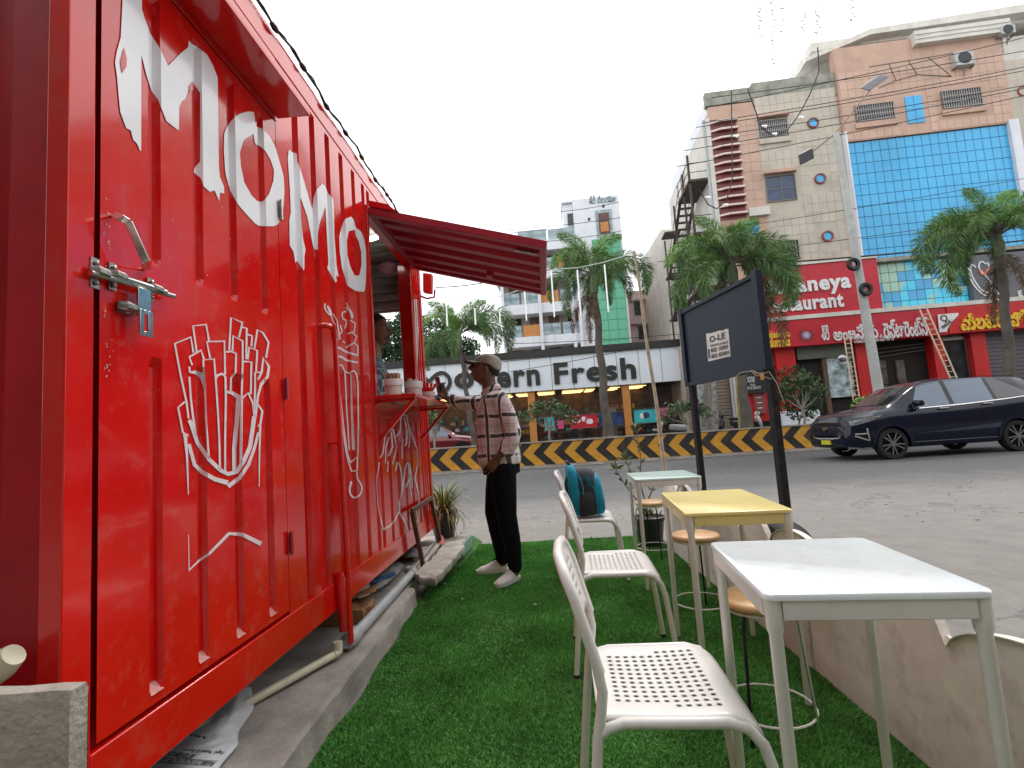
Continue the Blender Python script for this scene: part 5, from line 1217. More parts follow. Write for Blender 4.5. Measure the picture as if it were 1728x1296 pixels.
# tiles (one shared box each), rows of facing tiles
def tiles(u0, u1, z0, z1, d, m, nu, nz, holes, gap=.018, name='facing_tile'):
    du, dz = (u1-u0)/nu, (z1-z0)/nz; c = 0
    for i in range(nu):
        for j in range(nz):
            a, b, p, q = u0+i*du, u0+(i+1)*du, z0+j*dz, z0+(j+1)*dz
            if any(a < H[1] and b > H[0] and p < H[3] and q > H[2] for H in holes): continue
            ubox(name, a+gap/2, b-gap/2, p+gap/2, q-gap/2, d, .012+random.uniform(0, .006), m, rb); c += 1
    return c
wins = []
def window(par, fr, pts, d, glass, frame, bars=0, vb=1, hb=0, sill=None, head=None, dep=.05, name='window', fw=.05):
    u0, u1, z0, z1 = fr.rect(pts, d)
    w_ = fbox(name, u0, u1, z0, z1, d-.02, d+.02, glass, par)
    for nm, (a, b, c, e) in {'l': (u0-fw, u0+.0, z0-fw, z1+fw), 'r': (u1, u1+fw, z0-fw, z1+fw), 'b': (u0, u1, z0-fw, z0), 't': (u0, u1, z1, z1+fw)}.items():
        ubox('frame', a, b, c, e, d+.01, dep+.02, frame, w_)
    for k in range(1, vb+1): ubox('mullion', u0+(u1-u0)*k/(vb+1)-.02, u0+(u1-u0)*k/(vb+1)+.02, z0, z1, d-.019, .025, frame, w_)
    for k in range(1, hb+1): ubox('mullion', u0, u1, z0+(z1-z0)*k/(hb+1)-.02, z0+(z1-z0)*k/(hb+1)+.02, d-.018, .02, frame, w_)
    if bars:
        for k in range(bars+1):
            x = u0+(u1-u0)*k/bars; ubox('grille_bar', x-.012, x+.012, z0-.03, z1+.03, d-.09, .02, MT['bar_white'], w_)
        for k in range(4): ubox('grille_bar', u0, u1, z0+(z1-z0)*k/3-.012, z0+(z1-z0)*k/3+.012, d-.112, .015, MT['bar_white'], w_)
    if sill: fbox('sill', u0-.12, u1+.12, z0-.34, z0-.07, d-.10, d-.0, sill, w_)
    if head: fbox('hood', u0-.1, u1+.1, z1+.12, z1+.28, d-.28, d, head, w_)
    return (u0-.14, u1+.14, z0-.36, z1+.3)
mk('bar_white', (.42, .40, .38), .5)
H = []
H.append(window(rb, FB, [(1281, 207), (1326, 201), (1329, 228), (1284, 234)], 0, MT['win_dark'], MT['grillework'], bars=14, sill=MT['cream'], head=MT['peach']))
H.append(window(rb, FB, [(1292, 300), (1339, 296), (1343, 335), (1296, 341)], 0, MT['win_blue'], MT['grillework'], vb=1, hb=1, head=MT['peach']))
H.append(window(rb, FB, [(1300, 410), (1345, 406), (1349, 436), (1304, 440)], 0, MT['win_dark'], MT['grillework'], bars=10))
for (x, y) in ((1371.5, 208), (1383.5, 302), (1396, 399), (1725, 155)):
    u, z = FB.uz(x, y); g = G(); g.lathe([(.0, -.02), (.20, -.02)], (u, -.02, z), 24, 'y', cap=False); o = g.build('round_window', MT['glass_cyan'], rb)
    g = G(); g.lathe([(.19, -.03), (.20, -.09), (.27, -.09), (.28, -.0)], (u, 0, z), 24, 'y', cap=False); g.build('round_frame', MT['maroon'], o, smooth=True)
    H.append((u-.3, u+.3, z-.3, z+.3))
zz = FB.uz(1560, 215)[1]
H2 = [window(rb, FB, [(1443, 182), (1505, 172), (1508, 198), (1446, 208)], -.22, MT['win_dark'], MT['grillework'], bars=16, sill=MT['peach']),
      window(rb, FB, [(1588, 157), (1652, 148), (1656, 176), (1592, 186)], -.22, MT['win_dark'], MT['grillework'], bars=16, sill=MT['peach'])]
u0, u1, z0, z1 = FB.rect([(1526, 164), (1555, 160), (1560, 206), (1531, 210)], -.22)
for i in range(2):
    for j in range(2): ubox('glass_pane', u0+(u1-u0)*i/2+.01, u0+(u1-u0)*(i+1)/2-.01, z0+(z1-z0)*j/2+.01, z0+(z1-z0)*(j+1)/2-.01, -.23, .03, MT['glass_cyan'], rb)
H2.append((u0-.1, u1+.1, z0-.1, z1+.1))
zs = FB.uz(1350, 425)[1]
tiles(uC+.03, uP-.06, 5.6, z_par-.75, 0, MT['tile_cream'], 11, 24, H, gap=.018)
tiles(uP+.05, uG1+.2, zb0+.05, FB.uz(1550, 112)[1], -.22, MT['tile_peach'], 21, 8, H2, gap=.018)
ulv = FB.uz(1252, 300)[0]
tiles(ulv+.05, uC-.04, FB.uz(1250, 355)[1], FB.uz(1240, 200)[1], 0, MT['tile_peach'], 2, 10, [])
# white sill and cyan panel low on the corner column
fbox('corner_sill', *[FB.uz(1262, 358)[0], FB.uz(1297, 355)[0]], FB.uz(1280, 362)[1]-.1, FB.uz(1280, 355)[1]+.1, -.2, 0, MT['offwhite'], rb)
u0, u1, z0, z1 = FB.rect([(1255, 375), (1279, 373), (1282, 396), (1257, 399)]); ubox('glass_pane', u0, u1, z0, z1, 0, .03, MT['glass_cyan'], rb)
# maroon fins on the corner
zl0, zl1 = FB.uz(1225, 372)[1], FB.uz(1225, 200)[1]; nl = 12
fbox('louvre_recess', uL+.02, ulv, zl0, zl1, -.02, .0, MT['maroon'], rb)
for k in range(nl):
    z = zl0+(zl1-zl0)*(k+.5)/nl; g = G(); g.box(uL+.45, ulv+.02, -.24, -.021, z-.05, z+.03); g.prism([(uL+.45, -.24), (uL+.45, -.021), (uL+.02, -.021), (uL-.0, -.05)], z-.05, z+.03, lambda u, v, d: (u, v, d)); g.build('louvre', MT['maroon'], rb)
    g = G(); g.box(uL+.45, ulv+.02, -.26, -.242, z-.02, z+.075); g.prism([(uL+.44, -.26), (uL+.44, -.242), (uL-.02, -.05), (uL-.02, -.07)], z-.02, z+.075, lambda u, v, d: (u, v, d)); g.build('louvre_edge', MT['maroon_edge'], rb)
fbox('corner_post', uL-.25, uL-.02, 1.0, FB.uz(1200, 200)[1], -.1, .12, MT['offwhite'], rb)
g = G(); g.tube([(uL-.32, -.05, 1), (uL-.32, -.05, zl1)], .07, 8); g.build('drainpipe', MT['pvc'], rb)
# blue curtain wall
zg1, zg0 = FB.uz(1560, 229)[1], FB.uz(1560, 432)[1]
fbox('curtain_back', uG0, uG1, zg0, zg1-.0, -.10, .28, MT['mullion'], rb)
nu, nz = 19, 11
for i in range(nu):
    for j in range(nz):
        a = uG0+(uG1-uG0)*i/nu; b = uG0+(uG1-uG0)*(i+1)/nu; dz = (zg1-zg0)/nz; p = zg0+j*dz
        o = ubox('glass_pane', a+.012, b-.012, p+.014, p+dz-.014, -.10, .03, MT['glass_cyan'], rb); o.rotation_euler = (random.uniform(-.003, .003), 0, random.uniform(-.004, .004))
fbox('pilaster', uP-.02, uG0-.005, 3.6, FB.uz(1420, 228)[1], -.32, .2, MT['white_wall'], rb)
fbox('pilaster', uG1+.005, uG1+.42, 3.6, FB.uz(1705, 207)[1], -.32, .2, MT['white_wall'], rb)
fbox('ledge', uG0, uG1+1, zg0-.20, zg0-.02, -.45, .2, MT['conc_old'], rb)
# lower teal glass, first floor
zt1, zt0 = zg0-.21, z_can+.02
uT1 = FB.uz(1628, 480)[0]
fbox('curtain_back', uG0, uT1, zt0, zt1, -.10, .28, MT['mullion'], rb)
for i in range(12):
    for j in range(5):
        a = uG0+(uT1-uG0)*i/12; b = uG0+(uT1-uG0)*(i+1)/12; dz = (zt1-zt0)/5
        o = ubox('glass_pane', a+.012, b-.012, zt0+j*dz+.014, zt0+(j+1)*dz-.014, -.10, .03, MT['glass_teal'] if random.random() < .8 else MT['glass_cyan'], rb); o.rotation_euler = (random.uniform(-.006, .006), 0, random.uniform(-.01, .01))
# grey sign with the heart shaped S mark
fbox('shop_sign', uT1+.02, FB.uz(1745, 480)[0], zt0, zt1-.1, -.42, .0, MT['sign_grey'], rb)
def swirl(pts, w_, m, par, fr, d):
    P = smooth([fr.uz(x, y, d) for x, y in pts]); 
    for poly in [ribbon(P, w_)]:
        g = G()
        for q in poly: g.prism(q, d-.03, d, lambda u, v, dd: (u, dd, v))
        g.build('sign_mark', m, par)
for pts in ([(1664, 446), (1654, 440), (1650, 452), (1662, 465), (1672, 476), (1673, 488), (1668, 495), (1655, 490), (1645, 476), (1638, 462), (1637, 450), (1641, 446), (1646, 452)], [(1668, 498), (1660, 499), (1644, 484), (1635, 465), (1634, 450)], [(1668, 450), (1666, 443)], [(1679, 485), (1686, 476)]): swirl(pts, .055, MT['letter_white'], rb, FB, -.43)
swirl([(1652, 455), (1658, 466), (1668, 453)], .09, mk('sign_coral', (.65, .16, .10), .4), rb, FB, -.44)
def sign_text(fr, par, txt, tl, br, d, m, ext=.05, bold=.02, name='sign_letters', spacing=1., shear=0):
    (ua, za), (ub, zb) = fr.uz(*tl, d), fr.uz(*br, d); me = text_me(txt, ub-ua, za-zb, ext, bold, shear, spacing); me.materials.append(m)
    o = bpy.data.objects.new(name, me); link(o, par); o.location = (ua, d, zb); return o
sign_text(FB, rb, 'SK', (1682, 494), (1696, 503), -.42, MT['letter_white'], bold=.03); sign_text(FB, rb, 'E', (1717, 491), (1724, 500), -.42, MT['letter_white'], bold=.03)
# red restaurant signs
uS0 = FB.uz(1283, 500)[0]
zr1, zr0 = FB.uz(1400, 448)[1], FB.uz(1400, 533)[1]
fbox('red_sign', uS0, uP+.45, zr0, zr1, -.55, -.05, MT['sign_red'], rb)
for k in range(1, 5):
    u = uS0+(uP+.45-uS0)*k/5; ubox('sign_joint', u-.012, u+.012, zr0, zr1, -.55, .006, MT['shop_red'], rb)
ubox('sign_border', uS0-.1, uP+.5, zr1, zr1+.14, -.50, .12, MT['offwhite'], rb)
fbox('white_canopy_edge', uS0-.1, uR, z_can-.07, z_can+.12, -.75, -.1, MT['offwhite'], rb)
sign_text(FB, rb, 'Anjaneya', (1286, 473), (1437, 494), -.56, MT['letter_white'], .06, .035, spacing=1.1)
sign_text(FB, rb, 'Restaurant', (1284, 505), (1424, 518), -.56, MT['letter_white'], .06, .035, spacing=1.1)
zl1_, zl0_ = z_can-.09, FB.uz(1400, 583)[1]
u2 = FB.uz(1582, 560)[0]
fbox('red_sign', uS0-.1, u2, zl0_, zl1_, -.70, -.1, MT['sign_red'], rb)
fbox('red_sign', u2+.02, uR, zl0_+.02, zl1_, -.74, -.1, MT['shop_red'], rb)
sign_text(FB, rb, 'శ్రీ', (1384, 549), (1400, 574), -.71, MT['letter_white'], .04, .02)
sign_text(FB, rb, 'ఆంజనేయ', (1404, 551), (1482, 570), -.71, MT['letter_white'], .04, .02)
sign_text(FB, rb, 'రెస్టారెంట్స్', (1488, 541), (1568, 566), -.71, MT['letter_white'], .04, .02)
sign_text(FB, rb, 'విచ్చేయు వారికి స్వాగతం', (1440, 568), (1508, 574), -.71, MT['letter_white'], .02, .0)
sign_text(FB, rb, 'Anjaneya', (1284, 560), (1334, 572), -.71, MT['letter_yellow'], .03, .03); sign_text(FB, rb, 'Restaurants', (1278, 572), (1334, 584), -.71, MT['letter_yellow'], .03, .03)
sign_text(FB, rb, 'మిలటరీ', (1617, 527), (1695, 553), -.75, MT['letter_yellow'], .05, .04); sign_text(FB, rb, 'హోటల్', (1702, 524), (1760, 548), -.75, MT['letter_yellow'], .05, .04)
g = G(); P = [FB.uz(*p, -.75) for p in ((1582, 531), (1617, 528), (1616, 533), (1606, 543), (1600, 552), (1597, 560), (1585, 561))]; g.prism(P, -.77, -.742, lambda u, v, d: (u, d, v)); g.build('white_sign_patch', MT['letter_white'], rb)
c = FB.uz(1593, 537, -.78); g = G(); g.lathe([(.10, 0), (.12, -.01), (.16, 0)], (c[0], -.775, c[1]), 14, 'y', cap=False); g.build('sign_emblem', MT['letter_black'], rb)
o = sign_text(FB, rb, 'ఆంజనేయ', (1590, 543), (1611, 550), -.78, MT['letter_black'], .01, .0); o.rotation_euler = (0, -.6, 0); o.location.z -= .1
# emblem with laurel between the texts
c = FB.uz(1361, 566, -.71); em = G(); em.lathe([(.0, -.02), (.17, -.02), (.19, 0)], (c[0], -.70, c[1]), 20, 'y', cap=False); e_ = em.build('emblem', mk('emblem_blue', (.25, .28, .50), .4), rb)
g = G()
for sd in (-1, 1):
    for k in range(7):
        a = R_(-100+sd*(-0)+sd*(20+k*20)); x = c[0]+.27*math.cos(a)*1.0; z = c[1]+.27*math.sin(a); g.beam((x, -.715, z), (x+.09*math.cos(a+sd*.9), -.72, z+.09*math.sin(a+sd*.9)), .04, .01, up=(0, 1, 0))
g.build('laurel', mk('laurel_green', (.05, .10, .06), .6), e_)
g = G(); 
for a in range(0, 360, 60): g.beam((c[0], -.725, c[1]), (c[0]+.12*math.cos(R_(a)), -.725, c[1]+.12*math.sin(R_(a))), .025, .01, up=(0, 1, 0))
g.build('emblem_star', MT['letter_white'], e_)
# ground floor bays
gz = .34
fbox('red_pier', *FB.rect([(1305, 590), (1337, 588), (1346, 700), (1314, 700)])[:2], gz, zl0_, -.35, .2, MT['shop_red'], rb)
fbox('shop_opening', FB.uz(1283, 640)[0], FB.uz(1306, 640)[0], gz, zl0_, -.1, .2, MT['win_dark'], rb)
uA, uB = FB.uz(1345, 640)[0], FB.uz(1441, 640)[0]
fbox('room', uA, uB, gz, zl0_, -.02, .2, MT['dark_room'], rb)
fbox('roller_shutter', uA+.02, uB-.0, FB.uz(1390, 605)[1], zl0_-.0, -.30, -.05, MT['shutter_olive'], rb)
fbox('pier', FB.uz(1388, 640)[0], FB.uz(1395, 640)[0], gz, FB.uz(1390, 605)[1], -.2, 0, MT['door_brown'], rb)
u0, u1, z0, z1 = FB.rect([(1396, 600), (1436, 595), (1442, 668), (1400, 672)], -.2)
fbox('poster', u0, u1, z0, z1, -.22, -.16, MT['foliage_photo'], rb); fbox('poster_head', u0, u1, z1+.0, z1+.32, -.23, -.16, MT['shop_red'], rb)
sign_text(FB, rb, 'Sri Anjaneya Restaurants', (1397, 597), (1434, 602), -.24, MT['letter_white'], .005, .02)
fbox('red_pier', FB.uz(1443, 640)[0], FB.uz(1463, 640)[0], gz, zl0_, -.36, .2, MT['shop_red'], rb)
uD, uE = FB.uz(1470, 640)[0], FB.uz(1578, 640)[0]
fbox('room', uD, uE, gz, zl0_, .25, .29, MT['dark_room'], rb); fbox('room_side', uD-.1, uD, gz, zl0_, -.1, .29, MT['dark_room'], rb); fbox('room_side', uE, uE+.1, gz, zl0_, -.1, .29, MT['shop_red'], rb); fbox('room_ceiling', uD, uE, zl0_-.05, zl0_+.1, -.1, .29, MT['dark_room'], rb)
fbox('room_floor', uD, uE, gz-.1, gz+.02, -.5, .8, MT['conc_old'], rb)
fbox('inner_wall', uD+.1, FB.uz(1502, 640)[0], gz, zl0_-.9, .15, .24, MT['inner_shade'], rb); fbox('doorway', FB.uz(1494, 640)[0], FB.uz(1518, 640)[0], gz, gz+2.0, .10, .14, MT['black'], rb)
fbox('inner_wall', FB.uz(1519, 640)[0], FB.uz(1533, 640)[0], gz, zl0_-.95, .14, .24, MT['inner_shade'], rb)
for k in range(4): fbox('pile', FB.uz(1527, 640)[0]+.05*k, FB.uz(1540, 640)[0]+.03*k, gz+.12*k, gz+.12*k+.10, .0+.05*k, .35, MT['conc_old'], rb)
for k in range(3):
    g = G(); g.beam((uD+.2, .1+.1*k, zl0_-.35-.2*k), (uE-.2, .05, zl0_-.25-.15*k), .03, .03); g.build('ceiling_rail', MT['grillework'], rb)
fbox('red_pier', FB.uz(1574, 640)[0], FB.uz(1592, 640)[0], gz, zl0_, -.34, .2, MT['shop_red'], rb)
u0, u1 = FB.uz(1596, 640)[0], FB.uz(1632, 640)[0]
fbox('glass_door', u0, u1, gz, zl0_-.05, -.05, .05, MT['win_dark'], rb)
for a, b in ((u0-.06, u0), (u1, u1+.12)): ubox('door_frame', a, b, gz, zl0_-.05, -.04, .12, MT['alloy'], rb)
ubox('door_frame', u0, u1, zl0_-.22, zl0_-.06, -.06, .10, MT['alloy'], rb)
fbox('red_pier', u1+.13, FB.uz(1662, 640)[0], gz, zl0_, -.40, .2, MT['shop_red'], rb)
u0 = FB.uz(1663, 640)[0]; fbox('roller_shutter', u0, uR, gz, zl0_+.03, -.05, .1, MT['shutter_grey'], rb)
for k in range(22): ubox('shutter_slat', u0, uR, gz+.02+k*(zl0_-gz)/22, gz+(k+.82)*(zl0_-gz)/22, -.05, .03, MT['shutter_grey'], rb)
fbox('pavement_step', uS0-.4, uR, .341, .46, -1.2, -.5, MT['conc_old'], rb)
# roof structures
ur0 = FB.uz(1385, 120)[0]
q = FB.uz(1400, 92)[1]
fbox('roof_slab', uP-.6, uR, FB.uz(1500, 52)[1]-.1, FB.uz(1500, 52)[1]+.35, .6, 7, MT['offwhite'], rb)
g = G(); g.prism([(uP-1.4, z_par+.1), (uP-.2, FB.uz(1450, 75)[1]), (uR, FB.uz(1450, 75)[1]), (uR, z_par+.1)], 1.0, 6, lambda u, v, d: (u, d, v)); g.build('attic_wall', MT['offwhite'], rb)
g = G(); g.prism([(uP-1.2, FB.uz(1400, 90)[1]-.2), (uP-1.2, FB.uz(1400, 90)[1]), (uG0+2, FB.uz(1500, 48)[1]+.2), (uR, FB.uz(1500, 48)[1]+.5), (uR, FB.uz(1500, 48)[1]+.0), (uG0+2, FB.uz(1500, 48)[1]-.1)], .1, 1.0, lambda u, v, d: (u, d, v)); g.build('eaves', MT['offwhite'], rb)
a0, a1, b0, b1 = FB.rect([(1537, 62), (1665, 40), (1668, 62), (1538, 84)], -.2)
fbox('balcony_front', a0, a1+.8, b0, b1, -.5, .1, MT['offwhite'], rb)
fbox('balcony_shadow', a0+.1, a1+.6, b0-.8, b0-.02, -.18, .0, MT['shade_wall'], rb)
for k in range(3): ubox('cornice_strip', a0+.02, a1+.78, b0+(b1-b0)*k/3, b0+(b1-b0)*k/3+.05, -.5, .04, MT['offwhite'], rb)
def ac(px, py, w_, h_, lbl):
    u, z = FB.uz(px, py, -.5); t = thing('air_conditioner', lbl, 'air conditioner', mat=FB.M @ Matrix.Translation((u, -.55, z)), group='air conditioner units on the restaurant building')
    g = G(); g.box(-w_/2, w_/2, 0, .32, -h_/2, h_/2); g.build('casing', MT['ac'], t, bevel=.02)
    g = G(); g.lathe([(.0, -.015), (w_*.34, -.015), (w_*.36, 0)], (0, -.0, 0), 20, 'y', cap=False); g.build('fan_grille', MT['black_plastic'], t)
    g = G(); g.beam((-w_/2, .1, -h_/2-.03), (-w_/2, .5, -h_/2-.03), .05, .05); g.beam((w_/2, .1, -h_/2-.03), (w_/2, .5, -h_/2-.03), .05, .05); g.beam((0, .1, -h_/2), (0, .2, -h_/2-.45), .04, .04); g.build('bracket', MT['grillework'], t)
ac(1627, 98, .85, .72, 'grey air conditioner unit hanging at the top of the peach wall'); ac(1700, 50, .65, .42, 'small air conditioner unit near the roof at the right edge')
# open metal awning frame on the peach wall
g = G(); P = [FB.uz(*p, -.9) for p in ((1467, 113), (1608, 90), (1600, 105))]; q = [FB.uz(*p, -.24) for p in ((1484, 148), (1512, 136), (1548, 126), (1606, 129))]
tops = [FB.uz(*p, -.9) for p in ((1500, 108), (1533, 103), (1566, 97))]
g.beam((P[0][0], -.9, P[0][1]), (P[1][0], -.9, P[1][1]), .04, .04)
for a, b in zip(tops, q[1:]): g.beam((a[0], -.9, a[1]), (b[0], -.24, b[1]), .03, .03)
for a, b in zip(q[:-1], q[1:]): g.beam((a[0], -.25, a[1]), (b[0], -.25, b[1]), .03, .03)
g.build('awning_frame', MT['grillework'], rb)
# steel escape stair up the side face
es = thing('escape_stair', 'rusty steel escape stair up the side of the restaurant building', 'stairs', mat=FB.M.copy())
us = uL-.62
for d in (1.0, 2.4, 5.0, 8.5):
    g = G(); g.beam((us-.4, d, .3), (us-.4, d, 15.6-.25*d), .10, .10, up=(0, 1, 0)); g.build('stanchion', MT['steel_rust'], es)
for z in (5.0, 8.0, 10.9, 13.8):
    g = G(); g.box(us-.5, us+.85, .8, 3.6, z, z+.12); g.build('landing', MT['steel_rust'], es)
    g = G(); g.box(us-.45, us+.85, 8.0, 9.2, z, z+.12); g.build('landing', MT['steel_rust'], es)
    for k in range(11):
        t_ = k/11; g = G(); g.box(us-.35, us+.35, 3.6+4.4*t_, 3.85+4.4*t_, z-2.9*t_-.25, z-2.9*t_-.20); g.build('tread', MT['steel_rust'], es)
    g = G()
    for s in (-.38, .38): g.beam((us+s, 3.6, z), (us+s, 8.0, z-2.9), .16, .05); g.beam((us+s, 3.6, z+.9), (us+s, 8.0, z-2.0), .03, .03)
    for d in (.8, 1.6, 2.4, 3.2): g.beam((us-.5, d, z), (us-.5, d, z+1.0), .03, .03, up=(0, 1, 0))
    for zz_ in (.5, 1.0): g.beam((us-.5, .8, z+zz_), (us-.5, 3.6, z+zz_), .03, .03); g.beam((us-.5, .8, z+zz_), (us+.6, .8, z+zz_), .03, .03)
    g.build('railing', MT['steel_rust'], es)
# cream side wing behind the palm
g = G(); g.box(uL-.05, uL+1, .31, DP+1, .3, z_par-1.2); g.build('side_wall', MT['offwhite'], rb)
for z in (4.2, 7.2, 10.2):
    for d in (2.2, 5.6, 8.6): fbox('side_window', uL-.10, uL-.052, z, z+1.2, d, d+1.1, MT['win_dark'], rb)
    fbox('side_ledge', uL-.5, uL-.052, z+1.5, z+1.6, 4.8, 7.4, MT['offwhite'], rb)

for _k in ('glass_cyan', 'glass_teal', 'tile_cream', 'tile_peach', 'white_wall'):
    for _q in MT[_k].node_tree.nodes:
        if _q.type == 'TEX_COORD': _q.object = rb
_q = [x for x in MT['glass_teal'].node_tree.nodes if x.type == 'VALTORGB'][0].color_ramp.elements
_q[0].position = .50; _q[1].position = .56  # tight ramp paints pale reflection patches into the teal glass colour
# ------------------------------------------------------------------ supermarket
FM = Fr((0, 27.2, 0), -3.0)
sm = thing('supermarket', 'single storey shop with a long white fascia and black raised lettering', 'shop', mat=FM.M.copy())
um0 = FM.uz(560, 640)[0]; um1 = FM.uz(1157, 610)[0]; zf1 = FM.uz(1000, 597)[1]; zf0 = FM.uz(1000, 654)[1]
fbox('shop_mass', um0, um1-.05, .34, zf1-.1, 2.6, 7, MT['shade_wall'], sm)
fbox('fascia_back', um0, um1, zf0, zf1, -.30, 2.6, MT['green_joint'] if False else MT['letter_black'], sm)
pw = (FM.uz(1041.5, 640)[0]-FM.uz(895.5, 640)[0])/4; u = FM.uz(895.5, 640)[0]-pw*12
while u < um1:
    a, b = max(u, um0), min(u+pw, um1+.0)
    if b-a > .1: ubox('fascia_panel', a+.012, b-.012, zf0+.01, zf1-.01, -.30, .02+random.uniform(0, .003), MT['sign_white'], sm)
    u += pw
fbox('roof_edge', um0-.1, um1+.1, zf1, zf1+.36, -.45, 3, MT['letter_black'], sm)
def mtext(t, tl, br, **k): return sign_text(FM, sm, t, tl, br, -.33, MT['letter_black'], .08, **k)
mtext('o', (766, 630), (801, 655), bold=.03); mtext('d', (805, 616), (834, 652.5), bold=.03)
mtext('ern', (838, 628), (912, 650), bold=.03, spacing=1.12); mtext('Fresh', (933.5, 613), (1074, 639), bold=.028, spacing=1.12)
Pm = smooth([FM.uz(*p, -.36) for p in ((690, 655), (690, 640), (700, 629), (713, 634), (724, 645), (728, 640), (737, 631), (748, 628), (758, 636), (760, 648), (754, 658), (744, 666), (726, 676))], it=2)
g = G()
for q in ribbon(Pm, .19): g.prism(q, -.41, -.33, lambda u, v, d: (u, d, v))
g.build('sign_letters', MT['letter_black'], sm)
# shop front: interior room with lit ceiling panels
zs0 = .62
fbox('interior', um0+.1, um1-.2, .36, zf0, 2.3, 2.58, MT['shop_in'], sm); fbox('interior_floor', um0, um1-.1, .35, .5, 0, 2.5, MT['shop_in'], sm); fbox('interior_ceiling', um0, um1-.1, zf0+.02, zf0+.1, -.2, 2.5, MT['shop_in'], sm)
for (x0, x1) in ((868, 895), (905, 935), (948, 985), (988, 1004), (1030, 1047), (1062, 1092), (690, 720), (740, 780), (800, 860)):
    a, b = FM.uz(x0, 650)[0], FM.uz(x1, 650)[0]
    for k in range(4): fbox('ceiling_light', a, b-.1*(k % 2), zf0-.07, zf0-.05, .3+.55*k, .48+.55*k, MT['lit'], sm)
fbox('side_wall', um1-.12, um1, .34, zf0, -.1, 2.5, MT['shade_wall'], sm)
for x in (897, 1057):
    a = FM.uz(x-5, 690)[0]; fbox('column', a, a+.37, .34, zf0, -.22, .15, MT['orange_wood'], sm)
for x in (700, 742, 790, 840, 870, 938, 1012, 1100, 1153):
    a = FM.uz(x, 690)[0]; fbox('mullion', a, a+.05, .6, zf0, -.06, .02, MT['letter_black'], sm)
gl_ = mat('shopglass', (.04, .04, .045), .05, var=.0, trans=0, alpha=.28, spec=.8); MT['shopglass'] = gl_
for a, b in ((um0, FM.uz(892, 690)[0]), (FM.uz(902, 690)[0], FM.uz(1052, 690)[0]), (FM.uz(1064, 690)[0], um1-.15)):
    g = G(); g.add([(a, -.02, .6), (b, -.02, .6), (b, -.02, zf0), (a, -.02, zf0)], [(0, 1, 2, 3)]); g.build('shop_glass', gl_, sm)
fbox('shop_plinth', um0, um1, .34, .62, -.5, 0, MT['letter_black'], sm)
# display racks seen through the glass
for x in range(700, 1150, 13):
    a = FM.uz(x, 690)[0]; fbox('shelf_rack', a, a+random.uniform(.15, .32), .5, random.uniform(.9, 1.7), 1.2, 1.6, random.choice([MT['door_brown'], MT['shade_wall'], MT['dark_room'], MT['poster_blue'], MT['orange_wood']]), sm)
_pm = {}
for _k in range(170):
    x = random.uniform(700, 1150); a = FM.uz(x, 690)[0]; w_ = random.uniform(.10, .26); z_ = random.choice([.75, 1.1, 1.45, 1.8, 2.1])
    ubox('product', a, a+w_, z_, z_+random.uniform(.12, .28), random.choice([.9, 1.15]), .08, MT[random.choice(['poster_red', 'poster_blue', 'letter_white', 'orange_wood', 'poster_cyan', 'shade_wall', 'door_brown', 'letter_yellow', 'wood', 'green_joint'])], sm)
for z_ in (.72, 1.07, 1.42, 1.77, 2.07): fbox('display_shelf', FM.uz(700, 690)[0], um1-.3, z_-.03, z_-.005, .85, 1.3, MT['alloy'], sm)
fbox('stall', FM.uz(1030, 690)[0], FM.uz(1042, 690)[0], .6, 2.2, .6, .7, MT['shade_wall'], sm)
for pts, m in (([(962, 702), (1007, 698), (1009, 720), (963, 724)], 'poster_red'), ([(1010, 698), (1051, 695), (1053, 716), (1011, 719)], 'poster_blue'), ([(1069, 693), (1107, 689), (1108, 712), (1071, 715)], 'poster_cyan'), ([(1112, 689), (1128, 687), (1130, 704), (1114, 706)], 'poster_pink'), ([(918, 705), (935, 703), (936, 725), (920, 727)], 'poster_cyan'), ([(940, 710), (951, 709), (952, 723), (942, 724)], 'poster_pink')):
    u0, u1, z0, z1 = FM.rect(pts, -.1); o = fbox('poster', u0, u1, z0, z1, -.13, -.08, MT[m], sm)
    if m != 'poster_pink':
        ubox('poster_frame', u0-.03, u1+.03, z1, z1+.03, -.1, .05, MT['alloy'], o); ubox('poster_frame', u0-.03, u1+.03, z0-.03, z0, -.1, .05, MT['alloy'], o)
u0, u1, z0, z1 = FM.rect([(966, 707), (976, 706), (977, 713), (967, 714)], -.14)
for k in range(2):
    g = G(); g.lathe([(.06, 0), (.09, -.008), (.12, 0)], (u0+.12+.17*k, -.135, (z0+z1)/2), 14, 'y', cap=False); g.build('poster_mark', MT['letter_white'], sm)
for k in range(4):
    c = FM.uz(985+k*4, 710+random.uniform(-3, 3), -.14); g = G(); g.sph((c[0], -.14, c[1]), (.12, .012, .14), 8, 6); g.build('poster_mark', random.choice([MT['letter_black'], MT['letter_white'], MT['poster_pink']]), sm)
for k in range(3):
    c = FM.uz(1084+k*4, 702-k, -.14); g = G(); g.sph((c[0], -.14, c[1]), (.13, .012, .16), 8, 6); g.build('poster_mark', random.choice([MT['poster_blue'], MT['letter_black'], MT['letter_white']]), sm)
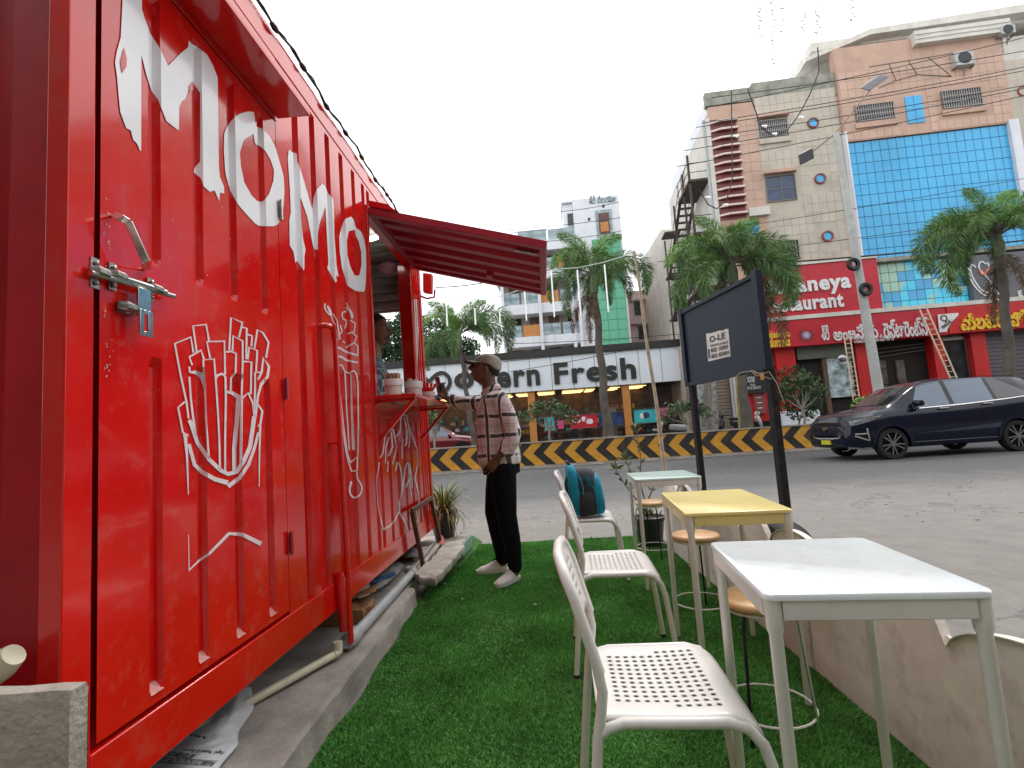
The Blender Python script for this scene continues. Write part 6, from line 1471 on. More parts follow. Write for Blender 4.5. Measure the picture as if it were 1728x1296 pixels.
# tan roller shutters between the supermarket and the restaurant
cs = thing('shuttered_shop', 'narrow shop with tan roller shutters and a yellow pillar', 'shop', mat=FB.M.copy())
v0, v1 = FB.uz(1160, 680)[0], FB.uz(1252, 660)[0]; vt = FB.uz(1200, 632)[1]
fbox('shop_mass', v0, v1+.6, .34, vt+1.6, .3, 6, MT['shade_wall'], cs)
n_ = 22
for a, b in ((v0+.05, (v0+v1)/2-.2), ((v0+v1)/2-.1, v1-.25)):
    for k in range(n_): ubox('shutter_slat', a, b, .5+k*(vt+.8-.5)/n_, .5+(k+.8)*(vt+.8-.5)/n_, .3, .05, MT['shutter_tan'], cs)
fbox('column', v1-.22, v1+.02, .34, vt+1.3, -.0, .3, MT['orange_wood'], cs)
fbox('upper_wall', v0, v1+.6, vt+.85, vt+3.2, .1, .3, MT['cream'], cs)
# black cafe board and red shop front left of the red pier
kb = thing('cafe_board', 'tall black menu board with pale lettering beyond the right sign post', 'sign', mat=FB.M.copy())
u0, u1, z0, z1 = FB.rect([(1256, 632), (1290, 628), (1293, 662), (1259, 665)], -.5)
fbox('board', u0, u1, z0, z1, -.55, -.4, MT['letter_black'], kb)
sign_text(FB, kb, 'mone', (1257, 636), (1274, 645), -.56, MT['letter_white'], .01, .0); ubox('board_mark', FB.uz(1276, 640)[0], FB.uz(1282, 640)[0], FB.uz(1278, 643)[1], FB.uz(1278, 631)[1], -.56, .01, MT['orange_wood'], kb)
for k, (t_, a, b) in enumerate((('TEA', 1265, 1275), ('CAFE & SNACKS', 1258, 1284))): sign_text(FB, kb, t_, (a, 648+k*5), (b, 651+k*5), -.56, MT['letter_white'], .01, .0)
fb_ = thing('red_kiosk', 'red shop counter with a dark red menu panel below the black board', 'kiosk', mat=FB.M.copy())
fbox('counter', FB.uz(1258, 680)[0], FB.uz(1306, 680)[0], .34, FB.uz(1270, 664)[1], -.30, .1, MT['shop_red'], fb_)
u0, u1, z0, z1 = FB.rect([(1273, 663), (1290, 661), (1292, 697), (1274, 699)], -.4); fbox('menu_panel', u0, u1, z0, z1, -.42, -.31, MT['maroon'], fb_)
for k in range(4): ubox('menu_line', u0+.1, u1-.15, z0+.25+k*.25, z0+.29+k*.25, -.42, .01, MT['letter_white'], fb_)
fbox('counter_base', FB.uz(1258, 680)[0], FB.uz(1325, 680)[0], .34, .95, -.45, -.31, MT['black'], fb_)
# pale flower bed wall under the right bush
g = G(); a, b = ony(1322, 710, 24), ony(1384, 700, 24); g.box(a.x, b.x, 24, 24.3, .34, 1.35); tag(g.build('white_counter', MT['white_wall']), 'pale blue white counter box behind the frangipani near the car nose', 'counter')

# ------------------------------------------------------------------ apartment block with the green glass strip
FA = Fr((0, 36, 0), -3.0)
ab = thing('apartment_block', 'white apartment block with glass balconies and a tall green glass strip', 'building', mat=FA.M.copy())
ux = [FA.uz(x, 540)[0] for x in (848, 912, 1003, 1009, 1062)]
zz = lambda y, x=950: FA.uz(x, y)[1]
ztop = FA.uz(870, 395)[1]
fbox('rear_mass', ux[0], ux[4], .3, FA.uz(900, 402)[1], 2.0, 10, MT['shade_wall'], ab)
fbox('tower', ux[2]-.9, ux[4], FA.uz(1030, 590)[1]-4, FA.uz(1040, 330)[1], -.1, 2.2, MT['white_wall'], ab)
fbox('tower_wing', FA.uz(950, 360)[0], ux[2]-.91, FA.uz(975, 392)[1], FA.uz(975, 341)[1], .2, 3, MT['white_wall'], ab)
fbox('wing_window', FA.uz(958, 370)[0], FA.uz(986, 370)[0], FA.uz(970, 378)[1], FA.uz(970, 358)[1], .15, .25, MT['win_dark'], ab); fbox('glass_rail', FA.uz(958, 370)[0], FA.uz(986, 370)[0], FA.uz(970, 391)[1], FA.uz(970, 379)[1], .05, .12, MT['glass_rail'], ab)
fbox('wing_cap', FA.uz(948, 360)[0], ux[2]-.85, FA.uz(975, 340)[1], FA.uz(975, 337)[1], .0, 3, MT['white_wall'], ab)
u0, u1, z0, z1 = FA.rect([(1009, 361), (1027, 359), (1030, 393), (1012, 395)], -.1); fbox('niche_frame', u0-.2, u1+.2, z0-.25, z1+.25, -.16, -.1, MT['glass_rail'], ab); fbox('niche', u0, u1, z0, z1, -.2, -.15, MT['door_brown'], ab); fbox('niche_painting', u0+.1, u1-.1, z0+.1, z0+.8, -.23, -.2, MT['orange_wood'], ab)
sign_text(FA, ab, 'శ్రీ నిలయం', (993, 331), (1039, 340), -.1, MT['glass_rail'], .08, .01)
for (x, y) in ((994, 371), (1018, 349)): c = FA.uz(x, y); fbox('vent', c[0]-.08, c[0]+.08, c[1]-.1, c[1]+.1, -.13, -.1, MT['letter_black'], ab)
# green panes
u0, u1 = FA.uz(1013, 540)[0]-.15, FA.uz(1058, 540)[0]; z1 = FA.uz(1040, 402)[1]; z0 = FA.uz(1045, 610)[1]
fbox('green_back', u0, u1, z0, z1, -.16, -.1, MT['green_joint'], ab)
for i in range(3):
    for j in range(12):
        a = u0+(u1-u0)*i/3; dz = (z1-z0)/12; ubox('glass_pane', a+.015, a+(u1-u0)/3-.015, z0+j*dz+.015, z0+(j+1)*dz-.015, -.16, .03, MT['glass_green'], ab)
# storeys: parapet bands, glass balustrades, recessed wall with doors
bands = [((870, 392), (870, 404)), ((865, 443), (865, 456)), ((870, 513), (870, 531)), ((880, 581-.0), (880, 566))]
lev = [FA.uz(880, y)[1] for y in (411, 459, 515, 570, 625)]
st_ = lev[1]-lev[2]
for k, z in enumerate(lev):
    fbox('slab_band', ux[0]-.3*(k < 2), ux[2]-.92, z-.72, z, -.2, 2.1, MT['white_wall'], ab)
    if k == 0:
        for i in range(3): ubox('glass_rail', ux[0]+1.5+i*2.2, ux[0]+1.5+i*2.2+2.1, z, z+.85, 0, .04, MT['glass_rail'], ab)
        fbox('hand_rail', ux[0]+1.2, ux[2]-2.8, z+.86, z+.93, -.06, .02, MT['alloy'], ab); continue
    fbox('recess_wall', ux[0]+.02, ux[2]-.93, z, z+st_-.72, 1.2, 1.4, MT['shade_wall'], ab)
    W_ = ux[2]-.92-ux[0]; nb = 4
    for i in range(nb):
        a = ux[0]+W_*i/nb; ubox('glass_rail' if (i+k) % 4 else 'timber_rail', a+.08, a+W_/nb-.08, z+.02, z+.86, -.05, .04, MT['glass_rail'] if (i+k) % 4 else MT['orange_wood'], ab)
        if (i+k) % 4:
            g = G(); c = (a+W_/nb/2, -.1, z+.45)
            for q in range(3): g.lathe([(.10, -.003), (.13, -.003)], (c[0]-.35+.35*q, -.095, c[2]), 10, 'y', cap=False)
            g.build('etched_mark', MT['letter_black'] if q < 0 else MT['mullion'], ab)
        dw = fbox('window', a+.5, a+1.25, z+.7, z+1.85, 1.12, 1.19, MT['door_brown'] if (i+k) % 3 else MT['dark_room'], ab)
        ubox('window_frame', a+.44, a+1.31, z+1.85, z+1.92, 1.14, .06, MT['white_wall'], dw); ubox('window_frame', a+.86, a+.89, z+.7, z+1.85, 1.115, .04, MT['shade_wall'], dw)
for x in (ux[0]+.02, FA.uz(912, 560)[0], FA.uz(967, 560)[0], ux[2]-1.1): ubox('column', x, x+.22, lev[4]-.7, lev[1], -.21, .2, MT['white_wall'], ab)
# pale pink houses further back
ph = thing('pink_house', 'pale pink house behind the bamboo pole', 'building'); p0, p1 = ony(1066, 600, 44), ony(1165, 500, 44)
g = G(); g.box(p0.x, p1.x, 44, 50, 0, ony(1110, 488, 44).z); g.build('wall', MT['pink_wall'], ph)
for (x, y) in ((1078, 520), (1105, 524), (1130, 520), (1085, 560), (1115, 560)):
    c = ony(x, y, 44); o = fbox('window', c.x-.4, c.x+.4, c.z-.6, c.z+.6, 43.9, 44, MT['win_dark'], ph); fbox('window_frame', c.x-.5, c.x+.5, c.z+.6, c.z+.7, 43.85, 44, MT['offwhite'], o)
for y in (505, 545): c = ony(1110, y, 44); fbox('ledge', p0.x, p1.x, c.z, c.z+.15, 43.7, 44, MT['pink_wall'], ph)
yh = thing('yellow_house', 'ochre house end seen between the pink house and the navy board', 'building'); a, b = ony(1118, 560, 40), ony(1175, 560, 40)
g = G(); g.box(a.x, b.x, 40, 43.5, 0, ony(1140, 560, 40).z); g.build('wall', mk('ochre', (.48, .33, .14), .8), yh)
g = G()
for k in range(9): x = a.x+(b.x-a.x)*k/8; g.beam((x, 39.9, ony(1140, 562, 40).z), (x, 39.9, ony(1140, 548, 40).z+.3), .05, .05, up=(0, 1, 0))
g.build('railing', MT['grillework'], yh)
# ochre building just left of the restaurant building
ob = thing('cream_house', 'cream side building half hidden behind the second palm', 'building'); a, b = ony(1128, 520, 37), ony(1196, 520, 37)
g = G(); g.box(a.x, b.x+1, 37, 44, 0, ony(1150, 385, 37).z); g.build('wall', MT['offwhite'], ob)
for (x, y) in ((1150, 470), (1150, 520), (1175, 495)):
    c = ony(x, y, 37); o = fbox('window', c.x-.45, c.x+.45, c.z-.7, c.z+.7, 36.9, 37, MT['win_dark'], ob); fbox('window_hood', c.x-.6, c.x+.6, c.z+.8, c.z+.9, 36.4, 37, MT['offwhite'], o)

# ================================================================== posts, lamp, ladders
def street_post(name, x, yb, yt, r, Y, mt, label, cat, lean=0.):
    a, b = ony(x, yb, Y), None; t = thing(name, label, cat)
    return t, a
t = thing('street_lamp', 'tall white street lamp post with two angled lamp arms before the restaurant', 'street lamp')
Y = 17.6; b0 = ony(1484, 668, Y); tp = ony(1410, 225, Y); d = (tp-b0); base = b0+d*((TZ-b0.z)/d.z)
g = G(); g.tube([base, tp], [.17, .10], 8); g.build('post', mk('lamp_post', (.50, .51, .50), .7, var=.1, vs=2, dirt=((.3, .3, .28), .4, 3)), t)
for (x, y, x2, y2, x3, y3) in ((1470, 150, 1459, 151, 1492, 128), (1366, 260, 1372, 258, 1349, 270)):
    e = ony(x, y, Y+.2); g = G(); g.tube([tp, e], .022, 8); ar = g.build('lamp_arm', MT['grillework'], t)
    a, b = ony(x2, y2, Y+.2), ony(x3, y3, Y+.2); g = G(); dd = (b-a); g.obox((a+b)/2, dd/2, Vector((0, .0, 0))+dd.cross(Vector((0, 1, 0))).normalized()*.16+Vector((0, .1, 0)), dd.cross(Vector((0, 0, 1))).normalized()*.05 if False else Vector((0, .04, .02))); g.build('lamp_head', MT['sign_grey'], ar, bevel=.02)
for (x, y) in ((1440, 446), (1461, 488)):
    c = ony(x, y, Y-.2); g = G(); g.lathe([(.11, -.05), (.20, -.07), (.24, 0), (.20, .07), (.11, .05), (.09, 0)], (0, 0, 0), 20, 'y', cap=False); o = g.build('cable_coil', MT['cable'], smooth=True); o.location = c; tag(o, 'coil of black cable hung on the white lamp post, '+('upper' if y < 460 else 'lower')+' one', 'cable coil', 'cable coils on the lamp post')
g = G(); c = ony(1422, 602+3, Y-.25); g.sph(c, (.16, .05, .13), 10, 6); tag(g.build('meter_box', MT['alloy'], smooth=True), 'small round grey dish on the lamp post foot', 'dish')
def pole(x0, y0, x1, y1, Y, r, m, name, label, cat):
    a, b = ony(x0, y0, Y), ony(x1, y1, Y); d = b-a; a2 = a+d*((TZ-.03-a.z)/d.z); g = G(); g.tube([a2, b], r, 10); return tag(g.build(name, m, smooth=True), label, cat)
mk('post_peel', (.34, .36, .35), .8, var=.3, vs=6, dirt=((.12, .14, .13), .6, 9)); mk('post_yellow', (.42, .34, .10), .8, var=.2, vs=2, dirt=((.25, .25, .20), .8, 2))
pole(1188, 722, 1176, 560, 18.0, [.13, .12], MT['post_peel'], 'utility_post', 'thick peeling grey post right of the left sign post', 'post')
pole(1208, 722, 1201, 560, 18.1, [.09, .08], MT['post_peel'], 'utility_post', 'slim pale post with pasted handbills beside the thick grey post', 'post')
pole(1255, 720, 1243, 560, 17.9, [.17, .15], MT['post_yellow'], 'utility_post', 'stout post with a yellow painted top beside the scooters', 'post')
def ladder(p0, p1, q0, q1, n, label):
    t = thing('ladder', label, 'ladder', group='wooden ladders leaning on the restaurant front')
    for a, b in ((p0, p1), (q0, q1)): g = G(); g.beam(a, b, .05, .05); g.build('rail', MT['ladder_wood'], t)
    for k in range(1, n): g = G(); g.beam(p0.lerp(p1, k/n), q0.lerp(q1, k/n), .035, .035); g.build('rung', MT['ladder_wood'], t)
def fw_(x, y, d): q = FB.uz(x, y, d); return FB.M @ Vector((q[0], d, q[1]))
ladder(fw_(1440, 676, -1.7), fw_(1424, 565, -.8), fw_(1451, 675, -1.7), fw_(1434, 564, -.8), 14, 'straight wooden ladder leaning left of the lamp post')
ladder(fw_(1611, 655, -2.2), fw_(1552, 523, -.85), fw_(1622, 655, -2.2), fw_(1564, 521, -.85), 15, 'slanting wooden ladder leaning right of the lamp post')

# ================================================================== overhead wires and strings of lights
def wire(pts, r, label, name='power_line', cat='wire', group='overhead wires crossing the street', m='cable', sag=.15, n=14, obj_only=False):
    P = []
    for a, b in zip(pts[:-1], pts[1:]):
        for k in range(n): t_ = k/n; p = a.lerp(b, t_); P.append(p-_Z*sag*4*t_*(1-t_))
    P.append(pts[-1]); g = G(); g.tube(P, r, 5); o = g.build(name, MT[m]); 
    return tag(o, label, cat, group), P
WY = 21.0
for i, (a, b, lb_) in enumerate(((
    (1190, 182), (1735, 62), 'overhead wire just under the concrete parapet'), ((1184, 208), (1735, 112), 'overhead wire crossing the top of the louvres'), ((1175, 215), (1735, 118), 'thin wire paired with the one crossing the louvres'),
    ((1165, 235), (1735, 143), 'overhead wire through the upper barred windows'), ((1150, 255), (1735, 148), 'overhead wire through the small blue window'), ((1138, 282), (1735, 160), 'lowest overhead wire above the blue glass'), ((1200, 165), (1735, 85), 'highest overhead wire across the peach wall'))):
    wire([ony(*a, WY), ony(*b, WY)], .016, lb_, sag=.08)
for i, (a, b, lb_) in enumerate((((1125, 400), (1735, 300), 'faint wire crossing the upper rows of blue glass'), ((1110, 442), (1735, 360), 'faint wire across the middle of the blue glass'), ((1180, 452), (1735, 405), 'thick bundled wire along the ledge under the blue glass'))):
    wire([ony(*a, WY), ony(*b, WY)], .012 if i < 2 else .035, lb_, sag=.1)
for i, (a, b, lb_) in enumerate((((945, 357), (1052, 339), 'wire over the top floor of the apartment block'), ((850, 388), (1055, 366), 'wire over the roof terrace of the apartment block'), ((915, 408), (1056, 388), 'wire over the upper green glass'), ((860, 580), (1165, 562), 'wire just above the supermarket roof edge'), ((850, 610), (1160, 572), 'wire sagging across the supermarket fascia'), ((860, 627), (1080, 585), 'second wire across the fascia lettering'))):
    wire([ony(*a, 19.5), ony(*b, 19.5)], .012, lb_, sag=.06)
wire([ony(735, 485, 12), ony(850, 470, 12), ony(935, 452, 12)], .012, 'dark wire running under the red shutter from the lamp box', sag=.05)
mk('wire_pale', (.55, .55, .57), .6)
for i, (a, b, lb_) in enumerate((((495, 88), (900, 82), 'upper string of tiny lights across the sky'), ((530, 163), (1010, 150), 'second string of tiny lights across the sky'), ((580, 225), (930, 238), 'third faint string of lights across the sky'))):
    o, P = wire([ony(*a, 7.), ony(*b, 15.)], .0022, lb_, 'string_lights', 'string lights', 'festoon strings over the road', sag=.12, n=24, m='wire_pale')
    t = G(); t.tube([(0, 0, 0), (0, 0, -.09)], [.004, .007], 6); tm = t.me('bulb'); tm.materials.append(MT['wire_pale'])
    for k in range(2, 24, 3): inst('bulb', tm, o, P[k])
wire([ony(487, 120, 7), ony(905, 84, 20)], .003, 'thin bare wire between the upper light strings', sag=.1, m='wire_pale'); wire([ony(617, 300, 8), ony(830, 282, 20)], .003, 'lowest thin wire ending above the red shutter', sag=.05, m='wire_pale')
# hanging pale tube lights on a cord through the palms
t = thing('drop_light_cord', 'pale cord tied between the palms carrying hanging tube lights', 'cord'); g = G(); cp = [ony(*p, 15.0) for p in ((750, 500), (800, 505), (845, 500), (884, 487), (931, 455), (974, 452), (1018, 443), (1060, 430), (1075, 428))]; g.tube(cp, .012, 6); g.build('cord', MT['led'], t)
lm = G(); lm.tube([(0, 0, 0), (0, 0, -.02), (0, 0, -1.0)], [.006, .022, .022], 8); lm = lm.me('tube_light'); lm.materials.append(mk('led_white', (.85, .87, .84), .3, emit=((1, 1, .95), .25)))
for (x0, y0, x1, y1, lb_) in ((753, 512, 756, 550, 'hanging pale light tube nearest the container'), (801, 520, 804, 548, 'hanging pale light tube left of the apartment block'), (843, 525, 844, 546, 'short hanging light tube at the apartment block edge'), (885, 488, 890, 541, 'hanging light tube under the red shutter tip'), (930, 458, 936, 535, 'long light tube hanging left of the palm trunk'), (974, 455, 982, 532, 'long light tube hanging by the palm crown'), (1020, 446, 1030, 526, 'long light tube hanging right of the palm trunk')):
    a, b = ony(x0, y0, 15), ony(x1, y1, 15); o = inst('hanging_tube_light', lm, None, a, (0, 0, 0), (1, 1, (a-b).length)); tag(o, lb_, 'tube light', 'hanging tube lights over the median')
# decorations at the top and drooping cable on the right facade
for i, (x, y, n_, lb_) in enumerate(((1283, 5, 5, 'leftmost shredded tinsel hanging at the top of the sky'), (1304, 3, 9, 'longest shredded tinsel hanging at the top of the sky'), (1318, 8, 4, 'short tinsel right of the longest one'), (1356, 18, 3, 'small tinsel scrap in the open sky'), (1380, 14, 4, 'tinsel bundle above the drooping cable'), (1438, 3, 3, 'rightmost tinsel scrap at the top of the sky'))):
    g = G(); 
    for k in range(n_*3):
        p = ony(x+random.uniform(-4, 4), y+k*4+random.uniform(-2, 2), 9); g.obox(p, Vector((random.uniform(.01, .03), 0, random.uniform(-.02, .02))), Vector((0, .004, 0)), Vector((0, 0, .008)))
    a = ony(x, y-8, 9); g.tube([a, ony(x, y+n_*12, 9)], .0025, 4)
    tag(g.build('tinsel', mk('tinsel', (.35, .35, .38), .5) if 'tinsel' not in MT else MT['tinsel']), lb_, 'decoration', 'tinsel hanging over the road')
o, P = wire([ony(*p, 16) for p in ((1380, 80), (1382, 120), (1366, 160), (1345, 198), (1325, 222), (1300, 226), (1283, 213), (1276, 190), (1268, 168), (1262, 150))], .02, 'drooping black cable with small lamps over the barred window', 'festoon_cable', 'string lights', None, sag=.02, n=4)
bm2 = G(); bm2.tube([(0, 0, 0), (.12, 0, .0), (.2, 0, -.03)], [.01, .035, .045], 8); bm2 = bm2.me('bulb'); bm2.materials.append(MT['led_white'])
for k in (12, 20, 24): inst('bulb', bm2, o, P[min(k, len(P)-1)])
o, P = wire([ony(*p, 16) for p in ((1234, 152), (1235, 230), (1236, 300), (1226, 338), (1210, 352), (1195, 345), (1180, 320))], .018, 'thin cable hanging in front of the maroon louvres', 'festoon_cable', 'string lights', None, sag=.01, n=4)
for k in (4, 14, 22): inst('bulb', bm2, o, P[min(k, len(P)-1)])
# ================================================================== palms and other plants on the median
def frond_mesh(L_, droop, rise, dens, seed, lw=.021, ll=.56, m='frond', flat=.0):
    rg_ = random.Random(seed); g = G(); g.cur = 0
    P = []; e = rise; p = Vector((0, 0, 0)); N_ = 26
    for i in range(N_+1):
        P.append(p.copy()); u = i/N_; p = p+Vector((math.cos(e), .05*math.sin(u*3+seed), math.sin(e)))*(L_/N_); e -= droop/N_*(.35+1.6*u)
    g.tube(P, [.035*(1-.85*i/N_) for i in range(N_+1)], 5, cap=False)
    g.cur = 1
    for k in range(int(dens*1.15)):
        u = .16+.84*(k+rg_.random())/dens; i = min(N_-1, int(u*N_)); f = u*N_-i; q = P[i].lerp(P[i+1], f); T = (P[i+1]-P[i]).normalized()
        s = T.cross(Vector((0, 1, 0))).normalized(); b = T.cross(s)
        a = rg_.uniform(0, 2*math.pi) if rg_.random() < .8 else rg_.choice((0, math.pi))+rg_.gauss(0, .3)
        dr = (s*math.cos(a)+b*math.sin(a))*rg_.uniform(.75, 1.0)+T*rg_.uniform(.45, .9); dr.normalize()
        l = ll*(1-.55*u**3)*(.45+.55*min(1, (u-.1)*5))*rg_.uniform(.75, 1.1); w_ = lw*rg_.uniform(.7, 1.1); sd = dr.cross(Vector((rg_.uniform(-1, 1), rg_.uniform(-1, 1), rg_.uniform(-1, 1)))).normalized()*w_
        m1 = q+dr*l*.5-_Z*.02*l; m2 = q+dr*l-_Z*l*rg_.uniform(.10, .35)
        g.add([q, m1+sd*.5, m2, m1-sd*.5], [(0, 1, 2, 3)])
    me = g.me('frond', fix=False); me.materials.append(MT['bark']); me.materials.append(MT[m]); me.polygons.foreach_set('material_index', g.mi); return me
FR = [frond_mesh(2.3, 2.0, R_(62), 620, 1, m='frond_bright'), frond_mesh(2.4, 2.3, R_(48), 640, 2), frond_mesh(2.5, 2.2, R_(30), 640, 3), frond_mesh(2.3, 2.0, R_(8), 560, 4), frond_mesh(2.0, 1.2, R_(78), 560, 5, m='frond_bright'), frond_mesh(2.1, 1.0, R_(-25), 420, 6, m='frond_dry', ll=.4)]
def palm(base, top, label, spec, s=1., tr=.17, twist=0):
    t = thing('palm_tree', label, 'palm', base, group=None); v = top-base
    g = G(); n = 26; pts = [v*(k/n)+Vector((.03*math.sin(k*.7), 0, 0)) for k in range(n+1)]
    g.tube(pts, [tr*(1.25-.3*min(1, k/5)-.28*k/n)+.006*(k % 2) for k in range(n+1)], 12); g.build('trunk', MT['bark_palm'] if v.length < 5 or True else MT['bark'], t, smooth=True, angle=60)
    g = G(); g.tube([v*.97, v+_Z*.25*s, v+_Z*.7*s], [tr*.85, tr*.95, .05], 10); g.build('crown_shaft', MT['shaft'], t, smooth=True)
    for k, (fi, az, tilt, sc_) in enumerate(spec):
        inst('frond', FR[fi], t, v+_Z*(.55 if FR[fi] is not FR[5] else -.05)*s, (0, -R_(tilt), R_(az+twist)), (sc_*s,)*3)
    return t
mk('bark_palm', (.115, .10, .085), .9, var=.2, vs=3, bump=.5, bs=18, dirt=((.17, .16, .09), .5, 1.2)); mk('shaft', (.12, .17, .07), .5, var=.2, vs=4)
def ring_spec(seed, n=13, dry=2, big=1.):
    r = random.Random(seed); out = [(4, 20, 4, 1.0), (4, 200, 2, .95), (0, 110, 0, 1)]
    for k in range(n): out.append((r.choice([0, 1, 1, 2, 2, 3]), k*360/n+r.uniform(-12, 12), r.uniform(-6, 6), big*r.uniform(.88, 1.08)))
    for k in range(dry): out.append((5, r.uniform(0, 360), r.uniform(-20, 0), r.uniform(.7, .95)))
    return out
Yp = 17.2
def pbase(x, y): p = ony(x, y, Yp); return p
def mkpalm(x0, y0, x1, y1, label, seed, s, Y=17.3, extra=(), n=13, dry=2, tr=.17):
    a, b = ony(x0, y0, Y), ony(x1, y1, Y); d = b-a; a2 = a+d*((TZ-.05-a.z)/d.z)
    return palm(a2, b, label, ring_spec(seed, n, dry)+list(extra), s, tr)
mkpalm(1026, 736, 1003, 487, 'foxtail palm before the supermarket, its crown over the green glass', 11, .93, dry=3, n=11, tr=.155)
mkpalm(1258, 700, 1238, 470, 'foxtail palm behind the navy sign board with a drooping brown frond', 5, 1.02, n=15, extra=((5, -20, -10, 1.2), (5, 175, 5, .8), (3, 0, 0, 1.2), (3, 180, 0, 1.2), (3, 320, -8, 1.2)))
mkpalm(1706, 640, 1688, 425, 'foxtail palm at the right edge before the blue glass wall', 8, 1.05, Y=17.6, n=13, extra=((2, 180, 4, 1.3), (3, 185, -5, 1.25), (5, 60, 0, 1.2)))
mkpalm(793, 700, 776, 585, 'shorter foxtail palm over the left end of the supermarket sign', 17, .80, Y=18, n=8, dry=0, tr=.10, extra=((1, 0, 8, 1.3), (2, 10, 5, 1.2), (5, 20, -40, .75)))
# broad tree behind on the left
def leafcloud(N_, blobs, size, seed, twirl=1.):
    r = np.random.RandomState(seed); w_ = np.array([b[3]*b[4]*b[5] for b in blobs]); w_ = w_/w_.sum(); idx = r.choice(len(blobs), N_, p=w_)
    B = np.array(blobs); d = r.normal(size=(N_, 3)); d /= np.linalg.norm(d, axis=1)[:, None]; rad = r.uniform(.35, 1.05, (N_, 1))**.6
    c = B[idx, :3]+d*rad*B[idx, 3:6]+r.normal(0, .03, (N_, 3))
    a = r.normal(size=(N_, 3)); a /= np.linalg.norm(a, axis=1)[:, None]; b = np.cross(a, r.normal(size=(N_, 3))); b /= np.linalg.norm(b, axis=1)[:, None]
    s = size*r.uniform(.6, 1.25, (N_, 1)); v = np.stack([c-a*s, c+b*s*.42, c+a*s, c-b*s*.42], 1).reshape(-1, 3)
    m = bpy.data.meshes.new('leaves'); m.vertices.add(4*N_); m.vertices.foreach_set('co', v.astype(np.float32).ravel()); m.loops.add(4*N_); m.loops.foreach_set('vertex_index', np.arange(4*N_, dtype=np.int32)); m.polygons.add(N_); m.polygons.foreach_set('loop_start', np.arange(0, 4*N_, 4, dtype=np.int32)); m.update(calc_edges=True); return m
def tree(base, blobs, N_, size, leafmat, label, name='tree', cat='tree', trunk_r=.16, seed=1, branch=True):
    t = thing(name, label, cat, base); m = leafcloud(N_, blobs, size, seed); m.materials.append(leafmat); inst('crown', m, t)
    g = G(); r = random.Random(seed); c0 = Vector((sum(b[0] for b in blobs)/len(blobs), sum(b[1] for b in blobs)/len(blobs), min(b[2]-b[5]*.3 for b in blobs)))
    fork = c0*.55; g.tube([(0, 0, 0), fork*.5+Vector((r.uniform(-.05, .05), 0, 0)), fork], [trunk_r, trunk_r*.85, trunk_r*.7], 8)
    for b in blobs:
        e = Vector(b[:3]); g.tube([fork, fork.lerp(e, .5)+Vector((r.uniform(-.1, .1), r.uniform(-.1, .1), -.05*e.z*.3)), e], [trunk_r*.6, trunk_r*.35, trunk_r*.12], 6)
    g.build('trunk', MT['bark_pale'], t, smooth=True); return t
r = random.Random(5)
bl = []
pc = ony(712, 600, 37)
for (x, y, rr_) in ((655, 575, .9), (690, 545, .8), (665, 610, 1.), (705, 595, 1.0), (745, 590, 1.0), (770, 600, .9), (735, 560, .8), (785, 590, .75), (640, 560, .9), (615, 590, 1.0), (752, 530, .45), (720, 615, .8), (780, 615, .7), (680, 520, .5)):
    p = ony(x, y, 37+r.uniform(-1, 1))-Vector((pc.x, 37, .3)); bl.append((p.x, p.y, p.z, rr_*1.55, rr_*1.5, rr_*1.3))
tree(Vector((pc.x, 37, .3)), bl, 12500, .175, MT['leaf_dark'], 'broad dark leafed tree rising behind the left end of the supermarket', trunk_r=.3, seed=3)
bl = [(0, 0, 2.6, 1.1, 1, 1.0), (-.9, .2, 2.0, .8, .8, .8), (.5, -.2, 1.9, .8, .8, .8)]
p = ony(660, 640, 20); tree(Vector((p.x-1, 20, .2)), bl, 4200, .10, MT['frond_bright'], 'small sunlit green tree seen through the hatch behind the vendor', trunk_r=.1, seed=9)
def bush(x0, x1, yt, yb, Y, label, N_, seed, mt='leaf_bush', size=.085):
    a, b, c = ony(x0, yb, Y), ony(x1, yb, Y), ony((x0+x1)/2, yt, Y); cx = (a.x+b.x)/2; h_ = c.z-TZ; w_ = (b.x-a.x)/2; bl = []; r = random.Random(seed)
    for k in range(9):
        u = -1+2*k/8; bl.append((u*w_*.8, r.uniform(-.3, .3), h_*(.62+.22*(1-u*u))+r.uniform(-.06, .06), w_*.26, .3, h_*.17))
    t = tree(Vector((cx, Y, TZ-.04)), bl, N_, size, MT[mt], label, 'frangipani_bush', 'bush', .045, seed); return t
bush(880, 978, 672, 746, 17.1, 'frangipani bush on the median beside the white capped man', 620, 21)
bush(1118, 1205, 672, 726, 17.4, 'frangipani bush on the median behind the left sign post', 460, 22)
bush(1312, 1402, 628, 714, 17.3, 'frangipani bush on the median behind the car nose', 760, 23)
tree(Vector((ony(1345, 700, 20).x, 20, .3)), [(0, 0, 1.9, .75, .5, .9), (.2, 0, 1.2, .8, .5, .6)], 1500, .08, MT['leaf_dark'], 'dark green shrub behind the frangipani near the restaurant', trunk_r=.05, seed=31)
tree(Vector((ony(1495, 690, 19).x, 19, .3)), [(-.5, 0, 1.0, .7, .4, .4), (.5, 0, 1.05, .9, .4, .35), (1.3, 0, .95, .6, .4, .3)], 1400, .09, MT['frond_bright'], 'leafy green shrub beyond the navy people carrier', 'shrub', 'shrub', .05, 32)
p = ony(732, 625, 19); bush(722, 744, 688, 735, 17.6, 'small bush on the median against the container corner', 200, 25)
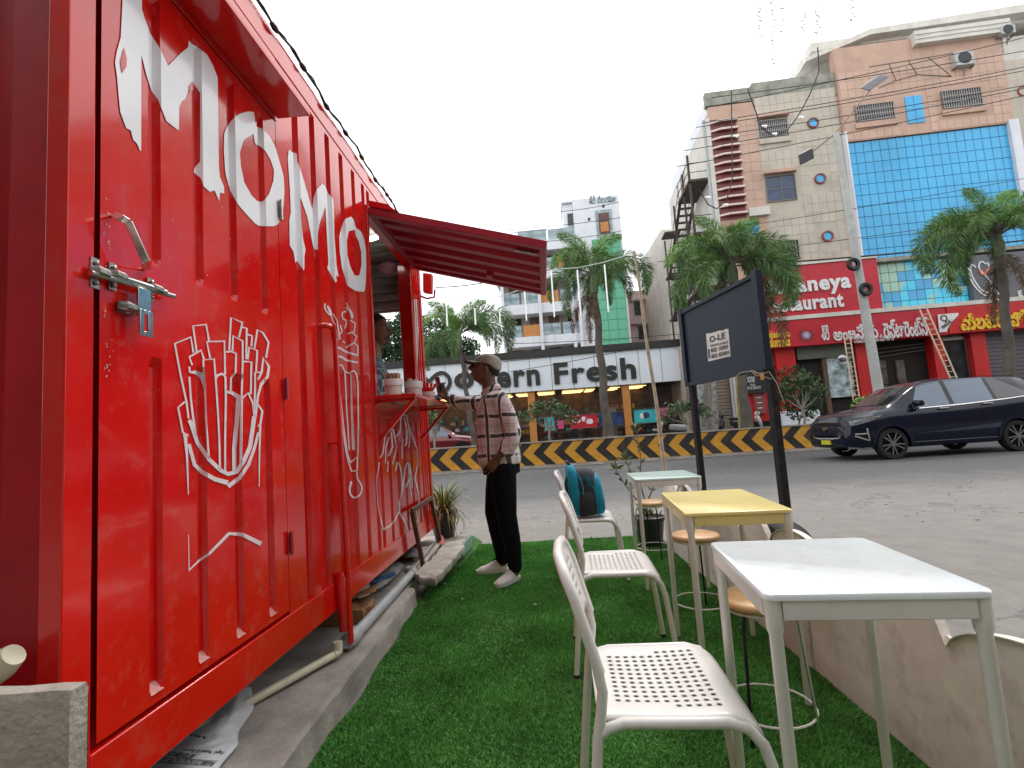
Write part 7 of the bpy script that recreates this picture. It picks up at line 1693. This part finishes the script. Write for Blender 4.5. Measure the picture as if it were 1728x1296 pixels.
# ================================================================== people
mk('skin', (.17, .082, .055), .5, var=.12, vs=14, sub=.08, bump=.08, bs=120); mk('skin2', (.26, .13, .09), .5, var=.12, vs=14, sub=.08)
mk('hair', (.012, .010, .010), .6, var=.3, vs=60, bump=.7, bs=180); mk('denim_black', (.006, .006, .008), .9, spec=.15, var=.3, vs=12, bump=.35, bs=60)
mk('cap_cloth', (.46, .43, .40), .85, var=.15, vs=20, bump=.3, bs=200); mk('cap_under', (.03, .03, .035), .8); mk('shoe_white', (.68, .64, .62), .5, var=.06, vs=20); mk('sole', (.62, .58, .56), .6); mk('lace', (.60, .55, .5), .8)
mk('eye_white', (.5, .47, .44), .2); mk('lips', (.11, .035, .03), .45); mk('phone', (.03, .03, .035), .15, coat=.5)
def plaid(name, base, dark, thin, white, per, ox=0, oz=0, axis='x'):
    m = bpy.data.materials.new(name); m.use_nodes = True; nt = m.node_tree; b = nt.nodes['Principled BSDF']; L = nt.links.new
    tc = _n(nt, 'ShaderNodeTexCoord'); s = _n(nt, 'ShaderNodeSeparateXYZ')
    wn = _n(nt, 'ShaderNodeTexNoise'); wn.inputs['Scale'].default_value = 6; L(tc.outputs['Object'], wn.inputs['Vector'])
    wm = _n(nt, 'ShaderNodeVectorMath', operation='SCALE'); L(wn.outputs['Color'], wm.inputs[0]); wm.inputs['Scale'].default_value = .035
    wa = _n(nt, 'ShaderNodeVectorMath', operation='ADD'); L(tc.outputs['Object'], wa.inputs[0]); L(wm.outputs[0], wa.inputs[1]); L(wa.outputs[0], s.inputs[0])
    def mth(op, a, v=None, c=None):
        n = _n(nt, 'ShaderNodeMath', operation=op)
        for i, q in enumerate((a, v, c)):
            if q is None: continue
            if isinstance(q, (int, float)): n.inputs[i].default_value = q
            else: L(q, n.inputs[i])
        return n.outputs[0]
    h_ = mth('ADD', s.outputs[0], mth('MULTIPLY', s.outputs[1], -.55))
    col = None
    def stripe(c_, off, a, w_):   # 1 inside the stripe
        f = mth('FRACT', mth('ADD', mth('DIVIDE', c_, per), off)); return mth('LESS_THAN', mth('ABSOLUTE', mth('SUBTRACT', f, a)), w_)
    cur = base
    def over(prev, mask, colr, k):
        n = _n(nt, 'ShaderNodeMix', data_type='RGBA'); n.inputs[7].default_value = (*colr, 1); L(mth('MULTIPLY', mask, k), n.inputs[0])
        if isinstance(prev, tuple): n.inputs[6].default_value = (*prev, 1)
        else: L(prev, n.inputs[6])
        return n.outputs[2]
    for c_, o_ in ((s.outputs[2], oz), (h_, ox)):
        cur = over(cur, stripe(c_, o_, .5, .16), white, .6)
        cur = over(cur, stripe(c_, o_, .5, .088), dark, .93)
        cur = over(cur, stripe(c_, o_, .0+.04, .018), thin, .6)
        cur = over(cur, stripe(c_, o_, .94, .014), thin, .5)
    L(cur, b.inputs['Base Color']); b.inputs['Roughness'].default_value = .85
    n3 = _n(nt, 'ShaderNodeTexNoise'); n3.inputs['Scale'].default_value = 11; n3.inputs['Detail'].default_value = 3; L(tc.outputs['Object'], n3.inputs['Vector'])
    bp_ = _n(nt, 'ShaderNodeBump'); bp_.inputs['Strength'].default_value = .55; bp_.inputs['Distance'].default_value = .03; L(n3.outputs[0], bp_.inputs['Height']); L(bp_.outputs[0], b.inputs['Normal'])
    MT[name] = m; return m
plaid('shirt_plaid', (.66, .54, .53), (.030, .012, .015), (.18, .12, .13), (.80, .77, .76), .150, .12, .05)
plaid('shirt_blue', (.03, .07, .12), (.012, .02, .045), (.45, .5, .52), (.30, .38, .42), .07)

def organic(name, g, m, parent, voxel=.01, sm=4, smf=.6, local=None):
    o = g.build(name, m, parent, fix=True)
    r = o.modifiers.new('r', 'REMESH'); r.mode = 'VOXEL'; r.voxel_size = voxel
    s = o.modifiers.new('s', 'SMOOTH'); s.iterations = sm; s.factor = smf
    bpy.context.view_layer.update(); evaluated(o)
    if not o.data.materials: o.data.materials.append(m)
    o.data.polygons.foreach_set('use_smooth', [True]*len(o.data.polygons)); return o
def limb(g, pts, rs, n=14):
    """tapered rounded limb through the joints"""
    P = [Vector(p) for p in pts]
    for i in range(len(P)-1):
        k = 4; g.tube([P[i].lerp(P[i+1], j/k) for j in range(k+1)], [rs[i]+(rs[i+1]-rs[i])*j/k for j in range(k+1)], n)
    for p, r in zip(P, rs): g.sph(p, r*.995, n, 8)
def oval(c, rx, ry, rz=0, n=20):
    c = Vector(c); return [c+Vector((rx*math.cos(a)*math.cos(rz)-ry*math.sin(a)*math.sin(rz), rx*math.cos(a)*math.sin(rz)+ry*math.sin(a)*math.cos(rz), 0)) for a in (2*math.pi*k/n for k in range(n))]
def head_geo(g, c, yaw, s=1., pitch=0.):
    """a head whose face looks along +x before the turn; added to g"""
    M = Matrix.Translation(c) @ Matrix.Rotation(yaw, 4, 'Z') @ Matrix.Rotation(-pitch, 4, 'Y') @ Matrix.Scale(s, 4)
    nz_, na = 34, 40; vs = []; rings = []
    for i in range(nz_+1):
        ph = -math.pi/2+math.pi*i/nz_; z = .118*math.sin(ph); k = max(.03, math.cos(ph)); row = []
        for j in range(na):
            a = 2*math.pi*j/na; ca, sa = math.cos(a), math.sin(a)
            x = .098*k*ca; y = .076*k*sa
            if z < -.01:                                    # jaw
                u = min(1, (-z-.01)/.10); y *= 1-.28*u; x = x*(1-.10*u) if ca > 0 else x*(1-.45*u)
                if ca > .2: x += .012*u*(k > .2)
            fr_ = max(0, ca)**6
            def gb(y0, z0, sy, sz, amp): return amp*math.exp(-((y-y0)/sy)**2-((z-z0)/sz)**2) if ca > 0 else 0
            x += gb(0, -.018, .011, .018, .036)+gb(0, .005, .010, .022, .020)+gb(0, -.028, .018, .008, .008)      # nose
            x += gb(.030, .018, .016, .012, -.010)+gb(-.030, .018, .016, .012, -.010)+gb(0, .036, .045, .010, .005)  # sockets, brow
            x += gb(0, -.052, .022, .006, .008)+gb(0, -.064, .020, .006, .008)+gb(0, -.058, .02, .003, -.003)+gb(0, -.092, .022, .014, .010)
            x += gb(.045, -.015, .02, .02, .004)+gb(-.045, -.015, .02, .02, .004)
            if ca < 0: x *= 1.06
            row.append(M @ Vector((x, y, z)))
        rings.append(row)
    g.loft(rings)
    for sy in (-1, 1):
        h = G(); h.sph((0, 0, 0), (.017, .009, .032), 12, 8); M2 = M @ Matrix.Translation((-.008, .078*sy, -.005)) @ Matrix.Rotation(.25, 4, 'Y'); g.add([M2 @ Vector(v) for v in h.v], h.f)
    return M
def face_bits(M, parent, skin):
    for sy in (-1, 1):
        g = G(); g.sph((0, 0, 0), .0115, 10, 8); o = g.build('eye', MT['eye_white'], parent, smooth=True); o.matrix_world = M @ Matrix.Translation((.0745, .030*sy, .018))
        g = G(); g.sph((0, 0, 0), .006, 8, 6); o2 = g.build('iris', MT['hair'], o, smooth=True); o2.location = (.0075, 0, 0)
        g = G(); g.tube([M @ Vector((.088, .014*sy, .037)), M @ Vector((.089, .030*sy, .042)), M @ Vector((.078, .048*sy, .036))], [.0035, .004, .002], 6); g.build('eyebrow', MT['hair'], parent)
    g = G(); g.tube([M @ Vector((.089, -.022, -.057)), M @ Vector((.1035, 0, -.054)), M @ Vector((.089, .022, -.057))], [.002, .0055, .002], 8); g.tube([M @ Vector((.088, -.02, -.063)), M @ Vector((.101, 0, -.065)), M @ Vector((.088, .02, -.063))], [.002, .006, .002], 8); g.build('lips', MT['lips'], parent, smooth=True)
def hand_geo(g, wrist, d, pn, s=1., curl=.5, thumb_side=1, splay=.12):
    """palm with four bent fingers and a thumb; d points out of the wrist, pn out of the palm"""
    d = Vector(d).normalized(); pn = Vector(pn); pn = (pn-d*pn.dot(d)).normalized(); sd = d.cross(pn)*thumb_side; w0 = Vector(wrist)
    for k in range(4):
        o = (k-1.5)*.020*s; a = w0+sd*o*.5; b = w0+d*.085*s+sd*o; g.tube([a, a.lerp(b, .5)+pn*-.002, b], [.015*s, .0145*s, .0125*s], 8); g.sph(b, .012*s, 8, 6)
        L_ = (.068, .078, .074, .060)[k]*s; p = b; dd = (d+sd*(k-1.5)*splay).normalized(); ang = 0
        for q, fl in enumerate((.45, .32, .23)):
            ang += curl*(.7, 1.1, .8)[q]; nd = (dd*math.cos(ang)+pn*math.sin(ang)).normalized(); e = p+nd*L_*fl*1.1; r0 = (.0092, .0083, .0074)[q]*s; g.tube([p, e], [r0, r0*.92], 8); g.sph(e, r0*.93, 8, 6); p = e
    a = w0+d*.018*s-sd*.022*s; b = w0+d*.055*s-sd*.048*s+pn*.012*s; c = b+(d*.8-sd*.1+pn*.55).normalized()*.034*s; e = c+(d*.9+sd*.25+pn*.5).normalized()*.026*s
    g.tube([a, b], [.016*s, .0115*s], 8); g.sph(b, .0115*s, 8, 6); g.tube([b, c], [.011*s, .0098*s], 8); g.sph(c, .0098*s, 8, 6); g.tube([c, e], [.0096*s, .0082*s], 8); g.sph(e, .0082*s, 8, 6)

# ---- the customer in the cap
cu = thing('person', 'man in a grey cap and pink plaid shirt leaning on the serving shelf', 'person', (0, 0, 0))
HC = Vector((-.362, 4.06, 1.632))
g = G(); MH = head_geo(g, HC, math.pi+.12, 1.02, .30)
g.loft([oval((-.335, 4.06, 1.40), .075, .10), oval((-.335, 4.06, 1.46), .062, .068), oval((-.34, 4.06, 1.53), .056, .056), oval((-.345, 4.06, 1.60), .056, .056)])
g.loft([oval((-.29, 4.06, .88), .11, .145), oval((-.29, 4.06, 1.1), .10, .14), oval((-.29, 4.06, 1.3), .11, .16), oval((-.30, 4.06, 1.42), .07, .10)])
# near arm, hand going into the pocket
limb(g, [(-.235, 3.905, 1.36), (-.165, 3.862, 1.12), (-.205, 3.852, 1.02), (-.285, 3.872, .935)], [.045, .042, .038, .026])
hand_geo(g, (-.29, 3.874, .93), (-.62, .12, -.75), (0, 1, .1), 1.0, .35, -1)
# far arm reaching on to the shelf
limb(g, [(-.36, 4.225, 1.375), (-.56, 4.25, 1.385), (-.62, 4.235, 1.395), (-.705, 4.20, 1.435)], [.044, .042, .038, .026])
hand_geo(g, (-.708, 4.198, 1.437), (-.45, -.10, .85), (.5, -.8, .15), 1.0, .75, 1)
limb(g, [(-.27, 3.99, .88), (-.25, 3.955, .49), (-.215, 3.93, .08)], [.07, .05, .035]); limb(g, [(-.31, 4.14, .88), (-.375, 4.2, .49), (-.33, 4.2, .08)], [.07, .05, .035])
organic('body', g, MT['skin'], cu, .0048, 1, .45)
face_bits(MH, cu, MT['skin'])
g = G()
# stubble and short hair under the cap
h = G(); h.sph((0, 0, 0), (.103, .082, .112), 24, 16)
hv = [Vector(v) for v in h.v]; g.add([MH @ Vector((v.x*1.02-.010, v.y*1.0, v.z*.93+.012)) for v in hv], [f for f in h.f if all((hv[i].x < .035 and hv[i].z > -.045+.9*max(0, hv[i].x+.03)) for i in f)]); 
o = g.build('hair', MT['hair'], cu, smooth=True, fix=False, angle=180); md = o.modifiers.new('s', 'SOLIDIFY'); md.thickness = .006; md.offset = 0
# cap
cp_ = G(); n = 28; rings = []
for (z, rx, ry, ox) in ((.028, .112, .090, -.012), (.05, .112, .091, -.014), (.08, .104, .086, -.016), (.105, .085, .072, -.018), (.122, .055, .048, -.018), (.130, .02, .018, -.018)):
    rings.append([MH @ Vector((ox+rx*math.cos(2*math.pi*k/n), ry*math.sin(2*math.pi*k/n), z-.028*(-math.cos(2*math.pi*k/n) > .3)*(z < .04)*1.0+.012*math.cos(2*math.pi*k/n)*(z < .06))) for k in range(n)])
cp_.loft(rings); cap = cp_.build('cap', MT['cap_cloth'], cu, smooth=True, sub=1, angle=180)
def brim(off, mt, nm):
    g = G(); rings = []
    for i in range(9):
        u = i/8; row = []
        for j in range(13):
            a = R_(-62+124*j/12); r0x, r0y = .098, .086; x0, y0 = r0x*math.cos(a), r0y*math.sin(a); ext = .078*math.cos(a*.9)**.7
            row.append(MH @ Vector((x0+ext*u, y0*(1+.10*u), .046+off-.018*u-.22*(y0*y0)*u*4-.004*(1-u))))
        rings.append(row)
    g.loft(rings, closed=False); o = g.build(nm, mt, cap, smooth=True, angle=180); md = o.modifiers.new('s', 'SOLIDIFY'); md.thickness = .003; return o
brim(.001, MT['cap_cloth'], 'cap_brim'); brim(-.006, MT['cap_under'], 'brim_lining')
# shirt
g = G(); Y0 = 4.06
g.loft([oval((-.285, Y0, .872), .166, .185, 0), oval((-.287, Y0, .93), .172, .188), oval((-.295, Y0, 1.03), .172, .185), oval((-.30, Y0, 1.12), .166, .182), oval((-.30, Y0, 1.22), .160, .188), oval((-.298, Y0, 1.31), .150, .196), oval((-.298, Y0, 1.375), .118, .182), oval((-.305, Y0, 1.425), .092, .135), oval((-.322, Y0, 1.455), .070, .088), oval((-.33, Y0, 1.475), .064, .070)])
limb(g, [(-.245, 3.905, 1.365), (-.195, 3.865, 1.25), (-.158, 3.85, 1.115), (-.175, 3.845, 1.05), (-.215, 3.85, .995)], [.072, .066, .060, .060, .056])
limb(g, [(-.345, 4.215, 1.36), (-.45, 4.25, 1.375), (-.565, 4.25, 1.385), (-.62, 4.235, 1.40), (-.665, 4.22, 1.418)], [.072, .062, .058, .054, .048])
g.sph((-.315, 3.955, 1.375), (.09, .10, .062)); g.sph((-.33, 4.17, 1.37), (.09, .09, .062))
g.sph((-.41, 4.0, .93), (.05, .09, .08)); g.sph((-.42, 4.1, .90), (.035, .07, .07))
# folds
rf = random.Random(4)
for k in range(26):
    z = rf.uniform(.9, 1.25); a = rf.uniform(2.2, 5.4); c = Vector((-.295+.15*math.cos(a), Y0+.175*math.sin(a), z)); dv = Vector((-math.sin(a), math.cos(a), rf.uniform(-.8, .8))).normalized()*rf.uniform(.03, .08)
    g.tube([c-dv, c, c+dv], [.004, .013, .004], 6)
for k in range(12):
    p = Vector((-.16, 3.85, 1.0)).lerp(Vector((-.22, 3.88, 1.3)), rf.random()); a = rf.uniform(3, 6); c = p+Vector((.05*math.cos(a), .05*math.sin(a), 0)); g.tube([c-Vector((.03, .0, .012)), c, c+Vector((.03, 0, .01))], [.003, .011, .003], 6)
shirt = organic('shirt', g, MT['shirt_plaid'], cu, .0085, 3, .5)
def colr(c, rx, ry, dz): return [p+_Z*(dz*(1 if p.x > c[0]-.2*rx else -.9)*abs(p.x-c[0])/rx) for p in oval(c, rx, ry)]
g = G(); g.loft([colr((-.325, Y0, 1.452), .066, .082, .01), colr((-.328, Y0, 1.482), .064, .070, .022), colr((-.325, Y0, 1.488), .067, .073, .022), colr((-.322, Y0, 1.452), .088, .100, .014)], cap=False); o = g.build('collar', MT['shirt_plaid'], shirt, smooth=True, angle=180); md = o.modifiers.new('s', 'SOLIDIFY'); md.thickness = .004
for (c0, c1, r) in (((-.185, 3.845, 1.045), (-.232, 3.856, .972), .061), ((-.645, 4.228, 1.408), (-.69, 4.212, 1.428), .047)):
    g = G(); c0, c1 = Vector(c0), Vector(c1); g.tube([c0, c0.lerp(c1, .3), c1, c1+(c0-c1)*.1], [r*.98, r*1.06, r*1.03, r*.9], 18, cap=False); g.build('rolled_cuff', MT['shirt_plaid'], shirt, smooth=True)
# trousers
g = G()
g.loft([oval((-.28, Y0, .80), .148, .172), oval((-.28, Y0, .88), .150, .168), oval((-.283, Y0, .93), .145, .160)])
limb(g, [(-.268, 3.975, .84), (-.262, 3.955, .66), (-.252, 3.945, .49), (-.222, 3.935, .28), (-.215, 3.932, .115)], [.110, .097, .077, .066, .054])
limb(g, [(-.29, 4.145, .84), (-.335, 4.175, .66), (-.370, 4.195, .49), (-.345, 4.20, .28), (-.322, 4.20, .115)], [.110, .095, .077, .064, .054])
for k in range(16):
    z = rf.uniform(.10, .6); lx, ly = (-.235, 3.94) if k % 2 else (-.345, 4.2); a = rf.uniform(3, 6); c = Vector((lx+.052*math.cos(a), ly+.052*math.sin(a), z)); g.tube([c-Vector((.03, .0, .008)), c, c+Vector((.03, 0, .012))], [.003, .010, .003], 6)
organic('trousers', g, MT['denim_black'], cu, .009, 3, .5)
# trainers
def trainer(toe, heel, nm='shoe'):
    toe, heel = Vector(toe), Vector(heel); d = (toe-heel); L_ = d.length; d.normalize(); s = Vector((-d.y, d.x, 0))
    def P(u, v, z): return heel+d*u*L_+s*v+_Z*z
    def halfw(u): return .036+.012*math.sin(math.pi*min(1, max(0, u-.1)*1.1))-.014*max(0, (u-.88)/.12)**2-.008*max(0, (.08-u)/.08)
    g = G(); rings = []
    tp_ = [(0, .085), (.08, .098), (.25, .104), (.34, .100), (.45, .082), (.6, .066), (.75, .056), (.88, .048), (.97, .036), (1.0, .026)]
    for u, h in tp_:
        w_ = halfw(u); rings.append([P(u, w_*math.cos(a)*(1 if math.sin(a) < .5 else .85), .022+(h-.022)*max(0, math.sin(a))) for a in [math.pi*k/10 for k in range(11)]]+[P(u, -w_*.8, .020), P(u, w_*.8, .020)])
    g.loft(rings); sh_ = g.build(nm, MT['shoe_white'], cu, smooth=True, sub=1, angle=180)
    g = G(); rings = [[P(u, halfw(u)*1.07*sg, z) for sg, z in ((-1, .0), (-1.02, .024), (1.02, .024), (1, .0))] for u in (-.02, .06, .2, .4, .6, .8, .93, 1.0, 1.025)]
    g.loft(rings); g.build('sole', MT['sole'], sh_, smooth=True, angle=50)
    for k in range(5):
        u = .42+.075*k; h = .086-.009*k; g = G(); g.tube([P(u, -.026, h-.012), P(u+.02, 0, h+.006), P(u, .026, h-.012)], .0035, 6); g.build('lace', MT['lace'], sh_)
    return sh_
trainer((-.345, 3.78, .014), (-.205, 3.985, .014)); trainer((-.535, 4.185, .014), (-.288, 4.215, .014))
# phone
ph_ = G(); a, b = Vector((-.757, 4.185, 1.505)), Vector((-.775, 4.18, 1.60)); ph_.obox((a+b)/2, (b-a)/2*1.25, Vector((.02, -.03, .003)), Vector((.005, .003, 0)))
tag(ph_.build('mobile_phone', MT['phone'], bevel=.003), 'dark mobile phone held up in the capped man\'s hand', 'phone')

# ---- the vendor inside
vd = thing('person', 'dark haired vendor in a blue plaid shirt inside the serving hatch', 'person', (0, 0, 0))
VC = Vector((-1.175, 3.86, 1.965))
g = G(); MV = head_geo(g, VC, -.10, 1.03, -.08)
x0, y0 = VC.x-.03, VC.y
g.loft([oval((x0-.01, y0, 1.72), .075, .10), oval((x0, y0, 1.80), .058, .062), oval((x0+.01, y0, 1.93), .055, .055)])
g.loft([oval((x0-.02, y0, 1.0), .10, .14), oval((x0-.02, y0, 1.4), .10, .14), oval((x0-.02, y0, 1.62), .10, .16), oval((x0-.01, y0, 1.74), .06, .09)])
limb(g, [(x0-.0, y0-.17, 1.65), (x0+.05, y0-.2, 1.42), (x0+.16, y0-.1, 1.46)], [.045, .038, .028]); hand_geo(g, (x0+.165, y0-.095, 1.46), (1, .5, -.1), (0, 0, -1), .95, .4, 1)
limb(g, [(x0-.0, y0+.17, 1.65), (x0+.05, y0+.2, 1.42), (x0+.18, y0+.12, 1.44)], [.045, .038, .028]); hand_geo(g, (x0+.185, y0+.115, 1.44), (1, -.3, -.1), (0, 0, -1), .95, .4, -1)
limb(g, [(x0-.02, y0-.08, 1.0), (x0-.02, y0-.09, .7), (x0-.02, y0-.09, .46)], [.075, .055, .04]); limb(g, [(x0-.02, y0+.08, 1.0), (x0-.02, y0+.09, .7), (x0-.02, y0+.09, .46)], [.075, .055, .04])
organic('body', g, MT['skin2'], vd, .0055, 1, .45); face_bits(MV, vd, MT['skin2'])
h = G(); h.sph((0, 0, 0), (.106, .086, .116), 26, 18); hv = [Vector(v) for v in h.v]; g = G()
for i, v in enumerate(hv): hv[i] = v*(1+.05*noise.noise(v*45))
g.add([MV @ Vector((v.x*1.04-.010, v.y*1.02, v.z*1.02+.012)) for v in hv], [f for f in h.f if all((hv[i].z > -.05+1.15*max(0, hv[i].x+.03) and not (hv[i].x > .05 and hv[i].z < .055)) for i in f)])
o = g.build('hair', MT['hair'], vd, smooth=True, fix=False, angle=180); md = o.modifiers.new('s', 'SOLIDIFY'); md.thickness = .014; md.offset = 0
g = G(); g.tube([MV @ Vector((.092, -.020, -.043)), MV @ Vector((.106, 0, -.040)), MV @ Vector((.092, .020, -.043))], [.003, .005, .003], 6); g.build('moustache', MT['hair'], vd)
g = G(); g.loft([oval((x0-.02, y0, 1.1), .13, .17), oval((x0-.02, y0, 1.4), .13, .18), oval((x0-.02, y0, 1.6), .125, .195), oval((x0-.02, y0, 1.70), .10, .15), oval((x0-.01, y0, 1.76), .07, .085), oval((x0-.005, y0, 1.78), .064, .07)])
limb(g, [(x0-.0, y0-.165, 1.64), (x0+.03, y0-.20, 1.53), (x0+.05, y0-.2, 1.45)], [.068, .06, .056]); limb(g, [(x0-.0, y0+.165, 1.64), (x0+.03, y0+.20, 1.53), (x0+.05, y0+.2, 1.45)], [.068, .06, .056])
organic('shirt', g, MT['shirt_blue'], vd, .01, 3, .5)
g = G(); limb(g, [(x0-.02, y0-.08, 1.05), (x0-.02, y0-.09, .7), (x0-.02, y0-.09, .47)], [.10, .08, .07]); limb(g, [(x0-.02, y0+.08, 1.05), (x0-.02, y0+.09, .7), (x0-.02, y0+.09, .47)], [.10, .08, .07]); organic('trousers', g, MT['denim_black'], vd, .014, 2, .5)
for sy in (-1, 1):
    g = G(); g.sph((x0+.03, y0+.09*sy, .462), (.12, .045, .03)); g.build('shoe', MT['black'], vd, smooth=True)
